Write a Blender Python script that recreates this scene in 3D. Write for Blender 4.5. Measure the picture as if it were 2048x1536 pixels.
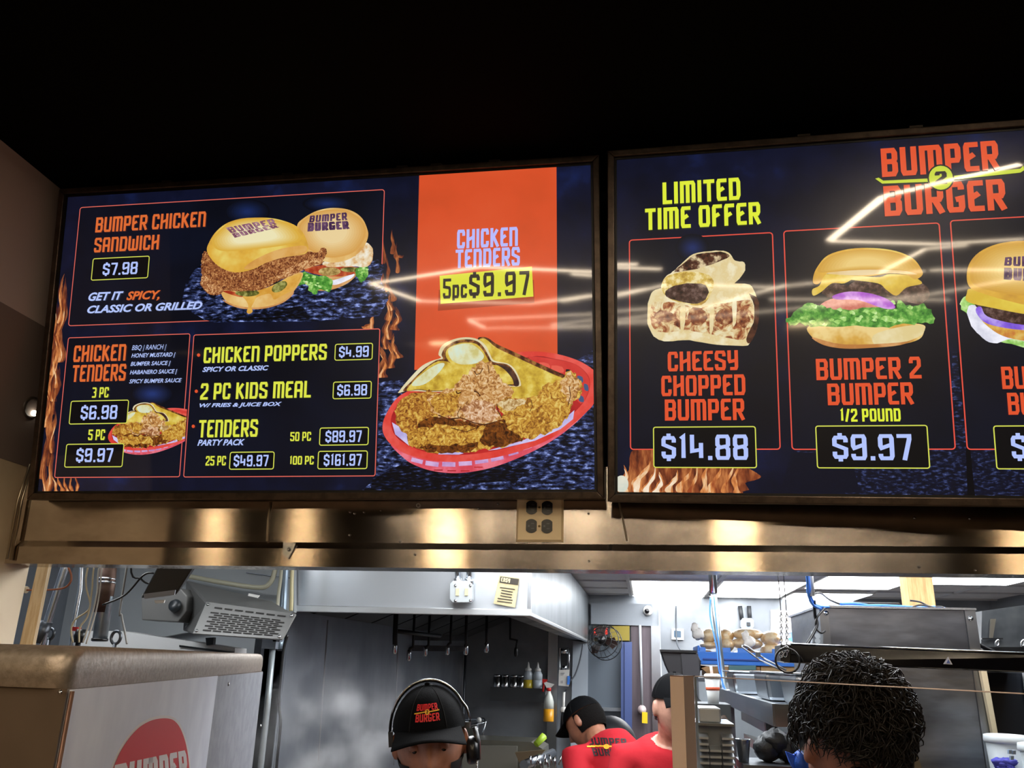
import bpy, bmesh, math, random
from mathutils import Vector, Matrix

for o in list(bpy.data.objects):
    bpy.data.objects.remove(o)
C = bpy.context.scene.collection
SC = bpy.context.scene
random.seed(7)
R = math.radians

# ------------------------------------------------------------------ camera
W, H, F = 2048.0, 1536.0, 1671.27          # photo size and focal length in pixels
EYE = 1.72                                 # camera height, metres
YAW, PITCH, ROLL = 0.15851, 0.32229, 0.028039
CAM = Vector((0, 0, EYE))
_f = Vector((-math.sin(YAW) * math.cos(PITCH), math.cos(YAW) * math.cos(PITCH), math.sin(PITCH)))
_r = Vector((math.cos(YAW), math.sin(YAW), 0))
_u = _r.cross(_f)
RI = _r * math.cos(ROLL) + _u * math.sin(ROLL)
UP = -_r * math.sin(ROLL) + _u * math.cos(ROLL)
FW = _f
cam_data = bpy.data.cameras.new('camera')
cam = bpy.data.objects.new('camera', cam_data)
C.objects.link(cam)
m = Matrix((RI, UP, -FW)).transposed().to_4x4()
m.translation = CAM
cam.matrix_world = m
cam_data.sensor_width = 36.0
cam_data.lens = 36.0 * F / W
cam_data.clip_start = 0.02
SC.camera = cam

# ------------------------------------------------------------------ world, exposure
wd = bpy.data.worlds.new('world')
SC.world = wd
wd.use_nodes = True
wd.node_tree.nodes['Background'].inputs[0].default_value = (0.02, 0.018, 0.017, 1)
wd.node_tree.nodes['Background'].inputs[1].default_value = 0.3
SC.view_settings.view_transform = 'Standard'
SC.view_settings.look = 'None'
SC.view_settings.exposure = 0.0
SC.view_settings.gamma = 1.0
SC.view_settings.use_curve_mapping = False
SC.cycles.max_bounces = 6
SC.cycles.glossy_bounces = 4
SC.cycles.transparent_max_bounces = 8
SC.cycles.volume_bounces = 0
SC.cycles.sample_clamp_indirect = 4.0

LED_STRENGTH = 54.0          # dining-room LED strips
PANEL_STRENGTH = 70.0        # added dining-room panels that make the bright patches on the header
TROFFER_STRENGTH = 13.0      # kitchen ceiling troffers

# ------------------------------------------------------------------ picture <-> place helpers
def ray(px, py):
    return (FW * F + RI * (px - W / 2) - UP * (py - H / 2)).normalized()

def at(px, py, Y):
    d = ray(px, py)
    return CAM + d * (Y / d.y)

def atx(px, py, X):
    d = ray(px, py)
    return CAM + d * (X / d.x)

def atz(px, py, Z):
    d = ray(px, py)
    return CAM + d * ((Z - EYE) / d.z)

class Pl:
    """a plane in the place: u to the right, v up, n out of it"""
    def __init__(s, o, ex, ez):
        s.o = Vector(o); s.ex = Vector(ex).normalized(); s.ez = Vector(ez).normalized()
        s.n = s.ex.cross(s.ez)             # points towards the viewer side (-y) for ex=+x, ez=+z
    def uv(s, px, py):
        d = ray(px, py)
        t = (s.o - CAM).dot(s.n) / d.dot(s.n)
        q = CAM + d * t - s.o
        return q.dot(s.ex), q.dot(s.ez)
    def p(s, u, v, n=0.0):
        return s.o + s.ex * u + s.ez * v + s.n * n
    def mat(s):
        m = Matrix((s.ex, -s.n, s.ez)).transposed().to_4x4()
        m.translation = s.o
        return m

# ------------------------------------------------------------------ materials
def lin(c):
    if isinstance(c, str):
        c = [int(c[i:i + 2], 16) / 255 for i in (0, 2, 4)]
        return tuple(((v / 12.92) if v <= 0.04045 else ((v + 0.055) / 1.055) ** 2.4) for v in c)
    return tuple(c)

def mat(name, col, rough=0.5, metal=0.0, spec=0.5, col2=None, nscale=20, nstretch=(1, 1, 1), lo=0.4, hi=0.6,
        bump=0.0, bscale=60, bstretch=(1, 1, 1), rough2=None, aniso=0.0, emit=0.0, coat=0.0, coat_r=0.05, detail=4,
        alpha=1.0, distort=0.0, sheen=0.0, trans=0.0, tangent=None, ior=None, tex='noise'):
    m = bpy.data.materials.new(name)
    m.use_nodes = True
    nt = m.node_tree
    N, L = nt.nodes, nt.links
    b = N['Principled BSDF']
    I = b.inputs
    I['Base Color'].default_value = (*lin(col), 1)
    I['Roughness'].default_value = rough
    I['Metallic'].default_value = metal
    I['Specular IOR Level'].default_value = spec
    I['Alpha'].default_value = alpha
    I['Coat Weight'].default_value = coat
    I['Coat Roughness'].default_value = coat_r
    I['Sheen Weight'].default_value = sheen
    I['Transmission Weight'].default_value = trans
    I['Anisotropic'].default_value = aniso
    if ior: I['IOR'].default_value = ior
    if tangent:
        tg = N.new('ShaderNodeCombineXYZ')
        for q_ in range(3): tg.inputs[q_].default_value = tangent[q_]
        L.new(tg.outputs[0], I['Tangent'])
    tc = N.new('ShaderNodeTexCoord')
    def tex_node(scale, stretch, kind='noise'):
        mp = N.new('ShaderNodeMapping')
        mp.inputs['Scale'].default_value = stretch
        L.new(tc.outputs['Object'], mp.inputs[0])
        if kind == 'voronoi':
            n = N.new('ShaderNodeTexVoronoi'); n.inputs['Scale'].default_value = scale
            L.new(mp.outputs[0], n.inputs['Vector'])
            return n.outputs['Distance']
        n = N.new('ShaderNodeTexNoise')
        n.inputs['Scale'].default_value = scale
        n.inputs['Detail'].default_value = detail
        n.inputs['Roughness'].default_value = 0.6
        n.inputs['Distortion'].default_value = distort
        L.new(mp.outputs[0], n.inputs['Vector'])
        return n.outputs['Fac']
    if col2 is not None:
        cols = col2 if isinstance(col2, list) else [col2]
        rp = N.new('ShaderNodeValToRGB')
        e = rp.color_ramp.elements
        allc = [col] + cols
        e[0].position = lo; e[0].color = (*lin(allc[0]), 1)
        e[1].position = hi; e[1].color = (*lin(allc[-1]), 1)
        for i, cc in enumerate(allc[1:-1]):
            q = e.new(lo + (hi - lo) * (i + 1) / (len(allc) - 1)); q.color = (*lin(cc), 1)
        L.new(tex_node(nscale, nstretch, tex), rp.inputs[0])
        if emit:
            L.new(rp.outputs[0], I['Emission Color'])
        else:
            L.new(rp.outputs[0], I['Base Color'])
        if rough2 is not None and not emit:
            mr = N.new('ShaderNodeMapRange')
            mr.inputs['From Min'].default_value = lo; mr.inputs['From Max'].default_value = hi
            mr.inputs['To Min'].default_value = rough; mr.inputs['To Max'].default_value = rough2
            L.new(tex_node(nscale * 1.3, nstretch), mr.inputs[0])
            L.new(mr.outputs[0], I['Roughness'])
    if emit:
        I['Emission Strength'].default_value = emit
        if col2 is None:
            I['Emission Color'].default_value = (*lin(col), 1)
        I['Base Color'].default_value = (0.004, 0.004, 0.005, 1)
    if bump:
        bp = N.new('ShaderNodeBump')
        bp.inputs['Strength'].default_value = bump
        bp.inputs['Distance'].default_value = 0.01
        L.new(tex_node(bscale, bstretch), bp.inputs['Height'])
        L.new(bp.outputs[0], I['Normal'])
    return m

_mc = {}
def M(name, *a, **k):
    if name not in _mc:
        _mc[name] = mat(name, *a, **k)
    return _mc[name]

# ------------------------------------------------------------------ mesh builder
class MB:
    def __init__(s):
        s.v = []; s.f = []; s.sm = []; s.mi = []; s.cur = 0
    def add(s, vs, fs, smooth=False):
        n = len(s.v)
        s.v += [Vector(x) for x in vs]
        for f in fs:
            s.f.append([i + n for i in f]); s.sm.append(smooth); s.mi.append(s.cur)
        return s
    def hexa(s, p):
        """eight corners: bottom ring 0-3, top ring 4-7"""
        return s.add(p, [(3, 2, 1, 0), (4, 5, 6, 7), (0, 1, 5, 4), (1, 2, 6, 5), (2, 3, 7, 6), (3, 0, 4, 7)])
    def box(s, x0, x1, y0, y1, z0, z1):
        return s.hexa([(x0, y0, z0), (x1, y0, z0), (x1, y1, z0), (x0, y1, z0), (x0, y0, z1), (x1, y0, z1), (x1, y1, z1), (x0, y1, z1)])
    def obox(s, c, size, mtx=None):
        hx, hy, hz = [q / 2 for q in size]
        ps = [Vector(q) for q in ((-hx, -hy, -hz), (hx, -hy, -hz), (hx, hy, -hz), (-hx, hy, -hz), (-hx, -hy, hz), (hx, -hy, hz), (hx, hy, hz), (-hx, hy, hz))]
        if mtx is not None: ps = [mtx @ q for q in ps]
        return s.hexa([Vector(c) + q for q in ps])
    def prism(s, poly, vec, cap=True):
        n = len(poly); vec = Vector(vec)
        vs = [Vector(p) for p in poly] + [Vector(p) + vec for p in poly]
        fs = [(i, (i + 1) % n, n + (i + 1) % n, n + i) for i in range(n)]
        if cap: fs += [tuple(range(n - 1, -1, -1)), tuple(range(n, 2 * n))]
        return s.add(vs, fs)
    def tube(s, pts, r, n=10, cap=True, closed=False, flat=None):
        pts = [Vector(p) for p in pts]
        k = len(pts)
        rs = r if isinstance(r, (list, tuple)) else [r] * k
        t0 = (pts[1] - pts[0]).normalized()
        a = Vector((0, 0, 1)) if abs(t0.z) < 0.9 else Vector((1, 0, 0))
        nx = t0.cross(a).normalized()
        vs = []
        for i, p in enumerate(pts):
            if closed: t = (pts[(i + 1) % k] - pts[i - 1]).normalized()
            elif i == 0: t = t0
            elif i == k - 1: t = (pts[i] - pts[i - 1]).normalized()
            else: t = ((pts[i + 1] - p).normalized() + (p - pts[i - 1]).normalized()).normalized()
            nx = (nx - t * nx.dot(t)).normalized()
            ny = t.cross(nx)
            for j in range(n):
                an = 2 * math.pi * j / n
                q = rs[i]
                if isinstance(q, (tuple, list)): qa, qb = q
                else: qa = qb = q
                vs.append(p + nx * (math.cos(an) * qa) + ny * (math.sin(an) * qb))
        fs = []
        for i in range(k if closed else k - 1):
            for j in range(n):
                i2 = (i + 1) % k
                fs.append((i * n + j, i * n + (j + 1) % n, i2 * n + (j + 1) % n, i2 * n + j))
        s.add(vs, fs, True)
        if cap and not closed:
            b = len(s.v) - len(vs)
            s.f.append([b + j for j in range(n - 1, -1, -1)]); s.sm.append(False); s.mi.append(s.cur)
            s.f.append([b + (k - 1) * n + j for j in range(n)]); s.sm.append(False); s.mi.append(s.cur)
        return s
    def lathe(s, c, prof, n=20, axis=None, smooth=True):
        c = Vector(c)
        q = Vector((0, 0, 1)).rotation_difference(Vector(axis).normalized()) if axis is not None else None
        vs = []
        for (r, z) in prof:
            for j in range(n):
                a = 2 * math.pi * j / n
                p = Vector((r * math.cos(a), r * math.sin(a), z))
                vs.append(c + (q @ p if q else p))
        k = len(prof)
        fs = [(i * n + j, i * n + (j + 1) % n, (i + 1) * n + (j + 1) % n, (i + 1) * n + j) for i in range(k - 1) for j in range(n)]
        s.add(vs, fs, smooth)
        b = len(s.v) - len(vs)
        s.f.append([b + j for j in range(n - 1, -1, -1)]); s.sm.append(False); s.mi.append(s.cur)
        s.f.append([b + (k - 1) * n + j for j in range(n)]); s.sm.append(False); s.mi.append(s.cur)
        return s
    def ell(s, c, r, n=16, m=10, mtx=None, jit=0.0):
        c = Vector(c)
        if not isinstance(r, (tuple, list)): r = (r, r, r)
        vs = []
        for i in range(m + 1):
            th = math.pi * i / m
            for j in range(n):
                ph = 2 * math.pi * j / n
                k = 1 + random.uniform(-jit, jit)
                p = Vector((r[0] * math.sin(th) * math.cos(ph) * k, r[1] * math.sin(th) * math.sin(ph) * k, r[2] * math.cos(th) * k))
                if mtx is not None: p = mtx @ p
                vs.append(c + p)
        fs = [(i * n + j, (i + 1) * n + j, (i + 1) * n + (j + 1) % n, i * n + (j + 1) % n) for i in range(m) for j in range(n)]
        return s.add(vs, fs, True)
    def build(s, name, mats, parent=None, bevel=0.0, local=False, recalc=True, remesh=0.0, smooth_it=0, disp=None):
        me = bpy.data.meshes.new(name)
        vs = s.v
        org = Vector((0, 0, 0))
        if parent is None and not local and vs:
            mn = Vector((min(v.x for v in vs), min(v.y for v in vs), min(v.z for v in vs)))
            mx = Vector((max(v.x for v in vs), max(v.y for v in vs), max(v.z for v in vs)))
            org = Vector(((mn.x + mx.x) / 2, (mn.y + mx.y) / 2, mn.z))
        elif parent is not None and not local:
            org = parent.matrix_world.copy().translation if parent.rotation_euler.to_matrix().is_identity else None
        if org is None:
            inv = parent.matrix_world.inverted()
            vs = [inv @ v for v in vs]
        else:
            if parent is not None and not local:
                org = wloc(parent)
            vs = [v - org for v in vs]
        me.from_pydata([tuple(v) for v in vs], [], s.f)
        me.polygons.foreach_set('use_smooth', s.sm)
        me.polygons.foreach_set('material_index', s.mi)
        for mm in (mats if isinstance(mats, (list, tuple)) else [mats]):
            me.materials.append(mm)
        if recalc:
            bm = bmesh.new(); bm.from_mesh(me)
            bmesh.ops.recalc_face_normals(bm, faces=bm.faces)
            bm.to_mesh(me); bm.free()
        me.update()
        o = bpy.data.objects.new(name, me)
        C.objects.link(o)
        if parent is not None:
            o.parent = parent
        else:
            o.location = org
        if bevel:
            b = o.modifiers.new('bevel', 'BEVEL'); b.width = bevel; b.segments = 2; b.limit_method = 'ANGLE'
        if remesh:
            b = o.modifiers.new('remesh', 'REMESH'); b.mode = 'VOXEL'; b.voxel_size = remesh; b.use_smooth_shade = True
        if smooth_it:
            b = o.modifiers.new('smooth', 'SMOOTH'); b.iterations = smooth_it; b.factor = 0.5
        return o

def wloc(o):
    v = Vector(o.location)
    while o.parent is not None:
        o = o.parent
        v = v + Vector(o.location)
    return v

def tag(o, label, cat, group=None, kind=None):
    o['label'] = label; o['category'] = cat
    if group: o['group'] = group
    if kind: o['kind'] = kind
    return o

def struct(o):
    o['kind'] = 'structure'
    return o

def thing(name, loc, label, cat, group=None):
    o = bpy.data.objects.new(name, None)
    o.empty_display_size = 0.05
    o.location = loc
    C.objects.link(o)
    return tag(o, label, cat, group)

def pquad(pts, Y):
    return [at(x, y, Y) for x, y in pts]

def smooth_pts(pts, sub=4, closed=False):
    pts = [Vector(p) for p in pts]
    n = len(pts)
    out = []
    rng = range(n if closed else n - 1)
    for i in rng:
        p0 = pts[(i - 1) % n] if (closed or i > 0) else pts[0]
        p1 = pts[i]; p2 = pts[(i + 1) % n]
        p3 = pts[(i + 2) % n] if (closed or i + 2 < n) else pts[-1]
        for k in range(sub):
            t = k / sub
            out.append(0.5 * ((2 * p1) + (p2 - p0) * t + (2 * p0 - 5 * p1 + 4 * p2 - p3) * t * t + (3 * p1 - p0 - 3 * p2 + p3) * t ** 3))
    if not closed: out.append(pts[-1])
    return out

# ------------------------------------------------------------------ block lettering
G = {
 'A': (.5, [[(0,0),(0,.9),(.1,1),(.9,1),(1,.9),(1,0)], [(0,.42),(1,.42)]]),
 'B': (.5, [[(0,0),(0,1),(.85,1),(1,.88),(1,.64),(.86,.53),(1,.42),(1,.12),(.85,0),(0,0)], [(0,.53),(.86,.53)]]),
 'C': (.48, [[(1,.7),(1,.9),(.9,1),(.1,1),(0,.9),(0,.1),(.1,0),(.9,0),(1,.1),(1,.3)]]),
 'D': (.5, [[(0,0),(0,1),(.85,1),(1,.85),(1,.15),(.85,0),(0,0)]]),
 'E': (.44, [[(1,1),(.1,1),(0,.92),(0,.08),(.1,0),(1,0)], [(0,.42),(.85,.6)]]),
 'F': (.44, [[(1,1),(.1,1),(0,.92),(0,0)], [(0,.42),(.85,.58)]]),
 'G': (.5, [[(1,.78),(1,.9),(.9,1),(.1,1),(0,.9),(0,.1),(.1,0),(.9,0),(1,.1),(1,.44),(.5,.4)]]),
 'H': (.5, [[(0,0),(0,1)], [(1,0),(1,1)], [(0,.42),(1,.6)]]),
 'I': (.17, [[(.5,0),(.5,1)]]),
 'K': (.5, [[(0,0),(0,1)], [(0,.38),(.98,1)], [(.3,.55),(1,0)]]),
 'L': (.42, [[(0,1),(0,0),(1,0)]]),
 'M': (.68, [[(0,0),(0,1),(.92,1),(1,.9),(1,0)], [(.5,1),(.5,.0)]]),
 'N': (.5, [[(0,0),(0,1),(.88,1),(1,.9),(1,0)]]),
 'O': (.5, [[(.1,0),(.9,0),(1,.1),(1,.9),(.9,1),(.1,1),(0,.9),(0,.1),(.1,0)]]),
 'P': (.48, [[(0,0),(0,1),(.88,1),(1,.9),(1,.5),(.88,.4),(0,.4)]]),
 'R': (.5, [[(0,0),(0,1),(.88,1),(1,.9),(1,.55),(.88,.45),(0,.45)], [(.5,.45),(1,0)]]),
 'S': (.5, [[(1,.74),(1,.9),(.9,1),(.1,1),(0,.9),(0,.62),(1,.42),(1,.1),(.9,0),(.1,0),(0,.1),(0,.28)]]),
 'T': (.48, [[(0,1),(1,1)], [(.5,1),(.5,0)]]),
 'U': (.5, [[(0,1),(0,.1),(.1,0),(.9,0),(1,.1),(1,1)]]),
 'W': (.68, [[(0,1),(0,.1),(.08,0),(.92,0),(1,.1),(1,1)], [(.5,0),(.5,.85)]]),
 'Y': (.48, [[(0,1),(0,.52),(.1,.42),(1,.5)], [(1,1),(1,.1),(.9,0),(.1,0)]]),
 '1': (.3, [[(0,.9),(.6,1),(.6,0)]]),
 '2': (.48, [[(0,.74),(0,.9),(.1,1),(.9,1),(1,.9),(1,.6),(0,.14),(0,0),(1,0)]]),
 '3': (.46, [[(0,1),(.9,1),(1,.9),(1,.63),(.86,.53),(1,.43),(1,.1),(.9,0),(0,0)], [(.3,.53),(.86,.53)]]),
 '4': (.5, [[(0,1),(0,.32),(1,.4)], [(.85,.7),(.85,0)]]),
 '5': (.5, [[(1,1),(0,1),(0,.6),(.9,.54),(1,.44),(1,.1),(.9,0),(.1,0),(0,.1),(0,.24)]]),
 '6': (.5, [[(1,.78),(1,.9),(.9,1),(.1,1),(0,.9),(0,.1),(.1,0),(.9,0),(1,.1),(1,.46),(.9,.54),(0,.38)]]),
 '7': (.46, [[(0,1),(1,1),(1,.85),(.5,0)]]),
 '8': (.5, [[(.1,0),(.9,0),(1,.1),(1,.41),(.82,.51),(1,.61),(1,.9),(.9,1),(.1,1),(0,.9),(0,.61),(.18,.51),(0,.41),(0,.1),(.1,0)], [(.18,.48),(.82,.54)]]),
 '9': (.5, [[(0,.2),(0,.1),(.1,0),(.9,0),(1,.1),(1,.9),(.9,1),(.1,1),(0,.9),(0,.56),(.1,.46),(1,.62)]]),
 '0': (.5, [[(.1,0),(.9,0),(1,.1),(1,.9),(.9,1),(.1,1),(0,.9),(0,.1),(.1,0)]]),
 '$': (.5, [[(1,.72),(1,.86),(.9,.94),(.1,.94),(0,.86),(0,.62),(1,.42),(1,.14),(.9,.06),(.1,.06),(0,.14),(0,.3)], [(.5,1.06),(.5,.94)], [(.5,-.06),(.5,.06)]]),
 '.': (.18, [[(.5,-.01),(.5,.01)]]),
 '/': (.34, [[(0,0),(1,1)]]),
 'p': (.42, [[(0,-.22),(0,.62),(.88,.62),(1,.52),(1,.1),(.88,0),(0,0)]]),
 'c': (.4, [[(1,.46),(1,.52),(.88,.62),(.12,.62),(0,.52),(0,.1),(.12,0),(.88,0),(1,.1),(1,.18)]]),
}

def stroke_quads(pl, t, ext=(True, True)):
    """quads that thicken a polyline, mitred at the bends, square at the ends"""
    P = [Vector((x, y)) for x, y in pl]
    closed = (P[0] - P[-1]).length < 1e-6
    if closed: P = P[:-1]
    n = len(P)
    if not closed:
        if ext[0]: P[0] = P[0] - (P[1] - P[0]).normalized() * t / 2
        if ext[1]: P[-1] = P[-1] + (P[-1] - P[-2]).normalized() * t / 2
    Lp, Rp = [], []
    for i in range(n):
        if closed or 0 < i < n - 1:
            d0 = (P[i] - P[i - 1]).normalized(); d1 = (P[(i + 1) % n] - P[i]).normalized()
            n0 = Vector((-d0.y, d0.x)); n1 = Vector((-d1.y, d1.x))
            b = n0 + n1
            if b.length < 1e-4: b = n0
            b.normalize()
            q = b * (t / 2 / max(0.45, b.dot(n0)))
        else:
            d = (P[1] - P[0]).normalized() if i == 0 else (P[-1] - P[-2]).normalized()
            q = Vector((-d.y, d.x)) * t / 2
        Lp.append(P[i] + q); Rp.append(P[i] - q)
    out = []
    for i in range(n if closed else n - 1):
        j = (i + 1) % n
        out.append([Lp[i], Rp[i], Rp[j], Lp[j]])
    return out

def text_quads(txt, t=.155, gap=.09):
    """block lettering in a frame of height 1; returns quads and total width"""
    x = 0.0; out = []
    for ch in txt:
        if ch == ' ':
            x += .26; continue
        w, ps = G[ch]
        for pl in ps:
            q = [(t / 2 + px * (w - t), t / 2 + py * (1 - t)) for px, py in pl]
            on = lambda p: p[0] in (0, 1) and p[1] in (0, 1) or p[1] in (1.06, -.06, -.01, .01) or (p[0] == .5 and p[1] in (0, 1))
            for quad in stroke_quads(q, t, (on(pl[0]), on(pl[-1]))):
                out.append([Vector((p.x + x, p.y)) for p in quad])
        x += w + gap
    return out, x - gap

# ------------------------------------------------------------------ menu screens
CEIL = 2.94
YH = 1.975                                   # face of the steel header under the screens

def E(name, col, col2=None, k=1.0, **kw):
    kw.setdefault('rough', .3)
    return M('screen_' + name, col, col2=col2, emit=k, coat=.8, coat_r=.048, spec=.3, **kw)

class Art:
    def __init__(s, pl, root):
        s.pl = pl; s.root = root; s.parts = {}; s.clip = None; s.sub = {}
    def key(s, name):
        s.n = getattr(s, 'n', 0) + 1
        return '%s#%d' % (name, s.n)
    def mb(s, part, mt):
        if part not in s.parts: s.parts[part] = (MB(), [])
        b, ms = s.parts[part]
        if mt not in ms: ms.append(mt)
        b.cur = ms.index(mt)
        return b
    def uvpoly(s, part, uv, mt, layer):
        if s.clip is not None:
            out = []
            for i in range(len(uv)):
                a, b = uv[i - 1], uv[i]
                ia, ib = a[0] <= s.clip, b[0] <= s.clip
                if ia != ib:
                    t = (s.clip - a[0]) / (b[0] - a[0]); out.append((s.clip, a[1] + t * (b[1] - a[1])))
                if ib: out.append(b)
            uv = out
        if len(uv) < 3: return
        uv = [(min(max(u, -.001), SW + .001), min(max(v, -.001), SH + .001)) for u, v in uv]   # nothing leaves the display
        area = sum(uv[i - 1][0] * uv[i][1] - uv[i][0] * uv[i - 1][1] for i in range(len(uv)))
        if area < 0: uv = uv[::-1]
        n = layer * .0003
        s.mb(part, mt).add([(u, -n, v) for u, v in uv], [tuple(range(len(uv)))])
    def poly(s, part, pts, mt, layer, sub=4, jag=0.0):
        """outline measured on the photo, put on the screen's own plane"""
        if sub > 1:
            pts = [(p.x, p.y) for p in smooth_pts([(x, y, 0) for x, y in pts], sub, True)]
        if jag:
            pts = [(x + random.uniform(-jag, jag), y + random.uniform(-jag, jag)) for x, y in pts]
        s.uvpoly(part, [s.pl.uv(x, y) for x, y in pts], mt, layer)
    def ell(s, part, x, y, rx, ry, mt, layer, n=24, rot=0.0):
        c, q = math.cos(R(rot)), math.sin(R(rot))
        s.poly(part, [(x + rx * math.cos(a) * c - ry * math.sin(a) * q, y + rx * math.cos(a) * q + ry * math.sin(a) * c) for a in [2 * math.pi * i / n for i in range(n)]], mt, layer, 1)
    def soft(s, part, pts, c0, c1, layer, n=9, shrink=.55, sub=4):
        """a soft blend in the picture: rings from colour c0 at the rim to c1 inside"""
        cx = sum(p[0] for p in pts) / len(pts); cy = sum(p[1] for p in pts) / len(pts)
        h = lambda c: [int(c[i:i + 2], 16) for i in (0, 2, 4)]
        a, b = h(c0), h(c1)
        for k in range(n):
            f = k / (n - 1); q = 1 - (1 - shrink) * f
            col = '%02x%02x%02x' % tuple(int(round(a[i] + (b[i] - a[i]) * f)) for i in range(3))
            s.poly(part, [(cx + (x - cx) * q, cy + (y - cy) * q) for x, y in pts], E('blend_' + col, col), layer + k * .05, sub)
    def rect(s, bl, tr):
        u0, v0 = s.pl.uv(*bl); u1, v1 = s.pl.uv(*tr)
        return u0, v0, u1, v1
    def rrect(s, part, r, mt, layer, rad=.008, line=None, lt=.0022):
        u0, v0, u1, v1 = r
        if '#' not in part: part = s.key(part)
        def ring(k):
            q = max(rad - k, .0005); o = []
            for cx, cy, a0 in ((u1 - k - q, v1 - k - q, 0), (u0 + k + q, v1 - k - q, 90), (u0 + k + q, v0 + k + q, 180), (u1 - k - q, v0 + k + q, 270)):
                for i in range(6):
                    a = R(a0 + 18 * i); o.append((cx + q * math.cos(a), cy + q * math.sin(a)))
            return o
        if mt is not None: s.uvpoly(part, ring(0), mt, layer)
        if line is not None:
            a, b = ring(0), ring(lt)
            n = len(a); z = -(layer + .4) * .0003
            s.mb(part, line).add([(u, z, v) for u, v in a + b], [(i, (i + 1) % n, n + (i + 1) % n, n + i) for i in range(n)])
    def text(s, part, txt, bl, tr, mt, layer=12, t=.155, gap=.09):
        q, w = text_quads(txt, t, gap)
        if '#' not in part: part = s.key(part)
        u0, v0, u1, v1 = s.rect(bl, tr)
        if '$' in txt:                          # the bar of the sign stands over the digits
            h = v1 - v0; v0 += h * .1; v1 -= h * .1
        z = -layer * .0003
        b = s.mb(part, mt)
        for quad in q:
            b.add([(u0 + p.x / w * (u1 - u0), z, v0 + p.y * (v1 - v0)) for p in quad], [(0, 1, 2, 3)])
    def qtext(s, part, txt, quad, mt, layer, t=.155, gap=.1):
        """lettering fitted between four photo corners: tl, tr, br, bl"""
        q, w = text_quads(txt, t, gap)
        tl, tr, br, bl = [Vector(s.pl.uv(*p)) for p in quad]
        b = s.mb(part, mt)
        for qd in q:
            o = []
            for p in qd:
                x, y = p.x / w, p.y
                k = (bl * (1 - x) + br * x) * (1 - y) + (tl * (1 - x) + tr * x) * y
                o.append((k.x, -layer * .0003, k.y))
            b.add(o, [(0, 1, 2, 3)])
    def sans(s, part, txt, bl, tr, mt, layer=12, shear=.28, bold=.034):
        if 'Q' in txt: bold = 0
        cu = bpy.data.curves.new('t', 'FONT'); cu.body = txt; cu.shear = shear; cu.offset = bold
        cu.resolution_u = 3
        o = bpy.data.objects.new('t', cu); C.objects.link(o)
        bpy.context.view_layer.update()
        me = bpy.data.meshes.new_from_object(o.evaluated_get(bpy.context.evaluated_depsgraph_get()))
        xs = [v.co.x for v in me.vertices]; ys = [v.co.y for v in me.vertices]
        x0, x1, y0, y1 = min(xs), max(xs), min(ys), max(ys)
        if ',' in txt or 'Q' in txt: y0 += (y1 - y0) * .12
        if '#' not in part: part = s.key(part)
        u0, v0, u1, v1 = s.rect(bl, tr)
        s.mb(part, mt).add([(u0 + (v.co.x - x0) / (x1 - x0) * (u1 - u0), -layer * .0003, v0 + (v.co.y - y0) / (y1 - y0) * (v1 - v0)) for v in me.vertices],
                           [tuple(p.vertices) for p in me.polygons])
        bpy.data.objects.remove(o); bpy.data.curves.remove(cu); bpy.data.meshes.remove(me)
    def price(s, txt, box, tx, layer=10, t=.14):
        k = s.key('price_box')
        s.rrect(k, s.rect(*box), E('price_black', '07080c'), layer, .006, E('lime_line', 'd6dc58'), .0024)
        k2 = s.key('price_lettering'); s.sub[k2] = k
        s.text(k2, txt, tx[0], tx[1], E('price_white', 'b4c6ff'), layer + 2, t)
    def done(s):
        made = {}
        for name, (b, ms) in s.parts.items():
            made[name] = b.build(name.split('#')[0], ms, made.get(s.sub.get(name), s.root), local=True)

def zone(k, ox, oy):
    return lambda pts: [(x / k + ox, y / k + oy) for x, y in pts]

def flame(A, part, base, tip, w, mts, layer, n=9, wob=.35):
    """one tongue of fire in the picture"""
    b = Vector(base); t = Vector(tip); d = t - b; nn = Vector((-d.y, d.x)).normalized()
    ph = random.uniform(0, 6)
    for k, mt in enumerate(mts):
        L, Rr = [], []
        for i in range(n + 1):
            f = i / n
            ww = w * (1 - f) ** .8 * (.55 + .45 * math.sin(f * 7 + ph) ** 2) * (1 - .36 * k)
            c = b + d * f * (1 - .12 * k) + nn * w * wob * math.sin(f * 5.5 + ph)
            L.append(c + nn * ww); Rr.append(c - nn * ww)
        pts = [(p.x, p.y) for p in L + Rr[::-1]]
        A.poly(part, pts, mt, layer + k * .5, 2)

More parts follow.
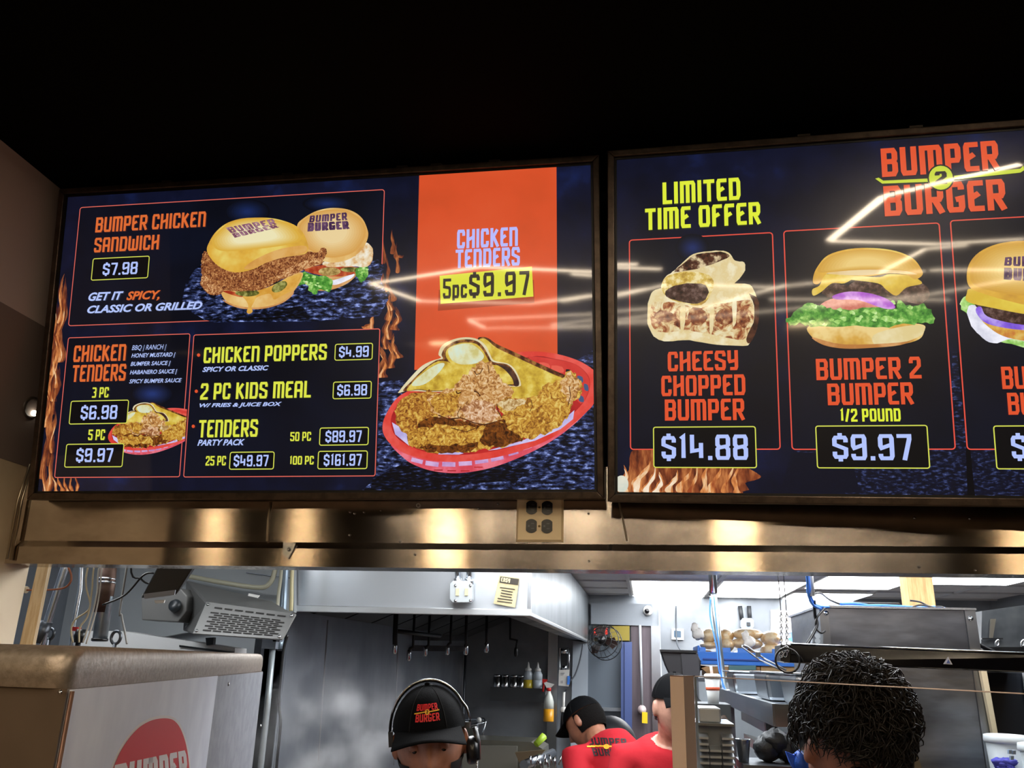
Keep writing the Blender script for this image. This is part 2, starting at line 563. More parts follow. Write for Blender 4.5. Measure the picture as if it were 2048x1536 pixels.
SW, SH = 1.428, .803
TILT = 0.148493
def screen(o, yaw, tilt, roll, label, name='menu_screen', clips=()):
    ex = Vector((math.cos(yaw), math.sin(yaw), 0)); nn = Vector((-math.sin(yaw), math.cos(yaw), 0))
    ez = -math.sin(tilt) * nn + math.cos(tilt) * Vector((0, 0, 1))
    e1 = math.cos(roll) * ex + math.sin(roll) * ez; e2 = -math.sin(roll) * ex + math.cos(roll) * ez
    pl = Pl(Vector(o) + CAM, e1, e2)
    root = thing(name, (0, 0, 0), label, 'screen', 'menu screens above the steel header')
    root.matrix_world = pl.mat()
    # frame: a mitred metal channel standing a little proud of the picture
    fm = M('screen_frame', '4a4038', rough=.3, metal=.8, col2='5c5046', nscale=30, bump=.05, bscale=200)
    b = MB(); t = .0165; e = .002; dp = .055
    for k, (c1, c2, c3, c4) in enumerate([((-e - t, -e - t), (SW + e + t, -e - t), (SW + e, -e), (-e, -e)), ((SW + e + t, -e - t), (SW + e + t, SH + e + t), (SW + e, SH + e), (SW + e, -e)),
                           ((SW + e + t, SH + e + t), (-e - t, SH + e + t), (-e, SH + e), (SW + e, SH + e)), ((-e - t, SH + e + t), (-e - t, -e - t), (-e, -e), (-e, SH + e))]):
        p = [(u, -.010, v) for u, v in (c1, c2, c3, c4)] + [(u, dp, v) for u, v in (c1, c2, c3, c4)]
        b.hexa(p)
    b.build('frame', fm, root, local=True, bevel=.0022)
    MB().box(-e, SW + e, .004, dp - .002, -e, SH + e).build('back_case', M('case_black', '0a0a0b', rough=.6), root, local=True)
    cl = MB()
    for u in clips:
        cl.box(u, u + .028, -.006, .03, SH + e + t, SH + e + t + .006)
    cl.build('mounting_clip', M('clip_dark', '3a332c', rough=.4, metal=.7), root, local=True)
    bz = MB()
    bz.box(-e, SW + e, -.0015, .004, -e, .0035).box(-e, SW + e, -.0015, .004, SH - .0035, SH + e).box(-e, .0035, -.0015, .004, .0035, SH - .0035).box(SW - .0035, SW + e, -.0015, .004, .0035, SH - .0035)
    bz.build('bezel', M('bezel', '050505', rough=.4), root, local=True)
    A = Art(pl, root)
    A.uvpoly('display', [(-.001, -.001), (SW + .001, -.001), (SW + .001, SH + .001), (-.001, SH + .001)],
             E('night_blue', '0b0e1e', ['10142c', '16224e'], nscale=7, lo=.42, hi=.74, detail=7), 0)
    return root, pl, A

OR, LIME, WHT = E('orange', 'e06c34'), E('lime', 'dfe64a'), E('blue_white', 'b6c8ff')
RED2 = E('red_orange', 'e2542e')
PANEL, LINE = E('panel', '0a0c16', '0d1120', nscale=4), E('coral_line', 'e2685a')
WOOD = E('wood_blue', '06070c', ['0c1020', '34406e', '96a8ea'], nscale=46, nstretch=(1, 1, 2.6), lo=.36, hi=.66, detail=10)
WOOD2 = E('wood_dark', '05060a', ['080a14', '1c2444', '6a7cc4'], nscale=50, nstretch=(1, 1, 4), lo=.42, hi=.72, detail=10)
SMOKE = E('smoke', '0a0c16', ['111a3a', '24356e'], nscale=14, lo=.4, hi=.75, detail=3)
FL1 = E('flame_brown', '4a2018', ['8a4526', 'c47a45'], nscale=22, nstretch=(2.5, 1, .7), lo=.35, hi=.66)
FL2 = E('flame_orange', '9a4a28', ['d98a4c', 'f3cfa0'], nscale=26, nstretch=(2.5, 1, .7), lo=.36, hi=.66)
FL3 = E('flame_pale', 'e8b884', 'fbe9d0', nscale=20)
FLD = E('flame_dark', '2a1420', ['6a3424', 'a8643c'], nscale=24, nstretch=(2.5, 1, .6), lo=.36, hi=.68)

# ---- left screen
left, PL1, A = screen((-1.52984, 1.91057, .381684), 0, TILT, 0, 'wide left menu screen with the orange banner and red basket of chicken', clips=(.28, .62, .93, 1.02, 1.17))
# fire along the left edge
Z2 = zone(2.768, 60, 620)
for k in range(15):
    y = 985 - k * 26
    x = 90 + (985 - y) * .075 + random.uniform(-8, 8)
    flame(A, 'flame_picture', (x, y + 25), (x + random.uniform(0, 18), y - random.uniform(60, 100)), random.uniform(9, 17), (FLD, FL1, FL2)[:random.choice((2, 3, 3))], 1 + k * .12)
for k in range(5):
    flame(A, 'flame_picture', (115 + k * 10, 986), (104 + k * 12, 950), 6, (FL1, FL2), 3 + k * .1)
# fire right of the panels
for k in range(14):
    y = 755 - k * 19
    x = 770 + (k % 3) * 9 + random.uniform(-6, 6)
    flame(A, 'flame_picture#b', (x, y), (x + random.uniform(-12, 14), y - random.uniform(45, 80)), random.uniform(8, 16) * (1.15 - k * .045), (FLD, FL1, FL2) if k < 8 else (FLD, FL1), 1 + k * .12)
flame(A, 'flame_picture#c', (792, 520), (806, 508), 10, (FLD, FL1), 2)
flame(A, 'flame_picture#d', (730, 660), (752, 634), 13, (FL1, FL2), 2)
# dark planks under the basket
A.poly('table_picture', [(757, 762), (829, 760), (1129, 735), (1187, 700), (1189, 985), (720, 985), (752, 957), (757, 860)], WOOD, 3, 1)
A.poly('table_picture', [(745, 958), (860, 900), (1060, 940), (1010, 985), (740, 985)], WOOD2, 3.4, 1)
for p in ([(1060, 905), (1160, 800), (1189, 830), (1189, 920)], [(905, 970), (1020, 962), (1045, 984), (900, 984)], [(760, 776), (828, 770), (800, 800), (762, 806)]):
    A.poly('table_picture', p, WOOD, 3.8, 1)
# orange banner
BAN = E('banner', 'c84c26', ['d9512a', 'df5a32'], nscale=3, lo=.3, hi=.7)
r1 = A.rect((829, 740), (1113, 331)); 
A.uvpoly('banner_picture', [(r1[0], r1[1]), (r1[2], r1[1]), (r1[2], r1[3]), (r1[0], r1[3])], BAN, 4.2)
A.text('lettering', 'CHICKEN', (914, 498), (1036, 454), E('lilac', 'b9bcff'), 6, .17)
A.text('lettering', 'TENDERS', (911, 537), (1040, 494), E('lilac', 'b9bcff'), 6, .17)
A.poly('banner_picture', [(876, 622), (878, 580), (1068, 560), (1069, 606)], E('banner_shade', 'a83c1e'), 4.8, 1)
A.poly('banner_picture', [(879.5, 552), (1064, 533.5), (1067, 593.5), (881.5, 608)], E('yellow', 'dde03c'), 5.4, 1)
INK = E('ink', '2c2620')
A.text('lettering', '5pc', (886, 598), (935, 556), INK, 7, .15)
A.text('lettering', '$9.97', (938, 601), (1059, 536), INK, 7, .15, .16)
# panels
A.rrect('menu_panel', A.rect((136.8, 652.7), (770, 378.7)), PANEL, 4.6, .008, LINE)
A.rrect('menu_panel', A.rect((109, 956), (381.5, 667)), PANEL, 4.6, .006, LINE)
A.rrect('menu_panel', A.rect((367, 955), (761, 657)), PANEL, 4.6, .006, LINE)
A.text('lettering', 'BUMPER CHICKEN', (191.8, 466), (414, 423.6), OR)
A.text('lettering', 'SANDWICH', (189, 506), (320.8, 470), OR)
A.price('$7.98', ((183, 562), (301, 512)), ((206, 554.8), (278, 521)))
A.sans('lettering', 'GET IT', (178, 603), (249, 583), WHT)
A.sans('lettering', 'SPICY,', (254, 602), (323, 581), OR)
A.sans('lettering', 'CLASSIC OR GRILLED', (175.7, 627.8), (406.6, 603), WHT)
A.text('lettering', 'CHICKEN', (147.8, 724.8), (255, 688.6), OR)
A.text('lettering', 'TENDERS', (144.9, 764.5), (255, 728), OR)
for t, a, b in (('BBQ | RANCH |', (265, 702.5), (334.6, 689)), ('HONEY MUSTARD |', (264, 718.5), (352.6, 705)), ('BUMPER SAUCE |', (262.3, 735), (342.9, 722)),
                ('HABANERO SAUCE |', (260.9, 752), (356, 738.5)), ('SPICY BUMPER SAUCE', (259.8, 767.4), (365, 756.6))):
    A.sans('lettering', t, a, b, WHT, 12, .25, .016)
A.text('lettering', '3 PC', (185.4, 796), (220, 774.6), LIME)
A.price('$6.98', ((138.8, 849.4), (259.8, 799.6)), ((161.9, 843), (237.7, 807)))
A.text('lettering', '5 PC', (177.4, 880.8), (212.5, 859), LIME)
A.price('$9.97', ((129.7, 935.4), (250.4, 886.6)), ((152.8, 928), (229, 893)))
for t, a, b in (('CHICKEN POPPERS', (407.9, 727), (655.4, 688)), ('2 PC KIDS MEAL', (401.4, 800), (624, 762)), ('TENDERS', (397.8, 875.4), (518, 838.6))):
    A.text('lettering', t, a, b, LIME, 12, .155)
for x, y in ((398.5, 710.7), (394, 783), (388, 853)):
    A.ell('lettering', x, y, 3.2, 3.4, RED2, 12, 14)
for t, a, b in (('SPICY OR CLASSIC', (406, 744.6), (538.7, 731)), ('W/ FRIES & JUICE BOX', (400, 817.6), (565, 804)), ('PARTY PACK', (396, 892), (491, 878.3))):
    A.sans('lettering', t, a, b, WHT, 12, .28, .03)
A.price('$4.99', ((669.5, 722), (747, 686)), ((678.5, 718.5), (739, 689.4)))
A.price('$6.98', ((665.8, 799), (744.6, 762)), ((674.9, 795), (735.6, 766)))
A.text('lettering', '50 PC', (581.3, 882.6), (623.6, 863.9), LIME)
A.price('$89.97', ((638.8, 891.7), (739, 854)), ((651.4, 888), (724.7, 858)))
A.text('lettering', '25 PC', (412.2, 931.4), (453.8, 912), LIME)
A.price('$49.97', ((459, 939.7), (550.6, 903)), ((468, 936), (538.7, 907)))
A.text('lettering', '100 PC', (580, 929.6), (629, 912), LIME)
A.price('$161.97', ((635.5, 939), (736.7, 901)), ((648, 935), (724.7, 905)))

# chicken sandwich picture
Z7 = zone(4.655, 360, 400)
BUN = E('bun_yellow', 'c9963c', ['dfae42', 'e8cf6a'], nscale=9, lo=.35, hi=.65)
BUNB = E('bun_tan', 'd29a50', ['e2b468', 'efd596'], nscale=10, lo=.35, hi=.68)
BUNP = E('bun_pale', 'ddbb62', ['ead68e', 'f0e3b4'], nscale=16, lo=.35, hi=.65)
BUNE = E('bun_edge', 'b8793c', ['cf945a', 'dba870'], nscale=14)
CRUST = E('crust_brown', '4c2416', ['7d4428', 'a96a3c', 'd09a62'], distort=1.6, nscale=130, lo=.37, hi=.63, detail=12)
CRUSTL = E('crust_light', '6e3a20', ['a0633a', 'cf9560', 'e6bf8c'], distort=1.6, nscale=110, lo=.37, hi=.63, detail=12)
GOLD = E('crust_gold', '7a4a1c', ['b27a2c', 'd0a040', 'e2c468'], distort=1.6, nscale=75, lo=.37, hi=.63, detail=12)
GOLDP = E('crust_pink_gold', '84522c', ['bd8444', 'd8ac72', 'e8cba2'], distort=1.6, nscale=80, lo=.37, hi=.63, detail=12)
CHEESE = E('cheese', 'd29638', 'e8b95a', nscale=16)
GREEN = E('leaf', '2c6a24', ['58a03c', 'a4d070'], nscale=70, lo=.35, hi=.68)
GREENL = E('leaf_light', '7cba4c', ['a8d878', 'd6f0b0'], nscale=60, lo=.35, hi=.65)
TOM = E('tomato', 'a0341e', 'd06a3e', nscale=40)
OLIVE = E('pickle', '3a3a1c', ['6a6a2c', 'a8a45c'], nscale=50)
MAYO = E('mayo', 'd8d8e8', 'f4f4ff', nscale=30)
MEAT = E('patty', '1e120e', ['4a322a', '7a625a'], nscale=85, lo=.33, hi=.68, detail=7)
INKP = E('bun_print', '7a4a5e', ['93647a', 'b08a90'], nscale=50)
INKV = E('bun_print_dark', '43284a', '6a4a6a', nscale=40)
P = 'sandwich_picture#back'
for pts in ([(365, 600), (390, 540), (440, 520), (600, 530), (757, 520), (762, 560), (758, 633), (480, 644), (410, 640)],):
    A.poly('table_picture#t', pts, WOOD, 5.2, 2)
A.poly('table_picture#t', [(452, 640), (600, 612), (640, 634), (560, 640)], WOOD2, 5.5, 1)
A.poly('table_picture#t', [(590, 592), (680, 590), (730, 628), (620, 634)], WOOD, 5.6, 1)
for x, y, rx, ry in ((495, 424, 46, 26), (655, 408, 50, 17)):
    A.soft('smoke_picture#%d' % x, [(x + rx * math.cos(a), y + ry * math.sin(a)) for a in [math.pi * i / 8 for i in range(16)]], '0b0d17', '1a2a5c', 5.1, 9, .15)
A.poly(P, Z7([(1170, 770), (1200, 800), (1290, 845), (1420, 835), (1540, 790), (1620, 730), (1650, 670), (1480, 700), (1300, 720)]), BUNE, 6)
A.poly(P, Z7([(1400, 760), (1480, 735), (1620, 690), (1600, 730), (1480, 785), (1420, 790)]), MAYO, 6.2)
A.poly(P, Z7([(1160, 650), (1300, 700), (1480, 715), (1620, 690), (1690, 640), (1400, 600)]), TOM, 6.4)
A.ell(P, 360 + 1395 / 4.655, 400 + 668 / 4.655, 22, 8.5, E('patty_tan', '8a7038', ['b89a5a', 'd0b878'], nscale=60), 6.6)
A.ell(P, 360 + 1590 / 4.655, 400 + 650 / 4.655, 20, 5, OLIVE, 6.6)
def leafy(part, pts, mt, mt2, layer, jag):
    A.poly(part, pts, mt, layer, 5, jag)
    cx = sum(p[0] for p in pts) / len(pts); cy = sum(p[1] for p in pts) / len(pts)
    for k in range(len(pts) * 2):
        p = random.choice(pts); f = random.uniform(.1, .85); x = cx + (p[0] - cx) * f; y = cy + (p[1] - cy) * f
        r = jag * random.uniform(1.2, 2.6)
        A.poly(part, [(x - r, y), (x, y - r * .6), (x + r, y - r * .2), (x + r * .5, y + r * .7), (x - r * .4, y + r * .4)], mt2, layer + .2 + k * .01, 2, r * .2)
leafy(P, Z7([(1150, 670), (1110, 750), (1100, 800), (1190, 770), (1200, 840), (1270, 880), (1300, 830), (1390, 855), (1430, 760), (1380, 720), (1250, 700)]), GREEN, GREENL, 6.8, 1.6)
leafy(P, Z7([(1650, 640), (1640, 700), (1680, 765), (1740, 730), (1755, 640), (1720, 620)]), GREEN, GREENL, 6.8, 1.4)
A.poly(P, Z7([(1735, 400), (1790, 440), (1800, 520), (1780, 590), (1730, 625), (1600, 620), (1400, 625), (1330, 600), (1350, 575), (1530, 550), (1690, 440)]),
       E('egg', '9a4a3a', ['dcae72', 'e8d4b0', 'f2ead8'], nscale=45, lo=.33, hi=.62), 7.2, 4, .6)
A.poly(P, Z7([(1095, 235), (1150, 175), (1250, 115), (1350, 85), (1450, 77), (1560, 90), (1650, 130), (1710, 190), (1745, 270), (1755, 330), (1735, 400), (1690, 470), (1620, 530), (1530, 570), (1430, 585), (1350, 575), (1250, 560), (1150, 480), (1100, 350)]), BUNB, 7.4)
A.soft(P, Z7([(1105, 260), (1150, 190), (1250, 125), (1400, 90), (1560, 105), (1690, 185), (1735, 290), (1700, 400), (1600, 500), (1400, 540), (1230, 480), (1130, 380)]), 'd8a254', 'ecd29c', 7.5, 9, .45)
A.qtext(P, 'BUMPER', Z7([(1215, 150), (1555, 118), (1560, 190), (1205, 212)]), INKV, 8, .2, .1)
A.qtext(P, 'BURGER', Z7([(1195, 215), (1568, 198), (1580, 272), (1190, 297)]), INKV, 8, .24, .06)
P = 'sandwich_picture#front'
# front sandwich
A.poly(P, Z7([(385, 850), (420, 930), (500, 980), (620, 1010), (760, 1010), (900, 980), (1000, 920), (1080, 830), (1130, 750), (1145, 680), (1060, 690), (900, 780), (700, 850), (450, 840)]), BUNB, 8.2)
A.poly(P, Z7([(400, 930), (500, 975), (620, 1000), (760, 1000), (900, 972), (1000, 915), (1060, 850), (1050, 890), (960, 960), (830, 1005), (700, 1020), (560, 1010), (450, 970)]), BUNE, 8.3)
A.poly(P, Z7([(400, 850), (480, 850), (600, 895), (560, 905), (470, 880)]), TOM, 8.4)
A.poly(P, Z7([(590, 890), (720, 850), (860, 800), (1000, 730), (1130, 690), (1110, 760), (1050, 840), (960, 890), (880, 930), (850, 880), (800, 880), (720, 910), (690, 960), (670, 1000), (680, 1040), (650, 1062), (625, 1045), (640, 990), (620, 940)]), CHEESE, 8.5)
A.ell(P, 360 + 630 / 4.655, 400 + 868 / 4.655, 24, 7, OLIVE, 8.6)
A.ell(P, 360 + 930 / 4.655, 400 + 810 / 4.655, 17, 9, OLIVE, 8.6, 20, -30)
A.poly(P, Z7([(215, 510), (205, 560), (200, 640), (210, 720), (195, 780), (240, 850), (300, 885), (380, 880), (420, 840), (520, 850), (640, 850), (760, 835), (860, 790), (960, 740), (1060, 700), (1160, 650), (1240, 620), (1320, 600), (1340, 560), (1370, 500), (1360, 455), (1320, 450), (1280, 490), (1200, 480), (1100, 500), (900, 530), (700, 600), (560, 640), (400, 600), (300, 540), (260, 490), (235, 480)]), CRUST, 8.8, 5, .8)
A.poly(P, Z7([(215, 700), (205, 780), (240, 840), (300, 875), (370, 870), (400, 830), (330, 790), (270, 740)]), CRUSTL, 8.9, 4, .8)
A.poly(P, Z7([(1000, 720), (1160, 650), (1300, 600), (1330, 540), (1200, 560), (1000, 640), (900, 720)]), CRUSTL, 8.9, 4, .8)
A.poly(P, Z7([(255, 470), (270, 410), (330, 310), (430, 225), (560, 180), (700, 168), (850, 172), (980, 200), (1085, 245), (1150, 310), (1190, 400), (1195, 470), (1165, 505), (1080, 520), (960, 540), (860, 565), (780, 600), (690, 645), (600, 670), (500, 675), (400, 640), (330, 590), (280, 530)]), BUN, 9.2)
A.poly(P, Z7([(600, 640), (700, 560), (900, 470), (1100, 430), (1185, 440), (1160, 500), (960, 540), (800, 590), (690, 640)]), E('bun_orange', 'cf9448', ['dba455', 'e0b068'], nscale=12), 9.3)
A.soft(P, Z7([(300, 380), (340, 320), (430, 240), (560, 190), (720, 176), (880, 186), (1010, 225), (1100, 290), (1130, 370), (1000, 420), (800, 450), (600, 470), (420, 480), (330, 450)]), 'dcae44', 'efe6b8', 9.32, 9, .5)
A.qtext(P, 'BUMPER', Z7([(430, 262), (870, 178), (905, 232), (480, 312)]), INKP, 10.4, .2, .1)
A.qtext(P, 'BURGER', Z7([(485, 315), (890, 236), (930, 258), (515, 356)]), INKP, 10.4, .22, .07)

# red basket picture
Z4 = zone(3.938, 740, 620)
RED, REDP, REDD = E('basket_red', 'd83a32', ['e04a40', 'e65a52'], nscale=12), E('basket_pink', 'd44656', ['e05a6c', 'ea7a8c'], nscale=14), E('basket_inside', '9a1c20', 'c02a2a', nscale=10)
PAPER = E('paper', 'b4a8e0', 'd4ccf2', nscale=20)
CRISP = E('toast_crust', '3a1c10', ['6a3a1c', 'a06a34'], nscale=60)
TOAST = E('toast', 'b08a28', ['d4b440', 'e6d470'], nscale=30, lo=.35, hi=.65, detail=6)
TOASTP = E('toast_pale', 'ccc27a', ['dcdcb0', 'd4e4d0'], nscale=28, lo=.35, hi=.65)
SHADE = E('crust_shadow', '2a1206', ['6a3812', '9a5a1c'], distort=1.6, nscale=75, lo=.35, hi=.7)
CREASE = E('crust_crease', '3c1c0e', '5c2f16', nscale=50)
def basket(A, T, L, part, full=True):
    q = lambda pts, mt, l, sub=4, jag=0.0: A.poly(part, T(Z4(pts)), mt, L + l, sub, jag)
    q([(160, 1040), (260, 1160), (350, 1220), (480, 1265), (640, 1285), (800, 1275), (1000, 1230), (1250, 1130), (1450, 1020), (1620, 890), (1755, 740), (1700, 700), (900, 900), (300, 960)], REDP, 0)
    if full:
        for x, y, w, h, a in ((372, 1188, 46, 16, 14), (490, 1212, 52, 18, 8), (622, 1216, 52, 18, 2), (752, 1208, 52, 18, -3), (880, 1190, 52, 18, -8), (1003, 1170, 50, 16, -12), (1130, 1130, 40, 12, -16), (1240, 1085, 36, 10, -18)):
            c, s_ = math.cos(R(a)), math.sin(R(a))
            q([(x + i * w * c - j * h * s_, y + i * w * s_ + j * h * c) for i, j in ((-1, -1), (1, -1), (1, 1), (-1, 1))], E('slot', 'b88ac4', 'd8b4e0', nscale=20), .15, 1)
        for k in range(2, 6):
            x = 330 + k * 105; y = 1250 + 26 * math.sin(k * .42) - max(0, k - 4) * 26
            q([(x - 34, y - 12), (x + 34, y - 12), (x + 34, y - 4), (x - 34, y - 4)], REDD, .15, 1)
    q([(100, 930), (120, 840), (200, 710), (300, 640), (500, 560), (900, 400), (1150, 340), (1250, 328), (1400, 335), (1560, 370), (1700, 430), (1800, 520), (1810, 640), (1758, 745), (1720, 790), (1600, 900), (1450, 1000), (1250, 1090), (1000, 1160), (760, 1192), (520, 1190), (300, 1140), (180, 1070), (120, 1000)], RED, .3)
    q([(165, 890), (200, 780), (320, 670), (800, 500), (1250, 370), (1450, 385), (1620, 430), (1720, 520), (1730, 620), (1680, 730), (1560, 850), (1400, 960), (1200, 1050), (980, 1110), (760, 1140), (520, 1135), (330, 1080), (210, 1000)], REDD, .5)
    q([(1250, 372), (1450, 388), (1620, 432), (1715, 520), (1725, 620), (1660, 740), (1560, 600), (1400, 480)], E('basket_wall', 'c8302c', 'd8443c', nscale=8), .6)
    if full:
        for x, y, w, h, mt in ((1375, 440, 40, 26, 'hole_red'), (1478, 466, 46, 28, 'hole_red'), (1566, 486, 22, 18, 'hole_dark'), (1656, 545, 22, 26, 'hole_blue'), (1703, 610, 17, 28, 'hole_blue'), (1664, 700, 20, 26, 'hole_blue')):
            q([(x - w, y - h), (x + w * .8, y - h * .6), (x + w, y + h), (x - w * .8, y + h * .7)], E(mt, {'hole_red': 'e45a4c', 'hole_dark': '16141c', 'hole_blue': '46587e'}[mt]), .7, 2)
    q([(175, 885), (290, 955), (310, 1070), (200, 980)], PAPER, .8, 1)
    q([(545, 1085), (640, 1090), (740, 1130), (700, 1140), (540, 1138)], PAPER, 1.9, 1)
    q([(1480, 900), (1610, 790), (1600, 860), (1500, 940), (1300, 1030), (1000, 1100), (930, 1108), (1200, 1030)], PAPER, .8, 1)
    # toast behind
    q([(850, 240), (890, 213), (940, 228), (1000, 270), (1150, 338), (1300, 408), (1450, 476), (1570, 540), (1480, 610), (1300, 690), (1120, 690), (1100, 560), (950, 390)], CRISP, 1.0)
    q([(862, 248), (895, 226), (935, 246), (1000, 300), (1150, 372), (1300, 442), (1440, 506), (1520, 546), (1460, 600), (1300, 680), (1120, 690), (1100, 560), (950, 390)], TOAST, 1.1)
    q([(228, 655), (235, 635), (300, 555), (400, 450), (480, 405), (560, 378), (540, 350), (570, 280), (660, 232), (760, 216), (850, 232), (915, 285), (945, 345), (980, 400), (1090, 425), (1150, 480), (1190, 580), (1160, 605), (1000, 600), (700, 640), (480, 645), (300, 640)], E('toast_side', 'd6c69a', 'e4dcb8', nscale=12), 1.2)
    q([(262, 640), (330, 560), (420, 470), (520, 400), (575, 385), (565, 350), (600, 290), (680, 245), (770, 232), (850, 250), (900, 300), (935, 360), (970, 410), (1080, 430), (1140, 490), (1175, 570), (1150, 600), (1000, 590), (700, 630), (480, 640), (380, 630)], CRISP, 1.3)
    q([(290, 635), (360, 545), (440, 465), (530, 408), (600, 405), (635, 420), (600, 370), (610, 310), (690, 265), (770, 258), (840, 270), (890, 320), (925, 380), (960, 430), (1060, 445), (1120, 500), (1140, 580), (1000, 590), (700, 625), (480, 635), (380, 625)], TOAST, 1.4)
    q([(620, 310), (700, 272), (790, 268), (860, 310), (900, 370), (840, 420), (720, 430), (640, 390)], TOASTP, 1.5)
    q([(330, 590), (430, 490), (540, 425), (590, 430), (520, 520), (420, 590)], TOASTP, 1.5)
    q([(990, 425), (1090, 450), (1150, 520), (1175, 590), (1140, 600), (1120, 540), (1060, 470)], E('toast_dark', '2c1a1c', '5a3a2c', nscale=40), 1.6)
    # chicken
    q([(195, 800), (230, 720), (300, 670), (400, 645), (520, 640), (560, 720), (520, 870), (480, 910), (380, 930), (300, 985), (240, 930), (205, 860)], E('crust_amber', '6a3818', ['a06424', 'c8923a', 'dcb85a'], distort=1.6, nscale=70, lo=.37, hi=.63, detail=12), 1.7, 4, 3)
    q([(380, 900), (520, 840), (800, 880), (1060, 860), (1200, 1010), (1000, 1060), (600, 1000), (420, 980)], SHADE, 1.8)
    q([(295, 1010), (340, 950), (440, 920), (560, 905), (720, 910), (850, 930), (920, 900), (1030, 890), (1120, 950), (1200, 1010), (1100, 1060), (950, 1090), (800, 1120), (700, 1130), (560, 1120), (430, 1110), (330, 1070)], GOLD, 2.0, 4, 4)
    q([(900, 910), (1030, 890), (1120, 950), (1200, 1010), (1100, 1060), (960, 1080), (880, 1040)], SHADE, 2.1, 4, 4)
    q([(400, 1070), (560, 1080), (700, 1060), (860, 1050), (800, 1110), (680, 1125), (540, 1115), (430, 1105)], SHADE, 2.1, 4, 4)
    q([(460, 740), (500, 670), (620, 620), (700, 590), (760, 500), (820, 440), (880, 405), (950, 420), (1010, 490), (1060, 570), (1110, 620), (1120, 680), (1010, 740), (1000, 800), (1030, 860), (960, 890), (880, 905), (800, 880), (700, 860), (600, 860), (520, 830)], GOLDP, 2.3, 4, 4)
    q([(480, 740), (560, 660), (700, 640), (700, 760), (640, 840), (540, 820)], GOLD, 2.4, 4, 4)
    q([(820, 720), (960, 730), (1000, 800), (1020, 850), (900, 895), (780, 870), (720, 800)], E('crust_rose', '8a5434', ['c08a5a', 'dab08a', 'ecd0b4'], distort=1.6, nscale=80, lo=.37, hi=.63, detail=12), 2.4, 4, 4)
    q([(1000, 750), (1060, 705), (1150, 695), (1250, 700), (1310, 660), (1380, 590), (1480, 560), (1570, 490), (1630, 530), (1670, 600), (1650, 680), (1590, 750), (1560, 830), (1500, 900), (1400, 960), (1280, 1010), (1200, 1000), (1100, 940), (1060, 880), (1040, 830)], GOLD, 2.6, 4, 4)
    q([(1010, 750), (1060, 710), (1150, 700), (1240, 710), (1180, 760), (1080, 790)], E('crust_cream', 'a8804a', ['d0b078', 'e4d0a4'], distort=1.6, nscale=70), 2.7, 4, 3)
    q([(1500, 580), (1570, 500), (1625, 540), (1655, 610), (1630, 690), (1580, 740), (1540, 680)], GOLDP, 2.7, 4, 4)
    for pl_, w in (([(540, 830), (620, 860), (720, 850), (820, 890), (900, 905), (1000, 880)], 9), ([(680, 640), (690, 660), (720, 650)], 10), ([(820, 640), (850, 650), (870, 680)], 9), ([(720, 760), (690, 820), (700, 850)], 5),
                   ([(1270, 710), (1280, 760), (1260, 800)], 5), ([(1000, 740), (1010, 800), (1040, 850)], 7), ([(640, 930), (760, 960), (840, 930)], 6), ([(1570, 600), (1580, 680), (1560, 750)], 6),
                   ([(820, 480), (840, 510), (870, 500), (890, 460)], 6), ([(930, 430), (940, 500)], 5)):
        for i in range(len(pl_) - 1):
            (xa, ya), (xb, yb) = pl_[i], pl_[i + 1]
            L_ = math.hypot(xb - xa, yb - ya); nx, ny = -(yb - ya) / L_ * w / 2, (xb - xa) / L_ * w / 2
            q([(xa + nx, ya + ny), (xb + nx, yb + ny), (xb - nx, yb - ny), (xa - nx, ya - ny)], CREASE, 2.9, 1)
A.clip = SW - .003
basket(A, lambda p: p, 6, 'basket_picture')
A.clip = A.pl.uv(360.6, 955)[0] + .006
A.soft('smoke_picture#s', [(305 + 44 * math.cos(a), 788 + 24 * math.sin(a)) for a in [math.pi * i / 8 for i in range(16)]], '0b0d17', '22346e', 5.1, 9, .15)
basket(A, lambda p: [(217 + .44 * (x - 765.4) , 806 + .385 * (y - 677) + .0 * x) for x, y in p], 6, 'basket_picture#small', True)
A.clip = None
A.done()

# ---- right screen
right, PL2, A = screen((-.0554, 1.87755, .368766), -.059588, .149302, -.023847, 'wide menu screen headed limited time offer, in a dark metal frame', clips=(.42, .66, .95))
A.poly('table_picture', [(1583, 905), (1700, 880), (1900, 860), (1905, 704), (1922, 704), (1932, 900), (2120, 900), (2300, 920), (2300, 996), (1700, 990), (1585, 950)], E('wood_blue2', '0a0c18', ['10142a', '3c4878', '8ea0e0'], nscale=75, nstretch=(1, 1, 2.4), lo=.4, hi=.78, detail=9), 1, 1)
A.poly('table_picture', [(1583, 905), (1700, 905), (1720, 985), (1560, 985)], E('wood_fade', '0b0e1e', ['0e1224', '1e2850'], nscale=70, nstretch=(1, 1, 2.4), lo=.5, hi=.8, detail=9), 1.3, 1)
A.poly('table_picture', [(1914, 704), (1921, 704), (1950, 992), (1935, 992), (1930, 860)], E('gap_black', '05060c'), 1.5, 1)
A.poly('flame_picture', [(1236, 975), (1240, 955), (1258, 940), (1262, 905), (1300, 880), (1400, 890), (1512, 945), (1516, 958), (1490, 966), (1478, 985), (1236, 985)], FL1, 1, 3)
for k in range(11):
    x = 1250 + k * 22
    flame(A, 'flame_picture', (x, 986), (x + random.uniform(-4, 26), 986 - random.uniform(40, 85)), random.uniform(8, 16), (FL2, FL3) if k < 5 else (FL1, FL2), 1.4 + k * .1)
A.ell('flame_picture', 1243, 968, 14, 17, E('flame_white', 'cfd6c8', 'e6e2d0', nscale=20), 2.6)
A.text('lettering', 'LIMITED', (1325.5, 409.8), (1480, 356), E('lime2', 'e2ee3c'), 12, .17)
A.text('lettering', 'TIME OFFER', (1290.5, 461.5), (1519.7, 404.8), E('lime2', 'e2ee3c'), 12, .17)
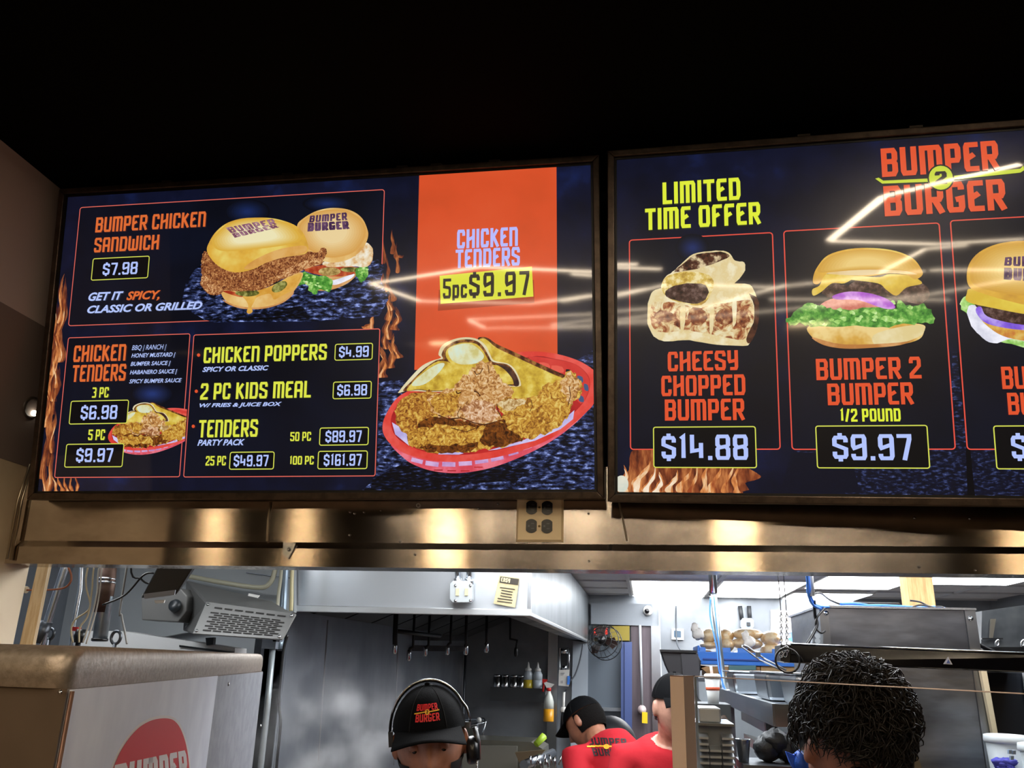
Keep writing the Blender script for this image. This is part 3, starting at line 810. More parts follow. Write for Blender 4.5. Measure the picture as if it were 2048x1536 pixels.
A.text('logo#l', 'BUMPER', (1764, 355), (1993.8, 281.4), RED2, 6, .175, .08)
A.text('logo#l', 'BURGER', (1769.4, 433.4), (2007.5, 358), RED2, 6, .175, .08)
A.poly('logo#l', [(1750, 358), (1757, 356), (1766, 362), (1870, 357), (1870, 364), (1764, 368)], E('lime3', 'c8d83c'), 7, 1)
A.poly('logo#l', [(1900, 353), (2040, 338), (2046, 332), (2048, 341), (2040, 346), (1900, 361)], E('lime3', 'c8d83c'), 7, 1)
A.ell('logo#l', 1881, 356.5, 27, 27, E('night_ring', '10121e'), 8)
A.ell('logo#l', 1881, 356.5, 24, 24, E('lime3', 'c8d83c'), 9)
A.text('logo#l', '2', (1870, 370), (1892, 343), E('night_ring', '10121e'), 10, .2)
for bl, tr in (((1260, 900), (1545.8, 464.4)), ((1583, 900), (1879, 445)), ((1933, 900), (2212, 424))):
    A.rrect('menu_panel', A.rect(bl, tr), PANEL, 4, .008, E('coral_line2', 'e45444'), .0026)
A.soft('smoke_picture', [(1385 + 34 * math.cos(a), 496 + 28 * math.sin(a)) for a in [math.pi * i / 8 for i in range(16)]], '0b0d17', '1c2c60', 5.1, 9, .15)
for t, a, b in (('CHEESY', (1335.8, 743.5), (1475.4, 700.9)), ('CHOPPED', (1323, 793), (1489.9, 749)), ('BUMPER', (1330, 841.7), (1487.8, 797.4)),
                ('BUMPER 2', (1632.7, 761), (1839.8, 713.7)), ('BUMPER', (1655.5, 811), (1824, 765)), ('BUMPER', (2004, 778.7), (2160, 731)), ('BUMPER', (2016, 830), (2172, 784))):
    A.text('lettering', t, a, b, RED2, 12, .16, .08)
A.text('lettering', '1/2 POUND', (1680, 844), (1799.6, 817), E('lime2', 'e2ee3c'), 12, .17)
A.price('$14.88', ((1306.8, 936), (1511.4, 852.4)), ((1323.4, 926), (1494.8, 863)), 10, .145)
A.price('$9.97', ((1633.5, 937), (1854.2, 850)), ((1665.8, 927), (1821, 862)), 10, .145)
A.price('$9.97', ((1991.7, 939), (2200, 850)), ((2024, 926), (2170, 862)), 10, .145)
Z5 = zone(2.415, 1200, 240)
CREAM = E('bread_cream', 'e6d6a8', ['e2cc94', 'efe4c0'], nscale=20)
WRAPB = E('bread_toasted', '6a2c1c', ['a8623a', 'dcc08a', 'e8dcb4'], distort=1.6, nscale=34, nstretch=(1, 1, 1), lo=.33, hi=.62, detail=5)
P = 'wrap_picture'
A.poly(P, Z5([(243, 850), (290, 815), (500, 800), (700, 790), (745, 830), (765, 900), (757, 1000), (720, 1080), (690, 1092), (560, 1085), (430, 1065), (330, 1070), (270, 1055), (235, 1000), (228, 930)]), CREAM, 6, 4, .7)
A.poly(P, Z5([(250, 890), (330, 880), (500, 900), (700, 870), (740, 900), (735, 1000), (690, 1060), (560, 1040), (430, 1020), (300, 1025), (250, 990)]), WRAPB, 6.3, 4, 1)
for x, y, w, h in ((310, 950, 50, 30), (470, 950, 48, 46), (600, 955, 46, 40), (380, 985, 24, 16), (690, 960, 34, 44), (545, 1010, 30, 14)):
    A.poly(P, Z5([(x - w, y), (x - w * .4, y - h), (x + w * .5, y - h * .8), (x + w, y + h * .2), (x + w * .2, y + h), (x - w * .6, y + h * .6)]), E('bread_brown', '4c1c14', ['8a4a2a', 'd0a878'], nscale=60, lo=.35, hi=.65), 6.5, 3, 1.2)
for x, y, w in ((400, 960, 11), (540, 965, 9), (650, 930, 9)):
    A.poly(P, Z5([(x - w, y - 55), (x + w, y - 60), (x + w * .6, y + 50), (x - w, y + 60)]), CREAM, 6.7, 3, .7)
A.poly(P, Z5([(720, 840), (768, 880), (760, 1000), (725, 1078), (705, 1060), (740, 980), (745, 900)]), E('bread_burnt', '2c1410', '5a3424', nscale=60), 6.8, 3, .8)
A.poly(P, Z5([(315, 760), (350, 735), (400, 690), (450, 650), (560, 633), (620, 640), (650, 680), (697, 690), (695, 740), (640, 800), (570, 850), (490, 908), (400, 890), (330, 870), (295, 820)]), CREAM, 7.2, 4, .7)
A.poly(P, Z5([(360, 735), (420, 680), (470, 650), (580, 638), (625, 660), (560, 690), (470, 720)]), E('bread_black', '1e100e', ['5a3424', 'e0caa0'], nscale=38, lo=.4, hi=.62), 7.4, 3, .8)
A.poly(P, Z5([(315, 762), (400, 735), (500, 740), (550, 780), (535, 840), (490, 895), (400, 885), (330, 862), (300, 822)]), E('cheese_melt', 'b08a3a', ['d8b85a', 'f0e0a8'], nscale=40), 7.5, 3, .6)
A.poly(P, Z5([(330, 815), (420, 790), (510, 800), (520, 850), (470, 890), (400, 880), (320, 855)]), MEAT, 7.7, 3, 1)
# burger with onion
P = 'burger_picture#a'
A.poly(P, Z5([(1003, 1000), (1100, 980), (1300, 985), (1450, 980), (1560, 990), (1565, 1020), (1540, 1060), (1450, 1085), (1300, 1100), (1180, 1103), (1080, 1085), (1020, 1045)]), E('bun_gold', 'c08a3c', ['d8a84a', 'ecd08a'], nscale=10), 6)
A.poly(P, Z5([(1320, 1040), (1450, 1000), (1560, 995), (1550, 1040), (1450, 1080), (1340, 1095)]), E('bun_white', 'e0cc90', 'efe2b8', nscale=12), 6.2)
A.poly(P, Z5([(1025, 1050), (1180, 1085), (1450, 1075), (1530, 1055), (1450, 1088), (1300, 1102), (1180, 1105), (1080, 1088)]), BUNE, 6.3)
A.poly(P, Z5([(1060, 900), (1140, 860), (1300, 870), (1420, 900), (1300, 940), (1120, 930)]), E('tomato_pink', 'c86a5a', 'e09a8a', nscale=30), 6.4)
leafy(P, Z5([(905, 960), (990, 890), (1070, 895), (1150, 915), (1300, 905), (1420, 910), (1440, 870), (1490, 900), (1570, 895), (1618, 965), (1570, 985), (1500, 985), (1400, 1000), (1200, 1000), (1040, 1000), (970, 985), (920, 990)]), GREEN, GREENL, 6.6, 3)
A.poly(P, Z5([(1070, 830), (1130, 790), (1200, 800), (1260, 760), (1350, 770), (1420, 790), (1560, 795), (1590, 850), (1540, 890), (1440, 870), (1340, 850), (1250, 860), (1120, 860)]), MEAT, 7.2, 4, 1.5)
A.poly(P, Z5([(1030, 850), (1025, 820), (1060, 800), (1090, 750), (1200, 765), (1230, 760), (1180, 790), (1120, 790), (1070, 830)]), E('cheddar', 'd0a83a', ['e2c04a', 'ead27a'], nscale=10), 7.4)
A.poly(P, Z5([(1350, 760), (1400, 745), (1500, 755), (1555, 790), (1480, 810), (1430, 850), (1380, 820), (1340, 790), (1200, 772), (1090, 755), (1100, 745), (1250, 755)]), E('cheddar', 'd0a83a'), 7.5)
A.poly(P, Z5([(1125, 850), (1200, 830), (1300, 838), (1390, 868), (1425, 908), (1370, 912), (1250, 872), (1140, 868)]), E('onion', '9a46b8', ['b45ad0', 'd8a0e4'], nscale=14), 7.7)
A.poly(P, Z5([(1030, 790), (1030, 755), (1050, 710), (1100, 655), (1200, 625), (1320, 620), (1430, 635), (1510, 670), (1550, 720), (1556, 750), (1520, 772), (1480, 750), (1400, 742), (1300, 756), (1200, 752), (1100, 742), (1060, 790)]), BUN, 8)
A.soft(P, Z5([(1050, 735), (1070, 690), (1120, 655), (1210, 632), (1330, 628), (1440, 645), (1520, 690), (1540, 735), (1400, 725), (1250, 725), (1120, 735)]), 'd2a040', 'ebcb7c', 8.15, 9, .4)
A.poly(P, Z5([(1090, 742), (1250, 726), (1450, 728), (1530, 748), (1400, 742), (1250, 752)]), E('bun_cut', 'ddb878', 'e8d0a0', nscale=10), 8.3)
# burger at the right edge
P = 'burger_picture#b'
leafy(P, Z5([(1740, 900), (1790, 850), (1900, 900), (2150, 1010), (2150, 1100), (1960, 1080), (1880, 1050), (1800, 960)]), GREENL, GREEN, 6, 3)
A.poly(P, Z5([(1775, 920), (1830, 900), (2150, 1000), (2150, 1090), (1990, 1060), (1900, 1080), (1830, 1040), (1785, 980)]), MAYO, 6.4, 4, 1)
A.poly(P, Z5([(1850, 950), (2150, 1000), (2150, 1070), (2000, 1060), (1900, 1020)]), E('tomato_gold', 'c87a3a', ['d8a84a', 'e0c070'], nscale=24), 6.6)
A.poly(P, Z5([(1800, 870), (1900, 900), (2150, 940), (2150, 1000), (1950, 985), (1850, 940)]), MEAT, 6.8, 4, 1)
A.poly(P, Z5([(1815, 910), (1840, 905), (1870, 950), (2000, 985), (2150, 1000), (2150, 1018), (2000, 1012), (1870, 985), (1820, 940)]), E('onion_blue', '6a4ac8', ['8a62e0', 'b8a0f0'], nscale=14), 7)
A.poly(P, Z5([(1775, 880), (1770, 840), (1790, 815), (1900, 840), (2150, 880), (2200, 950), (2060, 940), (1900, 910)]), E('cheddar2', 'd8b43a', 'e4cc50', nscale=10), 7.2)
A.poly(P, Z5([(1770, 770), (1780, 700), (1830, 640), (1920, 600), (2040, 585), (2160, 600), (2250, 650), (2300, 720), (2305, 800), (2250, 880), (2100, 900), (1950, 870), (1850, 840), (1790, 815)]), BUN, 8)
A.soft(P, Z5([(1785, 760), (1800, 700), (1850, 640), (1930, 606), (2040, 592), (2160, 608), (2250, 660), (2290, 740), (2230, 830), (2050, 850), (1900, 830), (1810, 800)]), 'd2a040', 'eac87c', 8.15, 9, .4)
A.qtext(P, 'BUMPER', Z5([(1955, 665), (2200, 650), (2210, 715), (1950, 705)]), INKV, 8.6, .2, .1)
A.qtext(P, 'BURGER', Z5([(1950, 715), (2215, 725), (2215, 790), (1948, 772)]), INKV, 8.6, .24, .06)
A.done()

# ------------------------------------------------------------------ the room
XL = at(40, 1000, YH).x                       # left wall, shared by dining side and kitchen
XR = 2.9                                      # right wall
YB = 7.8                                      # kitchen back wall
YD = -11.0                                    # dining room back wall
KC = 2.33                                     # kitchen ceiling
STEEL = M('steel_kitchen', '8f959c', rough=.30, metal=1.0, col2='a9aeb4', nscale=3, rough2=.42, bump=.12, bscale=2.5)
STEELD = M('steel_dark', '5c6065', rough=.34, metal=1.0, col2='71757b', nscale=4, rough2=.46, bump=.06, bscale=4)
STEELW = M('steel_wall', '787e87', rough=.36, metal=.6, col2=['8a9098', '9aa0a8'], nscale=2.2, nstretch=(1, 1, .6), lo=.3, hi=.7, rough2=.5, bump=.10, bscale=1.6)
STEELB = M('steel_bright', 'b9bec4', rough=.26, metal=1.0, bump=.05, bscale=6)
CHROME = M('chrome', 'c8ccd0', rough=.14, metal=1.0)
HEAD = M('steel_header', 'b0a69c', rough=.125, metal=1.0, col2=['c0b6ac', 'a0968c'], nscale=9, nstretch=(.5, 1, 1), lo=.3, hi=.7, rough2=.16, aniso=.97, tangent=(0, 0, 1), bump=.004, bscale=6)
TAN = M('steel_tan', 'd8c4a6', rough=.42, metal=.2, col2='e2d0b2', nscale=3, rough2=.55, bump=.08, bscale=3)
BLACKC = M('ceiling_black', '020202', rough=.9, spec=.08)
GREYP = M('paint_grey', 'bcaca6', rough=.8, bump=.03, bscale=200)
WHITEP = M('plastic_white', 'd8d8d4', rough=.45)
BLACKP = M('plastic_black', '101113', rough=.35)
DARK = M('dark_grey', '26282b', rough=.6)
BEIGE = M('plate_beige', 'f2dcb0', rough=.45)
WOODP = M('pine', 'b98c58', rough=.6, col2=['cfa46c', 'd8b884'], nscale=18, nstretch=(6, 6, .7), lo=.3, hi=.7)
BLUEP = M('plastic_blue', '4484e4', rough=.4)
CARD = M('cardboard', '9a7650', rough=.8, col2='a8845c', nscale=20)
YELLOWP = M('plastic_yellow', 'e0c020', rough=.45)
REDP_ = M('plastic_red', 'c02420', rough=.4)

struct(MB().box(-6.5, 6.5, YD, YB + .1, -.1, 0).build('floor', M('floor_tile', '5a4a40', rough=.5, col2='66564a', nscale=6)))
struct(MB().box(-6.5, 6.5, YD, YH + .09, CEIL, CEIL + .1).build('ceiling', BLACKC))
struct(MB().box(-6.5, 6.5, YD - .1, YD, 0, CEIL).build('wall_back', M('wall_dark', '3c302a', rough=.75)))
struct(MB().box(6.4, 6.5, YD, YH + .09, 0, CEIL).build('wall_right', M('wall_dark', '3c302a')))
struct(MB().box(XR, XR + .1, YH + .09, YB, 0, CEIL).build('wall_kitchen_right', M('wall_grey', '5a5e62', rough=.5)))
XA = -2.7                                     # the alcove behind the header, left
struct(MB().box(XL - .08, XL, 1.25, YH + .085, 0, CEIL).build('wall_left', [TAN]))
struct(MB().box(-6.4, XL - .08, 1.25, 1.33, 0, CEIL).build('wall_front_left', GREYP))
struct(MB().box(XL - .08, XL, 3.72, YB, 0, KC).build('wall_kitchen_left', STEELW))
struct(MB().box(XA - .08, XA, YH + .09, 3.72, 0, KC).build('wall_alcove_left', STEELW))
struct(MB().box(XA, XL - .0, 3.72, 3.80, 0, KC).build('wall_alcove_back', M('wall_pale', '9aa0a4', rough=.5)))
struct(MB().box(XA, XL - .08, YH + .005, YH + .085, 0, KC).build('wall_alcove_front', STEELW))
struct(MB().box(-6.5, -6.4, YD, 1.33, 0, CEIL).build('wall_left_rear', M('wall_dark', '3c302a')))
# black wall behind the screens and the steel header below it
zt = at(600, 985, YH).z
zb = at(960, 1137, YH).z
zc = at(600, 1083, YH).z
struct(MB().box(XL, 6.4, YH + .02, YH + .09, zt + .05, CEIL).build('wall_front', M('wall_black', '070708', rough=.8)))
hd = MB()
hd.box(XL, 6.4, YH, YH + .085, zb, zt + .06)
hd.hexa([(XL, YH - .007, zb - .001), (6.4, YH - .007, zb - .001), (6.4, YH + .001, zb - .001), (XL, YH + .001, zb - .001),
         (XL, YH - .007, zc - .018), (6.4, YH - .007, zc - .018), (6.4, YH + .001, zc), (XL, YH + .001, zc)])
header = struct(hd.build('trim_1', HEAD))
sc_ = MB()
for px, py in ((700, 1024), (709, 1027), (728, 1024), (762, 1021), (699, 1070), (800, 1082), (830, 1109), (957, 1017), (1177, 1027), (1178, 1122), (1829, 1036), (1939, 1037), (1838, 1134), (1951, 1140), (580, 1098), (996, 1008)):
    c = at(px, py, YH - (.008 if py > 1090 else .001))
    MB().lathe(c, [(.0030, -.001), (.0030, .001), (.0018, .0025), (.0, .003)], 10, (0, -1, 0)).build('screw', CHROME, header)
nc = MB(); c = at(837, 1011, YH)
nc.tube([c + Vector((.0045 * math.cos(a), -.002, .0045 * math.sin(a))) for a in [2 * math.pi * i / 14 for i in range(14)]], .0014, 6, closed=True)
nc.build('grommet', WHITEP, header)
bt = MB()
bt.prism([at(x, y, YH - .0075) for x, y in ((568, 1085), (592, 1086), (588, 1100), (578, 1118), (566, 1110))], (0, -.004, 0))
bt.lathe(at(578, 1099, YH - .0115), [(.005, 0), (.005, .002), (.002, .004)], 12, (0, -1, 0))
bt.build('bracket', STEELB, header)
sl = MB()
for px in (541, 1238):
    sl.tube([at(px, 1004, YH - .002), at(px - (5 if px < 600 else -8), 1040, YH - .002), at(px - (7 if px < 600 else -16), 1082, YH - .002)], .0028, 6)
sl.build('sealant_seam', M('sealant', '9a8c78', rough=.4), header)
# corner bead where header and left wall meet
cb = MB()
pA, pB = at(62, 925, YH - .02), at(20, 1122, YH - .02)
cb.tube([at(66, 925, YH - .012), at(44, 1000, YH - .012), at(22, 1120, YH - .012)], .004, 6)
cb.tube([at(60, 928, YH - .022), at(36, 1000, YH - .022), at(14, 1118, YH - .022)], .0035, 6)
struct(cb.build('trim_2', M('trim_metal', 'b0a48e', rough=.3, metal=.9)))
# grey boxed-in bulkhead along the left wall
xg = atz(121, 380, CEIL - .003).x
z1 = atx(92, 655, xg).z
z2 = at(62, 925, YH - .05).z
bk = MB()
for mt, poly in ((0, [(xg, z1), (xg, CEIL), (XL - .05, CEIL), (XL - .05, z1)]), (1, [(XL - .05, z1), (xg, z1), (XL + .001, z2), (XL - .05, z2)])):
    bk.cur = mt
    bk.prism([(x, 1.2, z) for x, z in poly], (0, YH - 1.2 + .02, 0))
struct(bk.build('trim_3', [GREYP, M('underside_brown_grey', '7a6c66', rough=.7)]))  # sloping underside coloured darker and browner than the face above
# small round lamp in the sloping underside
c = atx(64, 815, (xg + XL) / 2)
tt = (c.z - z2) / (z1 - z2); c = Vector((XL + (xg - XL) * tt, c.y, c.z))
nrm = Vector((z1 - z2, 0, -(xg - XL))).normalized()
t = thing('recessed_spotlight', c, 'small round recessed spotlight in the grey bulkhead left of the screens', 'light')
MB().lathe(c, [(.030, -.004), (.030, .004), (.022, .005), (.020, -.002)], 24, nrm).build('trim_ring', M('ring_grey', '4a403a', rough=.4), t)
c2 = c + nrm * .004 + Vector((0, .012, -.012))
MB().ell(c2, .008, 12, 8).build('bulb', M('bulb_glow', 'fff4dc', emit=9.0), t)

# outlet plate on the header
po = Pl(at(1032, 1084, YH - .0), (1, 0, 0), (0, 0, 1))
t = thing('wall_outlet', po.o, 'beige double outlet plate with four black sockets on the steel header', 'outlet')
ow, ox = po.uv(1127, 1084)[0], 0
oh = .116
b = MB(); 
b.hexa([po.p(0, 0, 0), po.p(ow, 0, 0), po.p(ow, oh, 0), po.p(0, oh, 0), po.p(.005, .005, .006), po.p(ow - .005, .005, .006), po.p(ow - .005, oh - .005, .006), po.p(.005, oh - .005, .006)])
b.build('cover_plate', BEIGE, t)
for px, py in ((1064, 1016), (1095, 1017), (1063.5, 1053), (1094.5, 1053.5)):
    u, v = po.uv(px, py)
    b = MB()
    ring = [(max(-.0128, min(.0128, .0165 * math.cos(a))), .0165 * math.sin(a)) for a in [2 * math.pi * i / 28 for i in range(28)]]
    b.prism([po.p(u + x, v + z, .0055) for x, z in ring], (0, -.003, 0))
    s = b.build('socket', M('socket_black', '0b0c10', rough=.3), t)
    b = MB()
    for dz in (-.006, .006):
        q = po.p(u + .003, v + dz, .0089)
        b.box(q.x - .0035, q.x + .0035, q.y - .0006, q.y + .0006, q.z - .0009, q.z + .0009)
    q = po.p(u - .006, v, .0089)
    b.box(q.x - .002, q.x + .002, q.y - .0006, q.y + .0006, q.z - .0022, q.z + .0022)
    b.build('slot', M('slot_grey', '5a5c5e', rough=.4, metal=.6), s)
b = MB()
for v in (po.uv(1079, 1053)[1], po.uv(1079, 1016)[1]):
    b.lathe(po.p(po.uv(1079, 1053)[0], v, .0055), [(.003, 0), (.003, .001), (.0, .0014)], 10, (0, -1, 0))
b.build('screw', M('screw_beige', 'b89a68', rough=.3, metal=.5), t)

# ------------------------------------------------------------------ dining room lights (behind the camera)
LEDM = M('led_warm', 'ffe8c8', emit=LED_STRENGTH)
LEDC = M('led_channel', '0c0c0c', rough=.7, spec=.1)
def reflect_on(pl, px, py):
    d = ray(px, py); t = (pl.o - CAM).dot(pl.n) / d.dot(pl.n)
    q = CAM + d * t; r = d - 2 * d.dot(pl.n) * pl.n
    if r.z <= .01: return None
    return q + r * ((CEIL - .03 - q.z) / r.z)
LED_SEG = [
    (PL2, (1660, 480), (1768, 392), .05), (PL2, (1768, 392), (2040, 328), .05), (PL2, (1660, 482), (1870, 488), .035), (PL2, (1870, 488), (2048, 478), .03),
    (PL2, (1850, 498), (1935, 490), .03), (PL2, (1850, 498), (1760, 545), .03), (PL2, (1232, 535), (1322, 538), .04), (PL2, (1232, 592), (1330, 570), .04),
    (PL2, (1560, 573), (1850, 542), .04), (PL2, (1400, 570), (1560, 575), .03), (PL2, (1232, 640), (1420, 612), .035), (PL2, (1420, 612), (1570, 570), .035),
    (PL2, (1480, 628), (1850, 590), .035), (PL2, (1232, 645), (1480, 628), .03), (PL2, (1540, 598), (1900, 600), .03), (PL2, (1860, 540), (2040, 540), .035), (PL2, (1850, 590), (2048, 555), .035),
    (PL1, (742, 567), (960, 534), .05), (PL1, (960, 534), (1186, 543), .05), (PL1, (742, 567), (840, 602), .04), (PL1, (840, 602), (1060, 607), .04), (PL1, (1060, 607), (1186, 590), .04),
    (PL1, (938, 639), (1186, 628), .04), (PL1, (938, 640), (970, 656), .03), (PL1, (970, 656), (1186, 655), .035)]
for k, (pl, p0, p1, w) in enumerate(LED_SEG):
    a, b_ = reflect_on(pl, *p0), reflect_on(pl, *p1)
    if a is None or b_ is None: continue
    d = (b_ - a).normalized(); s_ = d.cross(Vector((0, 0, 1))) * (w * .36)
    t = thing('linear_ceiling_light', (a + b_) / 2, 'slim warm LED bar of the honeycomb lighting on the black ceiling behind the viewer', 'light', 'LED bars on the dining room ceiling')
    up = Vector((0, 0, .03))
    MB().hexa([a - s_, b_ - s_, b_ + s_, a + s_, a - s_ + up, b_ - s_ + up, b_ + s_ + up, a + s_ + up]).build('housing', LEDC, t)
    dn = Vector((0, 0, -.002))
    s2 = s_ * .92
    MB().hexa([a - s2 + dn, b_ - s2 + dn, b_ + s2 + dn, a + s2 + dn, a - s2, b_ - s2, b_ + s2, a + s2]).build('diffuser', LEDM, t)
PANM = M('added_panel_warm', 'ffdcaa', emit=PANEL_STRENGTH)
plh = Pl((0, YH, 0), (1, 0, 0), (0, 0, 1))
for px, py, w, L in ((432, 1050, .40, .9), (607, 1045, .32, .9), (893, 1050, .40, 1.1), (1470, 1050, .38, 1.0), (2035, 1055, .36, 1.0)):  # added panels; their reflections make the bright patches on the header
    q = reflect_on(plh, px, py)
    t = thing('added_panel_light', q, 'added warm light panel behind the viewer that makes a bright patch on the header', 'light', 'added light panels for the bright header patches')
    b = MB(); b.box(q.x - w / 2 - .02, q.x + w / 2 + .02, q.y - L / 2 - .02, q.y - L / 2, CEIL - .078, CEIL - .001).box(q.x - w / 2 - .02, q.x + w / 2 + .02, q.y + L / 2, q.y + L / 2 + .02, CEIL - .078, CEIL - .001)
    b.box(q.x - w / 2 - .02, q.x - w / 2, q.y - L / 2, q.y + L / 2, CEIL - .078, CEIL - .001).box(q.x + w / 2, q.x + w / 2 + .02, q.y - L / 2, q.y + L / 2, CEIL - .078, CEIL - .001); b.build('housing', LEDC, t)  # deep skirts keep the added panels out of the screen reflections
    MB().box(q.x - w / 2, q.x + w / 2, q.y - L / 2, q.y + L / 2, CEIL - .006, CEIL - .001).build('diffuser', PANM, t)

# ------------------------------------------------------------------ kitchen shell
TILEC = M('ceiling_tile', 'c4c6c8', rough=.7, col2='cdcfd0', nscale=12)
struct(MB().box(XA - .1, XR, YH + .09, YB + .1, KC, KC + .1).build('ceiling', TILEC))
struct(MB().box(XL - .08, XR + .1, YB, YB + .1, 0, KC).build('wall_kitchen_back', M('steel_back', '7c8187', rough=.34, metal=.65, col2='8e9398', nscale=2, rough2=.5, bump=.2, bscale=1.8)))
def onk(px, py): return atz(px, py, KC)
# ceiling grid bars
tb = MB()
def bar(p, q, w=.03):
    d = (q - p).normalized(); s_ = Vector((-d.y, d.x, 0)) * w / 2; dn = Vector((0, 0, -.012))
    tb.hexa([p - s_ + dn, q - s_ + dn, q + s_ + dn, p + s_ + dn, p - s_, q - s_, q + s_, p + s_])
x1, x2 = onk(1258, 1170).x, onk(1428, 1172).x
xs = [x1 - .61 * 2, x1 - .61, x1, x2, x2 + .61, x2 + 1.22, x2 + 1.83]
for x in xs:
    if XL < x < XR: bar(Vector((x, 2.2, KC)), Vector((x, YB, KC)))
ys = [onk(1300, 1188).y]
y0 = ys[0]
for k in range(-9, 3):
    bar(Vector((XL + .01, y0 + k * .61, KC)), Vector((XR, y0 + k * .61, KC)), .024)
struct(tb.build('trim_4', M('grid_white', 'b4b6b8', rough=.5)))
TROF = M('troffer_glow', 'fafcff', emit=TROFFER_STRENGTH)
def troffer(px0, px1, yb0, yb1, label):
    t = thing('ceiling_troffer_light', ((px0 + px1) / 2, (yb0 + yb1) / 2, KC), label, 'light', 'fluorescent panels in the kitchen ceiling')
    MB().box(px0 - .02, px1 + .02, yb0 - .02, yb1 + .02, KC - .016, KC - .001).build('frame', WHITEP, t)
    MB().box(px0, px1, yb0, yb1, KC - .019, KC - .016).build('diffuser', TROF, t)
xa, xb = x1 + .03, x2 - .03
troffer(xa, xb, y0 - 1.35, y0 - .1, 'wide glowing ceiling panel left of the others, nearer the header')
troffer(xa, xb, y0 + .12, YB - .12, 'narrow glowing ceiling panel above the white wall camera')
troffer(x2 + .03, x2 + .60, y0 - 1.4, y0 - .18, 'glowing ceiling panel above the pole with blue cables, nearer the header')
troffer(x2 + .03, x2 + .60, y0 + .0, YB - .5, 'glowing ceiling panel above the bread bags, further back')
troffer(x2 + .66, x2 + 1.25, y0 - 2.2, y0 - .95, 'glowing ceiling panel behind the blue cables hanging from the header')
troffer(x2 + .66, x2 + 1.25, y0 - .5, y0 + .7, 'glowing ceiling panel above the poster on the back wall')
troffer(x2 + 1.3, x2 + 1.9, y0 - 2.6, y0 - 1.4, 'glowing ceiling panel behind the pine post')
troffer(-.9, .1, 2.45, 3.1, 'unseen fill light panel just behind the steel header, above the cook')  # panels from here on are unseen fill light for the kitchen front
troffer(-2.3, -1.7, 2.4, 2.75, 'added fill light panel hidden behind the header, above the grey heater')
troffer(-.9, .1, 3.2, 3.6, 'added fill light panel hidden behind the header, just in front of the hood')
troffer(.5, 1.5, 2.9, 3.4, 'added fill light panel hidden behind the header, above the pans')
troffer(.5, 1.5, 2.3, 2.65, 'added fill light panel hidden behind the header, above the curly-haired man')
troffer(-.1, .9, 4.0, 4.6, 'unseen fill light panel behind the header, above the bending worker')
# door in the back wall, with its frame and head panel
dl, dr = at(1183, 1300, YB).x, at(1262, 1300, YB).x
dz = at(1200, 1250, YB).z
d1 = struct(MB().box(dl - .1, dr + .02, YB - .05, YB - .005, 0, dz).build('door_1', M('door_bluegrey', '5a646e', rough=.5)))
hb = MB(); 
hb.prism([at(x, y, YB - .06) for x, y in ((1187, 1414), (1258, 1416), (1258, 1423), (1187, 1421))], (0, -.04, 0))
hb.build('push_bar', M('bar_grey', '8a9096', rough=.4, metal=.7), d1)
MB().prism([at(x, y, YB - .055) for x, y in ((1186, 1252), (1230, 1252), (1230, 1282), (1186, 1282))], (0, -.02, 0)).build('door_window', M('window_dim', '4a4220', rough=.3), d1)
struct(MB().prism([at(x, y, YB - .1) for x, y in ((1182, 1206), (1304, 1208), (1304, 1252), (1182, 1248))], (0, .1, 0)).build('trim_5', M('head_panel_grey', '7f858c', rough=.6)))
fr = MB()
fr.prism([at(x, y, YB - .08) for x, y in ((1262, 1251), (1302, 1251), (1306, 1540), (1264, 1540))], (0, .08, 0))
struct(fr.build('trim_6', M('jamb_brown', '4a4046', rough=.5, col2='5a5056', nscale=3, nstretch=(6, 1, .5))))
struct(MB().prism([at(x, y, YB - .1) for x, y in ((1302, 1252), (1320, 1252), (1324, 1540), (1306, 1540))], (0, .1, 0)).build('trim_7', STEELB))
struct(MB().prism([at(x, y, YB - .09) for x, y in ((1097, 1262), (1116, 1262), (1112, 1540), (1092, 1540))], (0, .09, 0)).build('trim_8', STEELB))
struct(MB().prism([at(x, y, YB - .07) for x, y in ((1146, 1282), (1176, 1285), (1174, 1540), (1140, 1540))], (0, .07, 0)).build('trim_9', M('jamb_pale', '9aa4ae', rough=.5)))
# steel wall cladding behind the cook line, with cover strips
seam = MB()
for p0, p1 in (((655, 1240), (635, 1530)), ((795, 1290), (787, 1530))):
    a = atx(*p0, XL + .003); b_ = atx(*p1, XL + .003)
    seam.tube([a, b_], .006, 6)
a = at(932, 1240, YB - .003); seam.tube([Vector((XL + .01, YB - .01, .5)), Vector((XL + .01, YB - .01, KC))], .012, 6)
clad = MB(); clad.box(XL, XL + .004, 3.82, YB, .0, KC)
cw = struct(clad.build('wall_left_cladding', STEELW))
seam.build('cover_strip', M('strip_grey', 'a8acb0', rough=.5), cw)

# ------------------------------------------------------------------ helpers for kitchen objects
def ppoly(b, pts, Y, depth):
    """outline measured on the photo, standing at depth Y, made solid by its real thickness"""
    return b.prism([at(x, y, Y) for x, y in pts], (0, depth, 0))
def simple(name, b, mt, label, cat, group=None, **kw):
    return tag(b.build(name, mt, **kw), label, cat, group)
def topped(pts, r, n=8):
    """a pipe or wire that comes down from the kitchen ceiling"""
    a = at(*pts[0])
    return MB().tube(smooth_pts([Vector((a.x, a.y, KC - .001))] + [at(*p) for p in pts], 5), r, n)
def ptube(pts, r, n=8):
    """pts: (px, py, Y)"""
    return MB().tube(smooth_pts([at(*p) for p in pts], 5), r, n)

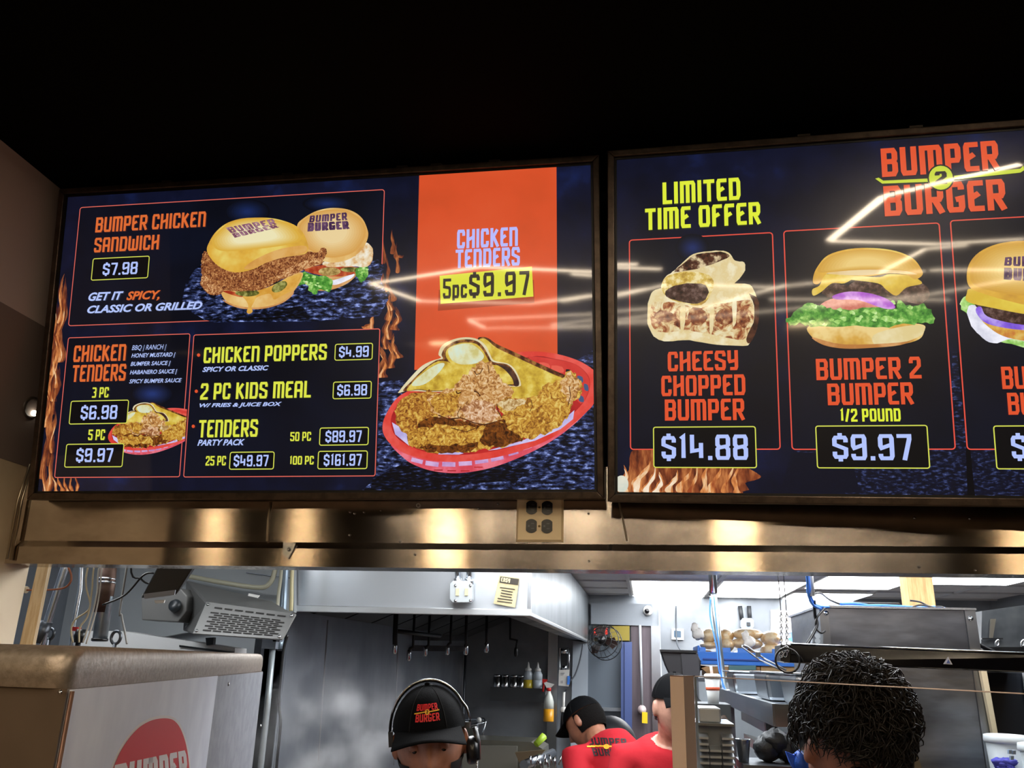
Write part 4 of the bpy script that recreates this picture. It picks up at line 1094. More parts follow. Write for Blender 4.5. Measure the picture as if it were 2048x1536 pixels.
# ------------------------------------------------------------------ drinks machine in front, left
MZ = at(135, 1378, .78).z                      # lower edge of its cap
TOPZ = at(145, 1291, .80).z
c0 = atz(135, 1378, MZ); c1 = atz(452, 1351, MZ); c2 = atz(525, 1342, MZ); l0 = atz(-160, 1366, MZ)
fdir = (c2 - c0).normalized()
back = Vector((l0.x, l0.y, 0)) + (c2 - c0)
CAPM = M('cap_steel', '8a8075', rough=.4, metal=.7, col2='9c9186', nscale=120, rough2=.5, bump=.06, bscale=260)
SIDEM = M('steel_cool_lit', 'e2eaf8', rough=.5, metal=.1, col2=['d4dcec', 'e8f0fc'], nscale=5, nstretch=(1, 1, .6), lo=.3, hi=.7, rough2=.6)  # pale blue colour stands for the cool kitchen light on this side
SIDED = M('side_dark', '94989f', rough=.5, metal=.3, col2='868a92', nscale=30)
FRONTM = M('steel_warm_lit', '6c5e52', rough=.4, metal=.6, col2='5c5046', nscale=3, rough2=.5)  # brown colour stands for the warm dining light on the front
t = thing('drink_machine', (c0.x - .3, c0.y + .4, 0), 'tall grey steel machine with rounded top and round red sticker, front left', 'drink machine')
foot = [Vector((p.x, p.y, 0)) for p in (c0, c2, c2 + (l0 - c0), l0)]
b = MB(); b.prism([p + Vector((0, 0, .0)) for p in foot], (0, 0, MZ)); b.build('body', FRONTM, t)
# cap: rounded slab swept along the outline
cap = MB(); ctr = sum(foot, Vector()) / 4
prof = [(.004, 0), (.008, .015), (.006, .030), (-.004, .0385), (-.02, .0425), (-.05, .044)]
hgt = (TOPZ - MZ)
n = []
segs = []
outl = []
for i in range(4):                              # rounded corners
    p, q, r_ = foot[i - 1], foot[i], foot[(i + 1) % 4]
    d0 = (p - q).normalized(); d1 = (r_ - q).normalized(); rad = .03
    for k in range(7):
        f = k / 6
        outl.append((q + d0 * rad) * (1 - f) ** 2 + q * 2 * f * (1 - f) + (q + d1 * rad) * f ** 2)
N_ = len(outl); vs = []; fs = []
for (o_, z) in prof:
    for p in outl:
        dd = (p - ctr); dd.normalize()
        vs.append(Vector((p.x, p.y, MZ + z / .044 * hgt)) + dd * o_)
for i in range(len(prof) - 1):
    for j in range(N_):
        fs.append((i * N_ + j, i * N_ + (j + 1) % N_, (i + 1) * N_ + (j + 1) % N_, (i + 1) * N_ + j))
cap.add(vs, fs, True)
cap.add(vs[-N_:], [tuple(range(N_))], False); cap.add(vs[:N_], [tuple(range(N_))], False)
cap.build('top_cap', CAPM, t)
sp = Pl(Vector((c0.x, c0.y, MZ)), Vector((fdir.x, fdir.y, 0)), (0, 0, 1))
w1 = (c1 - c0).length; w2 = (c2 - c0).length
b = MB(); b.add([sp.p(.006, -1.2, .003), sp.p(w1, -1.2, .003), sp.p(w1, -.001, .003), sp.p(.006, -.001, .003), sp.p(.006, -1.2, -.001), sp.p(w1, -1.2, -.001), sp.p(w1, -.001, -.001), sp.p(.006, -.001, -.001)],
                [(0, 1, 2, 3), (0, 4, 5, 1), (1, 5, 6, 2), (2, 6, 7, 3), (3, 7, 4, 0)])
b.build('side_panel', SIDEM, t)
b = MB(); b.add([sp.p(w1 + .006, -1.2, .002), sp.p(w2 - .003, -1.2, .002), sp.p(w2 - .003, -.002, .002), sp.p(w1 + .006, -.002, .002), sp.p(w1 + .006, -1.2, -.001), sp.p(w2 - .003, -1.2, -.001), sp.p(w2 - .003, -.002, -.001), sp.p(w1 + .006, -.002, -.001)],
                [(0, 1, 2, 3), (0, 4, 5, 1), (1, 5, 6, 2), (2, 6, 7, 3), (3, 7, 4, 0)])
b.build('rear_side_panel', SIDED, t)
MB().tube([sp.p(.002, -.002, .004), sp.p(.002, -1.2, .004)], .0022, 6).build('corner_trim', M('copper_edge', '6a5044', rough=.4, metal=.7), t)
b = MB()
q = at(121, 1384, c0.y - .005); b.lathe(q, [(.0022, 0), (.0022, .001), (.0, .002)], 10, (0, -1, 0))
for px, py in ((454, 1368), (519, 1452)):
    u, v = sp.uv(px, py); b.lathe(sp.p(u, v, .002), [(.004, 0), (.004, .0015), (.0, .0025)], 10, sp.n)
b.build('screw', CHROME, t)
# round sticker
ctrp = (304, 1557)
eo = [(330, 1431), (345, 1436), (358, 1452), (369, 1482), (375, 1515), (377, 1545), (376, 1590), (368, 1640), (345, 1680), (300, 1700), (250, 1690), (215, 1650), (206, 1600), (212, 1550), (226, 1510), (245, 1478), (268, 1452), (290, 1438), (310, 1432)]
e2 = [(ctrp[0] + (x - ctrp[0]) * .955, ctrp[1] + (y - ctrp[1]) * .955) for x, y in eo]
for name, pts, mt, off in (('sticker_border', eo, M('sticker_white', 'e8e8ec', rough=.4), .0034), ('sticker', e2, M('sticker_red', 'd83238', rough=.4), .0038)):
    ps = [(p.x, p.y) for p in smooth_pts([(x, y, 0) for x, y in pts], 5, True)]
    MB().add([sp.p(*sp.uv(x, y), off) for x, y in ps], [tuple(range(len(ps)))]).build(name, mt, t)
qs, wt = text_quads('BUMPER', .2, .07)
tl, tr, br, bl = [Vector(sp.uv(*p)) for p in ((222, 1530), (366, 1500), (372, 1556), (213, 1592))]
b = MB()
for qd in qs:
    o = []
    for p in qd:
        x, y = p.x / wt, p.y; k = (bl * (1 - x) + br * x) * (1 - y) + (tl * (1 - x) + tr * x) * y
        o.append(sp.p(k.x, k.y, .0042))
    b.add(o, [(0, 1, 2, 3)])
b.build('sticker_lettering', M('sticker_white', 'e8e8ec'), t)

# ------------------------------------------------------------------ pipes, boards and wires left
b = MB(); bq = [at(x, y, 2.12) for x, y in ((84, 1090), (106, 1090), (66, 1285), (40, 1285))]
kz = bq[3].z / (bq[0].z - bq[3].z)
b.prism([bq[0], bq[1], bq[2] + (bq[2] - bq[1]) * kz, bq[3] + (bq[3] - bq[0]) * kz], (0, .012, 0))
simple('wooden_board', b, M('board_pine', 'c8ac84', rough=.6, col2='d8c4a0', nscale=18, nstretch=(6, 6, .7)), 'pale wooden board leaning upright at the far left behind the machine', 'board')
q = at(70, 1330, 2.5); b = MB().tube([at(142, 1090, 2.5), at(128, 1140, 2.5), at(93, 1250, 2.5), q, Vector((q.x, q.y, 0))], .0125, 12)
t = thing('conduit_pipe', at(93, 1330, 2.5), 'thick bright metal pipe next to the leaning wooden board', 'pipe')
b.build('pipe', STEELB, t)
q = at(82, 1258, 2.5); MB().tube([at(92, 1243, 2.5), at(76, 1285, 2.5)], .021, 12).build('coupling', STEELD, t)
q = at(142, 1300, 2.6); b = MB().tube([at(166, 1090, 2.6), at(162, 1140, 2.6), at(160, 1180, 2.6), at(147, 1250, 2.6), q, Vector((q.x, q.y, 0))], .0075, 10)
simple('conduit_pipe', b, STEELB, 'thin metal pipe second from the wooden board', 'pipe')
t = thing('flue_pipe', at(205, 1300, 2.6), 'wide silver vent pipe with a brown upper sleeve behind the machine', 'pipe')
MB().tube([Vector((at(228, 1050, 2.6).x, 2.6, KC - .001)), at(222, 1090, 2.6), at(214, 1180, 2.6), at(199, 1283, 2.6)], .023, 16).build('pipe', M('galvanised', 'a8b4bc', rough=.35, metal=.9, col2='8a959c', nscale=14), t)
MB().tube([at(221, 1090, 2.6), at(214, 1172, 2.6), at(205, 1225, 2.6)], .026, 16).build('sleeve', M('rust_sleeve', '4a342c', rough=.5, metal=.6, col2='6a5448', nscale=12), t)
b = MB()
for yy in (1158, 1165):
    b.lathe(at(214, yy, 2.6), [(.027, -.004), (.029, 0), (.027, .004)], 18)
b.build('clamp_ring', STEELB, t)
MB().lathe(at(199, 1282, 2.6), [(.026, 0), (.026, .008)], 16).build('end_cap', BLACKP, t)
for k, (pts, r, mt, lab) in enumerate((
    ([(178, 1120, 2.45), (172, 1170, 2.45), (180, 1215, 2.45), (150, 1240, 2.45), (142, 1262, 2.45), (146, 1285, 2.45)], .0026, M('wire_cream', 'c8b894'), 'cream wire hanging leftmost of the loose wires'),
    ([(190, 1120, 2.45), (184, 1180, 2.45), (176, 1230, 2.45), (160, 1255, 2.45), (158, 1285, 2.45)], .0026, M('wire_cream', 'c8b894'), 'cream wire with a long bend beside the vent pipe'),
    ([(200, 1120, 2.44), (194, 1185, 2.44), (182, 1235, 2.44), (166, 1285, 2.44)], .0024, M('wire_white', 'd8d4c8'), 'white wire hanging just left of the vent pipe'),
    ([(207, 1115, 2.44), (200, 1180, 2.44), (190, 1230, 2.44), (172, 1288, 2.44)], .0024, M('wire_white', 'd8d4c8'), 'white wire crossing in front of the vent pipe'),
    ([(243, 1200, 2.5), (243, 1230, 2.5), (250, 1265, 2.5), (254, 1288, 2.5)], .0032, M('wire_grey', 'a0a09c'), 'grey cable dropping right of the vent pipe'),
    ([(262, 1125, 2.4), (282, 1158, 2.4), (300, 1167, 2.4), (312, 1152, 2.4), (303, 1146, 2.4), (285, 1152, 2.4), (250, 1190, 2.4), (205, 1210, 2.4)], .003, BLACKP, 'black curly wire under the slanted black duct'))):
    simple('wire', MB().tube(smooth_pts([Vector((at(*pts[0]).x, at(*pts[0]).y, KC - .001))] + [at(*p) for p in pts], 5), r, 6), mt, lab, 'wire', 'loose wires behind the machine')
simple('orange_cable', ptube([(50, 1180, 2.2), (90, 1180, 2.2), (130, 1175, 2.2), (143, 1155, 2.2), (132, 1125, 2.2)], .0028, 6), M('cable_orange', '9a5a3c', rough=.5), 'orange-brown cable leaving the white sleeve at far left', 'cable')
a, b_ = at(-20, 1167, 2.2), at(54, 1180, 2.2)
simple('cable_sleeve', MB().tube([a, b_], .0095, 12), M('sleeve_cream', 'd8c8a8', rough=.5), 'cream plastic tube sticking in from the left edge', 'tube')
t = thing('valve', at(152, 1262, 2.5), 'small red and black gas valve among the wires', 'valve')
MB().obox(at(152, 1258, 2.5), (.022, .02, .012)).build('handle', REDP_, t)
MB().lathe(at(160, 1272, 2.5), [(.014, -.02), (.018, 0), (.014, .02)], 12).build('valve_body', BLACKP, t)
q = at(158, 1276, 2.5); MB().tube([q, Vector((q.x, q.y, 0))], .008, 8).build('gas_pipe', STEELD, t)
for px, py, r, lab in ((100, 1268, .014, 'round steel pipe fitting at the foot of the thick pipe'), (232, 1275, .016, 'dark hose loop beside the vent pipe foot')):
    b = MB(); c = at(px, py, 2.55)
    b.tube([c + Vector((r * math.cos(a), 0, r * 1.2 * math.sin(a))) for a in [2 * math.pi * i / 18 for i in range(18)]], .005, 8, closed=True)
    b.tube([c + Vector((0, 0, -r * 1.2)), Vector((c.x, c.y, 0))], .006, 8)
    simple('pipe_fitting', b, STEELD, lab, 'pipe fitting')
# slanted black duct
t = thing('black_duct', at(310, 1200, 2.42), 'slanted black box duct hanging from behind the header', 'duct')
b = MB()
lo_ = [at(282, 1196, 2.35), at(352, 1190, 2.35), at(362, 1178, 2.62), at(300, 1186, 2.62)]
up = [p + (at(352, 1105, 2.33) - at(282, 1196, 2.35)) for p in lo_]
up[1] = at(405, 1105, 2.33); up[2] = at(412, 1105, 2.6); up[0] = at(330, 1105, 2.33); up[3] = at(335, 1105, 2.6)
b.hexa(lo_ + up); b.build('duct', BLACKP, t, bevel=.004)
ppoly(MB(), ((288, 1188), (352, 1180), (350, 1190), (290, 1198)), 2.345, -.004).build('label_plate', M('plate_grey', '8a8c92', rough=.4), t)
ppoly(MB(), ((310, 1201), (331, 1200), (329, 1206), (312, 1207)), 2.36, -.004).build('white_tag', WHITEP, t)
# grey heater with slotted grille
t = thing('unit_heater', at(460, 1280, 3.1), 'grey metal heater box with a slotted grille front under the ceiling', 'heater')
g = [(415, 1206), (593, 1230), (566, 1281), (388, 1269)]
gp = [at(*g[0], 3.05), at(*g[1], 2.95), at(*g[2], 2.88), at(*g[3], 2.98)]
_n = (gp[1] - gp[0]).cross(gp[3] - gp[0]); _d = ray(*g[2]); gp[2] = CAM + _d * ((gp[0] - CAM).dot(_n) / _d.dot(_n))
gn = (gp[1] - gp[0]).cross(gp[3] - gp[0]).normalized()
if gn.y > 0: gn = -gn
HM = M('heater_grey', '5c5d5c', rough=.45, metal=.3)
HM2 = M('heater_light', '6c6d6b', rough=.42, metal=.3)
b = MB(); rear = [at(372, 1160, 3.25), at(546, 1203, 3.25), at(552, 1272, 3.25), at(366, 1262, 3.25)]
b.hexa([gp[3], gp[2], rear[2], rear[3], gp[0], gp[1], rear[1], rear[0]])
b.build('housing', HM, t, bevel=.006)
MB().hexa([p + gn * .001 for p in gp] + [p + gn * .008 for p in gp]).build('grille_plate', HM2, t)
def gq(u, v, o=.0095): return gp[0] * (1 - u) * (1 - v) + gp[1] * u * (1 - v) + gp[2] * u * v + gp[3] * (1 - u) * v + gn * o
b = MB()
def slot(u0, u1, v, h):
    b.add([gq(u0, v), gq(u1, v), gq(u1, v + h), gq(u0, v + h)], [(0, 1, 2, 3)])
for k in range(7): slot(.12 + k * .118, .21 + k * .118, .13, .05)
for r_ in range(9):
    for k in range(7):
        o = .05 if r_ % 2 else 0
        slot(.10 + o + k * .115, .195 + o + k * .115, .30 + r_ * .071, .042)
b.build('grille_slot', M('slot_black', '17140f', rough=.7), t)
b = MB()
for u, v in ((.03, .08), (.97, .1), (.03, .92), (.96, .92)): b.lathe(gq(u, v, .008), [(.006, 0), (.006, .003), (.0, .005)], 10, gn)
b.build('bolt', CHROME, t)
ep = [(282, 1188), (360, 1176), (374, 1192), (373, 1222), (356, 1244), (283, 1240)]
ppoly(MB(), ep, 3.12, .12).build('end_plate', M('heater_dim', '6a6a68', rough=.5, metal=.3), t, bevel=.004)
MB().lathe(at(353, 1212, 3.115), [(.024, 0), (.026, .008), (.020, .022), (.0, .024)], 20, (-.2, -1, 0)).build('knob', M('knob_dark', '22282c', rough=.4), t)
ppoly(MB(), ((500, 1187), (520, 1191), (516, 1196), (498, 1192)), 3.2, -.01).build('white_tag', WHITEP, t)
# white access panel and conduit loop above the heater
t = thing('duct_panel', at(480, 1200, 3.66), 'pale sheet metal duct behind the heater, left of the hood', 'duct')
ppoly(MB(), ((240, 1090), (588, 1090), (588, 1225), (240, 1290)), 3.66, .03).build('sheet', M('duct_white', '9aa0a2', rough=.5), t)
ppoly(MB(), ((492, 1144), (580, 1155), (580, 1157), (492, 1146)), 3.65, .01).build('seam', STEELD, t)
simple('conduit_pipe', topped([(552, 1090, 3.55), (550, 1140, 3.55), (538, 1168, 3.55), (515, 1175, 3.55), (450, 1166, 3.55), (390, 1155, 3.55), (340, 1146, 3.55)], .011, 10), M('conduit_cream', 'a8a690', rough=.4), 'curved pale conduit bending from ceiling over the grey heater', 'pipe')
simple('conduit_pipe', topped([(566, 1090, 3.55), (562, 1150, 3.55), (556, 1200, 3.55), (552, 1290, 3.5)], .008, 8), M('conduit_cream', 'a8a690'), 'straight pale conduit between curved conduit and hood', 'pipe')
simple('conduit_pipe', topped([(588, 1090, 3.5), (584, 1150, 3.5), (583, 1195, 3.5), (582, 1222, 3.5)], .009, 8), M('conduit_yellow', 'b8ae84', rough=.4), 'yellowish conduit running down the left edge of the hood', 'pipe')
simple('conduit_pipe', topped([(575, 1090, 3.6), (570, 1150, 3.6), (567, 1205, 3.6), (560, 1300, 3.55)], .016, 8), M('conduit_blue', '7a8894', rough=.35, metal=.6), 'thick blue-grey pipe behind the yellowish conduit', 'pipe')
# white cooler behind machine
t = thing('white_cooler', at(370, 1500, 3.2), 'white cooler with a black latch standing behind the machine under the heater', 'cooler')
pa = [(150, 1262), (240, 1262), (470, 1296), (455, 1560), (140, 1560)]
b = MB(); ppoly(b, pa, 3.15, .1)
bb = b.build('cabinet', M('cooler_white', 'c4c6c6', rough=.45), t)
ppoly(MB(), ((416, 1276), (432, 1275), (431, 1289), (418, 1291)), 3.15, -.02).build('latch', BLACKP, t)
ppoly(MB(), ((360, 1290), (468, 1304), (468, 1308), (360, 1294)), 3.15, -.006).build('gasket', BLACKP, t)
t = thing('steel_upright', at(521, 1536, 3.45), 'thin pale pole standing right of the drink machine', 'pole')
MB().tube([at(546, 1290, 3.45), at(534, 1420, 3.45), Vector((at(521, 1536, 3.45).x - .0, 3.45, 0))], .0125, 12).build('pole', M('pole_pale', 'a4aeb2', rough=.4, metal=.5), t)
b = MB(); b.obox(at(541, 1285, 3.44), (.06, .03, .05)).obox(at(556, 1276, 3.44), (.03, .03, .03)); b.build('bracket', STEELB, t)
b = MB(); b.obox(at(519, 1295, 3.44), (.03, .03, .10)); b.build('clip', STEELD, t)
simple('power_cord', ptube([(575, 1270, 3.4), (567, 1300, 3.4), (560, 1370, 3.4), (558, 1410, 3.4), (561, 1450, 3.4), (553, 1536, 3.4), (550, 1640, 3.4)], .006, 8), BLACKP, 'black cord hanging right of the thin pole', 'cord')

# ------------------------------------------------------------------ hood over the cook line
HX0, HX1 = XL + .006, at(1060, 1225, 3.7).x
HY0, HY1 = 3.7, YB - .02
HZ = at(800, 1222, 3.7).z
t = thing('exhaust_hood', ((HX0 + HX1) / 2, 5.7, HZ), 'long stainless exhaust hood over the cook line in the kitchen', 'hood')
b = MB()
b.box(HX0, HX1, HY0, HY0 + .03, HZ, KC - .02)
b.build('end_panel', M('steel_hood', 'c0c5ca', rough=.26, metal=.6, bump=.25, bscale=1.6), t)
b = MB(); b.box(HX1 - .03, HX1, HY0 + .03, HY1, HZ, KC - .02); b.build('side_panel', M('steel_hood_side', '7c8286', rough=.36, metal=.9, col2='90969a', nscale=3, nstretch=(1, 1, .3), bump=.15, bscale=2), t)
b = MB(); b.box(HX0, HX1 + .006, HY0 - .012, HY0 + .01, HZ - .012, HZ + .016).box(HX1 - .03, HX1 + .006, HY0 + .01, HY1, HZ - .012, HZ + .006); b.build('lip', M('steel_lip', 'd4d8da', rough=.3, metal=.8), t, bevel=.003)
b = MB(); b.box(HX0, HX1 - .03, HY0 + .03, HY1, HZ + .2, HZ + .22)
b.build('inner_ceiling', STEELD, t)
b = MB()
for k in range(8):
    y = HY0 + .2 + k * .45
    b.hexa([(HX0 + .05, y, HZ + .0), (HX0 + .08, y, HZ - .01), (HX0 + .08, y + .42, HZ - .01), (HX0 + .05, y + .42, HZ), (HX0 + .5, y, HZ + .19), (HX0 + .53, y, HZ + .18), (HX0 + .53, y + .42, HZ + .18), (HX0 + .5, y + .42, HZ + .19)])
b.build('grease_filter', M('filter_dark', '3a3b3c', rough=.4, metal=.9), t)
b = MB(); b.box(HX1 - .16, HX1 - .03, HY0 + .03, HY1, HZ + .005, HZ + .02); b.build('gutter', STEELD, t)
b = MB(); c = at(1062, 1170, HY0 - .002)
b.box(HX1 - .012, HX1 + .004, HY0 - .004, HY0 + .02, HZ, KC - .02); b.build('corner_trim', STEELB, t)
# junction box and its conduits
t = thing('junction_box', at(925, 1208, 3.68), 'grey switch box with two short conduits on the hood end', 'switch box')
jb = [(910, 1164), (943, 1164), (948, 1170), (948, 1200), (943, 1207), (910, 1207), (904, 1200), (904, 1170)]
ppoly(MB(), jb, 3.685, -.05).build('box', M('box_grey', 'a8aeb0', rough=.45, metal=.4), t, bevel=.003)
for x, y in ((911, 1171), (941, 1171), (911, 1201), (941, 1201)): MB().lathe(at(x, y, 3.634), [(.006, 0), (.006, .003), (0, .004)], 10, (0, -1, 0)).build('screw', CHROME, t)
b = MB()
for x in (915, 933): b.obox(at(x, 1184, 3.633), (.014, .006, .03))
b.build('switch', M('switch_cream', 'b8a884', rough=.5), t)
for x0, x1 in ((916, 915), (938, 939)):
    b = MB(); b.tube([at(x0, 1166, 3.66), at(x1, 1100, 3.66)], .013, 10); b.lathe(at(x0, 1163, 3.66), [(.02, -.012), (.02, .012)], 10)
    b.build('conduit', STEELB, t)
# crumpled notice on the hood
nt_ = Pl(at(987, 1210, 3.685), (1, 0, 0), (0, 0, 1))
t = thing('paper_notice', nt_.o, 'worn beige paper notice with a dark heading on the hood end', 'notice')
def pq(pts, off, name, mt):
    MB().prism([nt_.p(*nt_.uv(x, y), off) for x, y in pts], (0, .001, 0)).build(name, mt, t)
pq(((999, 1150), (1039, 1156), (1030, 1215), (987, 1207)), .0, 'sheet', M('notice_paper', '9a8e6c', rough=.8, col2='aca07c', nscale=18))
pq(((1001, 1153), (1038, 1158), (1036, 1170), (999, 1165)), .002, 'heading', M('notice_dark', '2c2820', rough=.8))
qs, wt = text_quads('EASY', .2, .1)
tl, tr, br, bl = [Vector(nt_.uv(*p)) for p in ((1003, 1155), (1021, 1157.5), (1020, 1166), (1002, 1163))]
b = MB()
for qd in qs:
    b.add([nt_.p(*((bl * (1 - p.x / wt) + br * p.x / wt) * (1 - p.y) + (tl * (1 - p.x / wt) + tr * p.x / wt) * p.y), .004) for p in qd], [(0, 1, 2, 3)])
b.build('lettering', M('notice_cream', 'b8ac88'), t)
b = MB()
for k in range(6):
    y = 1174 + k * 5.4; x0, x1 = 1000 - k * 1.1, 1030 - k * 1.2
    if k in (1, 2, 3): x0 += 4; x1 -= 3
    b.prism([nt_.p(*nt_.uv(x, yy), .002) for x, yy in ((x0, y), (x1, y + 4), (x1, y + 5.6), (x0, y + 1.8))], (0, .001, 0))
b.build('text_line', M('notice_dark', '2c2820'), t)
# fire-suppression nozzles hanging in the hood
for k, (x, y0, y1, Y, kink) in enumerate(((790, 1238, 1295, 4.6, 0), (826, 1268, 1310, 5.0, 6), (857, 1272, 1302, 5.4, 4), (901, 1262, 1300, 5.6, 4), (932, 1230, 1298, 5.0, 0), (973, 1228, 1294, 5.2, 0), (1020, 1235, 1304, 6.0, -14))):
    t = thing('spray_nozzle', at(x, y1, Y), 'fire nozzle under the hood, %s' % ('leftmost, with the thickest pipe', 'second from left, with a silver tip', 'third from left, the shortest', 'fourth from left, with a bent silver tip', 'fifth from left, tip above the headset', 'second from right, straight and black', 'rightmost, with a sideways kink')[k], 'nozzle', 'fire nozzles under the hood')
    a = at(x, y0, Y); a.z = HZ + .2
    ym = y0 + (y1 - y0) * .62
    pts = [a, at(x, ym, Y), at(x - kink, ym + 3, Y), at(x - kink - (2 if kink else 0), y1 - 6, Y)]
    MB().tube(pts, .009 if k else .014, 8).build('pipe', M('pipe_black', '202224', rough=.45, metal=.5), t)
    e_ = pts[-1]; MB().lathe(e_, [(.009, -.05), (.014, -.04), (.013, 0), (.010, .01)], 10).build('nozzle_tip', CHROME if k != 6 else BLACKP, t)
b = MB(); a, b_ = at(790, 1262, 4.7), at(880, 1272, 5.4)
simple('supply_pipe', MB().tube([a, b_], .012, 8), M('pipe_black', '202224'), 'dark horizontal pipe joining the nozzles under the hood', 'pipe')
t = thing('suppression_bracket', at(880, 1305, 5.9), 'faint steel rack on the wall behind the nozzles', 'rack')
ppoly(MB(), ((795, 1268), (930, 1270), (930, 1282), (795, 1280)), 6.0, .03).build('rail', STEELD, t)
ppoly(MB(), ((808, 1290), (930, 1292), (930, 1303), (808, 1302)), 6.0, .03).build('rail', STEELD, t)
b = MB(); b.tube([at(931, 1300, 7.6), at(926, 1450, 7.6), at(925, 1600, 7.6)], .012, 8)
simple('conduit_pipe', b, STEELD, 'tall thin pipe in the corner behind the cook\'s headset', 'pipe')
# ------------------------------------------------------------------ back wall shelf and bottles
YS = 7.55
t = thing('wall_shelf', at(1035, 1398, YS), 'small steel shelf on the back wall holding shakers and squeeze bottles', 'shelf')
sz = at(1035, 1378, YS).z
sa, sb = at(983, 1385, YS).x, at(1092, 1385, YS).x
MB().box(sa, sb, YS - .06, YB - .003, sz - .012, sz).build('board', STEELD, t)
MB().box(sa, sb, YS - .062, YS - .055, sz - .1, sz + .012).build('front_lip', M('shelf_grey', '4a4c4e', rough=.5, metal=.7), t)
MB().box(sb - .008, sb, YS - .05, YB - .003, sz - .1, sz - .012).build('bracket', STEELB, t)
for k, x in enumerate((994, 1010, 1028, 1042)):
    c = at(x, 1378, YS); c.z = sz + .0
    t = thing('shaker', c, 'steel shaker on the small shelf, %s' % ('leftmost', 'second from left', 'third from left', 'next to the oil bottle')[k], 'shaker', 'steel shakers on the back shelf')
    MB().lathe(c, [(.033, 0), (.034, .005), (.034, .095)], 18).build('cup', M('steel_cup', 'b4b6b8', rough=.2, metal=1.0), t)
    MB().lathe(c + Vector((0, 0, .095)), [(.035, 0), (.035, .012), (.028, .018), (0, .02)], 18).build('lid', CHROME, t)
for k, (x, fluid, lab) in enumerate(((1056, 'b8a434', 'squeeze bottle half full of yellow oil on the small shelf'), (1075, 'aab4be', 'squeeze bottle with clear liquid on the small shelf, rightmost'))):
    c = at(x, 1378, YS); c.z = sz
    t = thing('squeeze_bottle', c, lab, 'bottle', 'squeeze bottles on the back shelf')
    MB().lathe(c, [(.038, 0), (.04, .006), (.04, .078)], 18).build('liquid', M('fluid_' + fluid, fluid, rough=.25), t)
    MB().lathe(c + Vector((0, 0, .078)), [(.0405, 0), (.0405, .045), (.03, .065), (.026, .07)], 18).build('bottle', M('bottle_clear', 'b4bec6', rough=.25), t)
    MB().lathe(c + Vector((0, 0, .148)), [(.028, 0), (.028, .018), (.012, .03), (.007, .06), (.003, .075)], 16).build('nozzle_cap', WHITEP, t)
# spray bottle on the shelf end
YSP = 7.4
c = at(1097, 1443, YSP)
t = thing('spray_bottle', c, 'spray bottle of orange cleaner with red and white trigger, hung by the shelf', 'spray bottle')
k_ = YSP / 6.4
MB().lathe(c, [(.036 * k_, 0), (.038 * k_, .006), (.037 * k_, .085 * k_)], 18).build('liquid', M('cleaner_orange', 'dc9a20', rough=.3), t)
MB().lathe(c + Vector((0, 0, .085 * k_)), [(.037 * k_, 0), (.036 * k_, .05 * k_), (.028 * k_, .08 * k_), (.014 * k_, .11 * k_), (.013 * k_, .125 * k_)], 18).build('bottle', M('bottle_pale', 'c8ccc4', rough=.3), t)
MB().box(c.x - .05, c.x - .03, YSP, YB, c.z + .24 * k_, c.z + .255 * k_).build('hanging_hook', CHROME, t)
MB().lathe(c + Vector((0, 0, .205 * k_)), [(.016 * k_, 0), (.017 * k_, .022 * k_)], 14).build('collar', REDP_, t)
h = c + Vector((0, 0, .225 * k_))
b = MB(); b.hexa([h + Vector(q) for q in ((-.018, -.014, 0), (.012, -.014, 0), (.012, .014, 0), (-.018, .014, 0), (-.05, -.014, .055), (.045, -.014, .03), (.045, .014, .03), (-.05, .014, .055))]); b.build('trigger_head', WHITEP, t)
b = MB(); b.hexa([h + Vector(q) for q in ((-.052, -.015, .035), (-.02, -.015, .05), (-.02, .015, .05), (-.052, .015, .035), (-.055, -.015, .07), (-.01, -.015, .066), (-.01, .015, .066), (-.055, .015, .07))]); b.tube([h + Vector((-.04, 0, .04)), h + Vector((-.05, 0, -.03))], .009, 8); b.build('trigger', REDP_, t)
# dispenser and card beside door
t = thing('chemical_rack', at(1125, 1375, 7.6), 'wall rack with hoses and a white instruction card, left of the door', 'rack')
b = MB(); b.tube([at(*p, 7.6) for p in ((1119, 1296), (1138, 1296), (1138, 1345), (1119, 1345))], .008, 8, closed=True); b.build('wire_frame', CHROME, t)
ppoly(MB(), ((1122, 1300), (1136, 1300), (1134, 1340), (1121, 1340)), 7.62, .05).build('backplate', DARK, t)
b = MB(); b.lathe(at(1128, 1302, 7.55), [(.03, -.02), (.03, .02)], 12).lathe(at(1129, 1336, 7.55), [(.025, -.02), (.025, .02)], 12); b.build('hose_fitting', CHROME, t)
ppoly(MB(), ((1118, 1340), (1139, 1339), (1137, 1373), (1117, 1371)), 7.5, .01).build('card', WHITEP, t)
ppoly(MB(), ((1135, 1352), (1140, 1352), (1139, 1369), (1134, 1369)), 7.49, .01).build('blue_corner', BLUEP, t)
b = MB()
for y, w in ((1346, 8), (1349, 6), (1362, 5), (1365, 5)): ppoly(b, ((1121, y), (1121 + w, y - .3), (1121 + w, y + .8), (1121, y + 1)), 7.497, .002)
b.build('card_text', M('text_grey', '7c8088'), t)
t = thing('cleaning_brush', at(1128, 1430, 7.6), 'white handled cleaning tool hanging below the white card', 'brush')
MB().tube([at(1128, 1384, 7.6), at(1127, 1410, 7.6), at(1126, 1415, 7.6)], .011, 8).build('handle', WHITEP, t)
MB().ell(at(1127, 1420, 7.6), (.03, .02, .03), 12, 8).build('head', WHITEP, t)
q = at(1128, 1386, 7.6); MB().tube([q, Vector((q.x, YB + .005, q.z + .02))], .006, 6).build('hook', CHROME, t)
MB().tube([at(1127, 1424, 7.6), at(1124, 1465, 7.6)], .02, 8).build('grip', BLACKP, t)
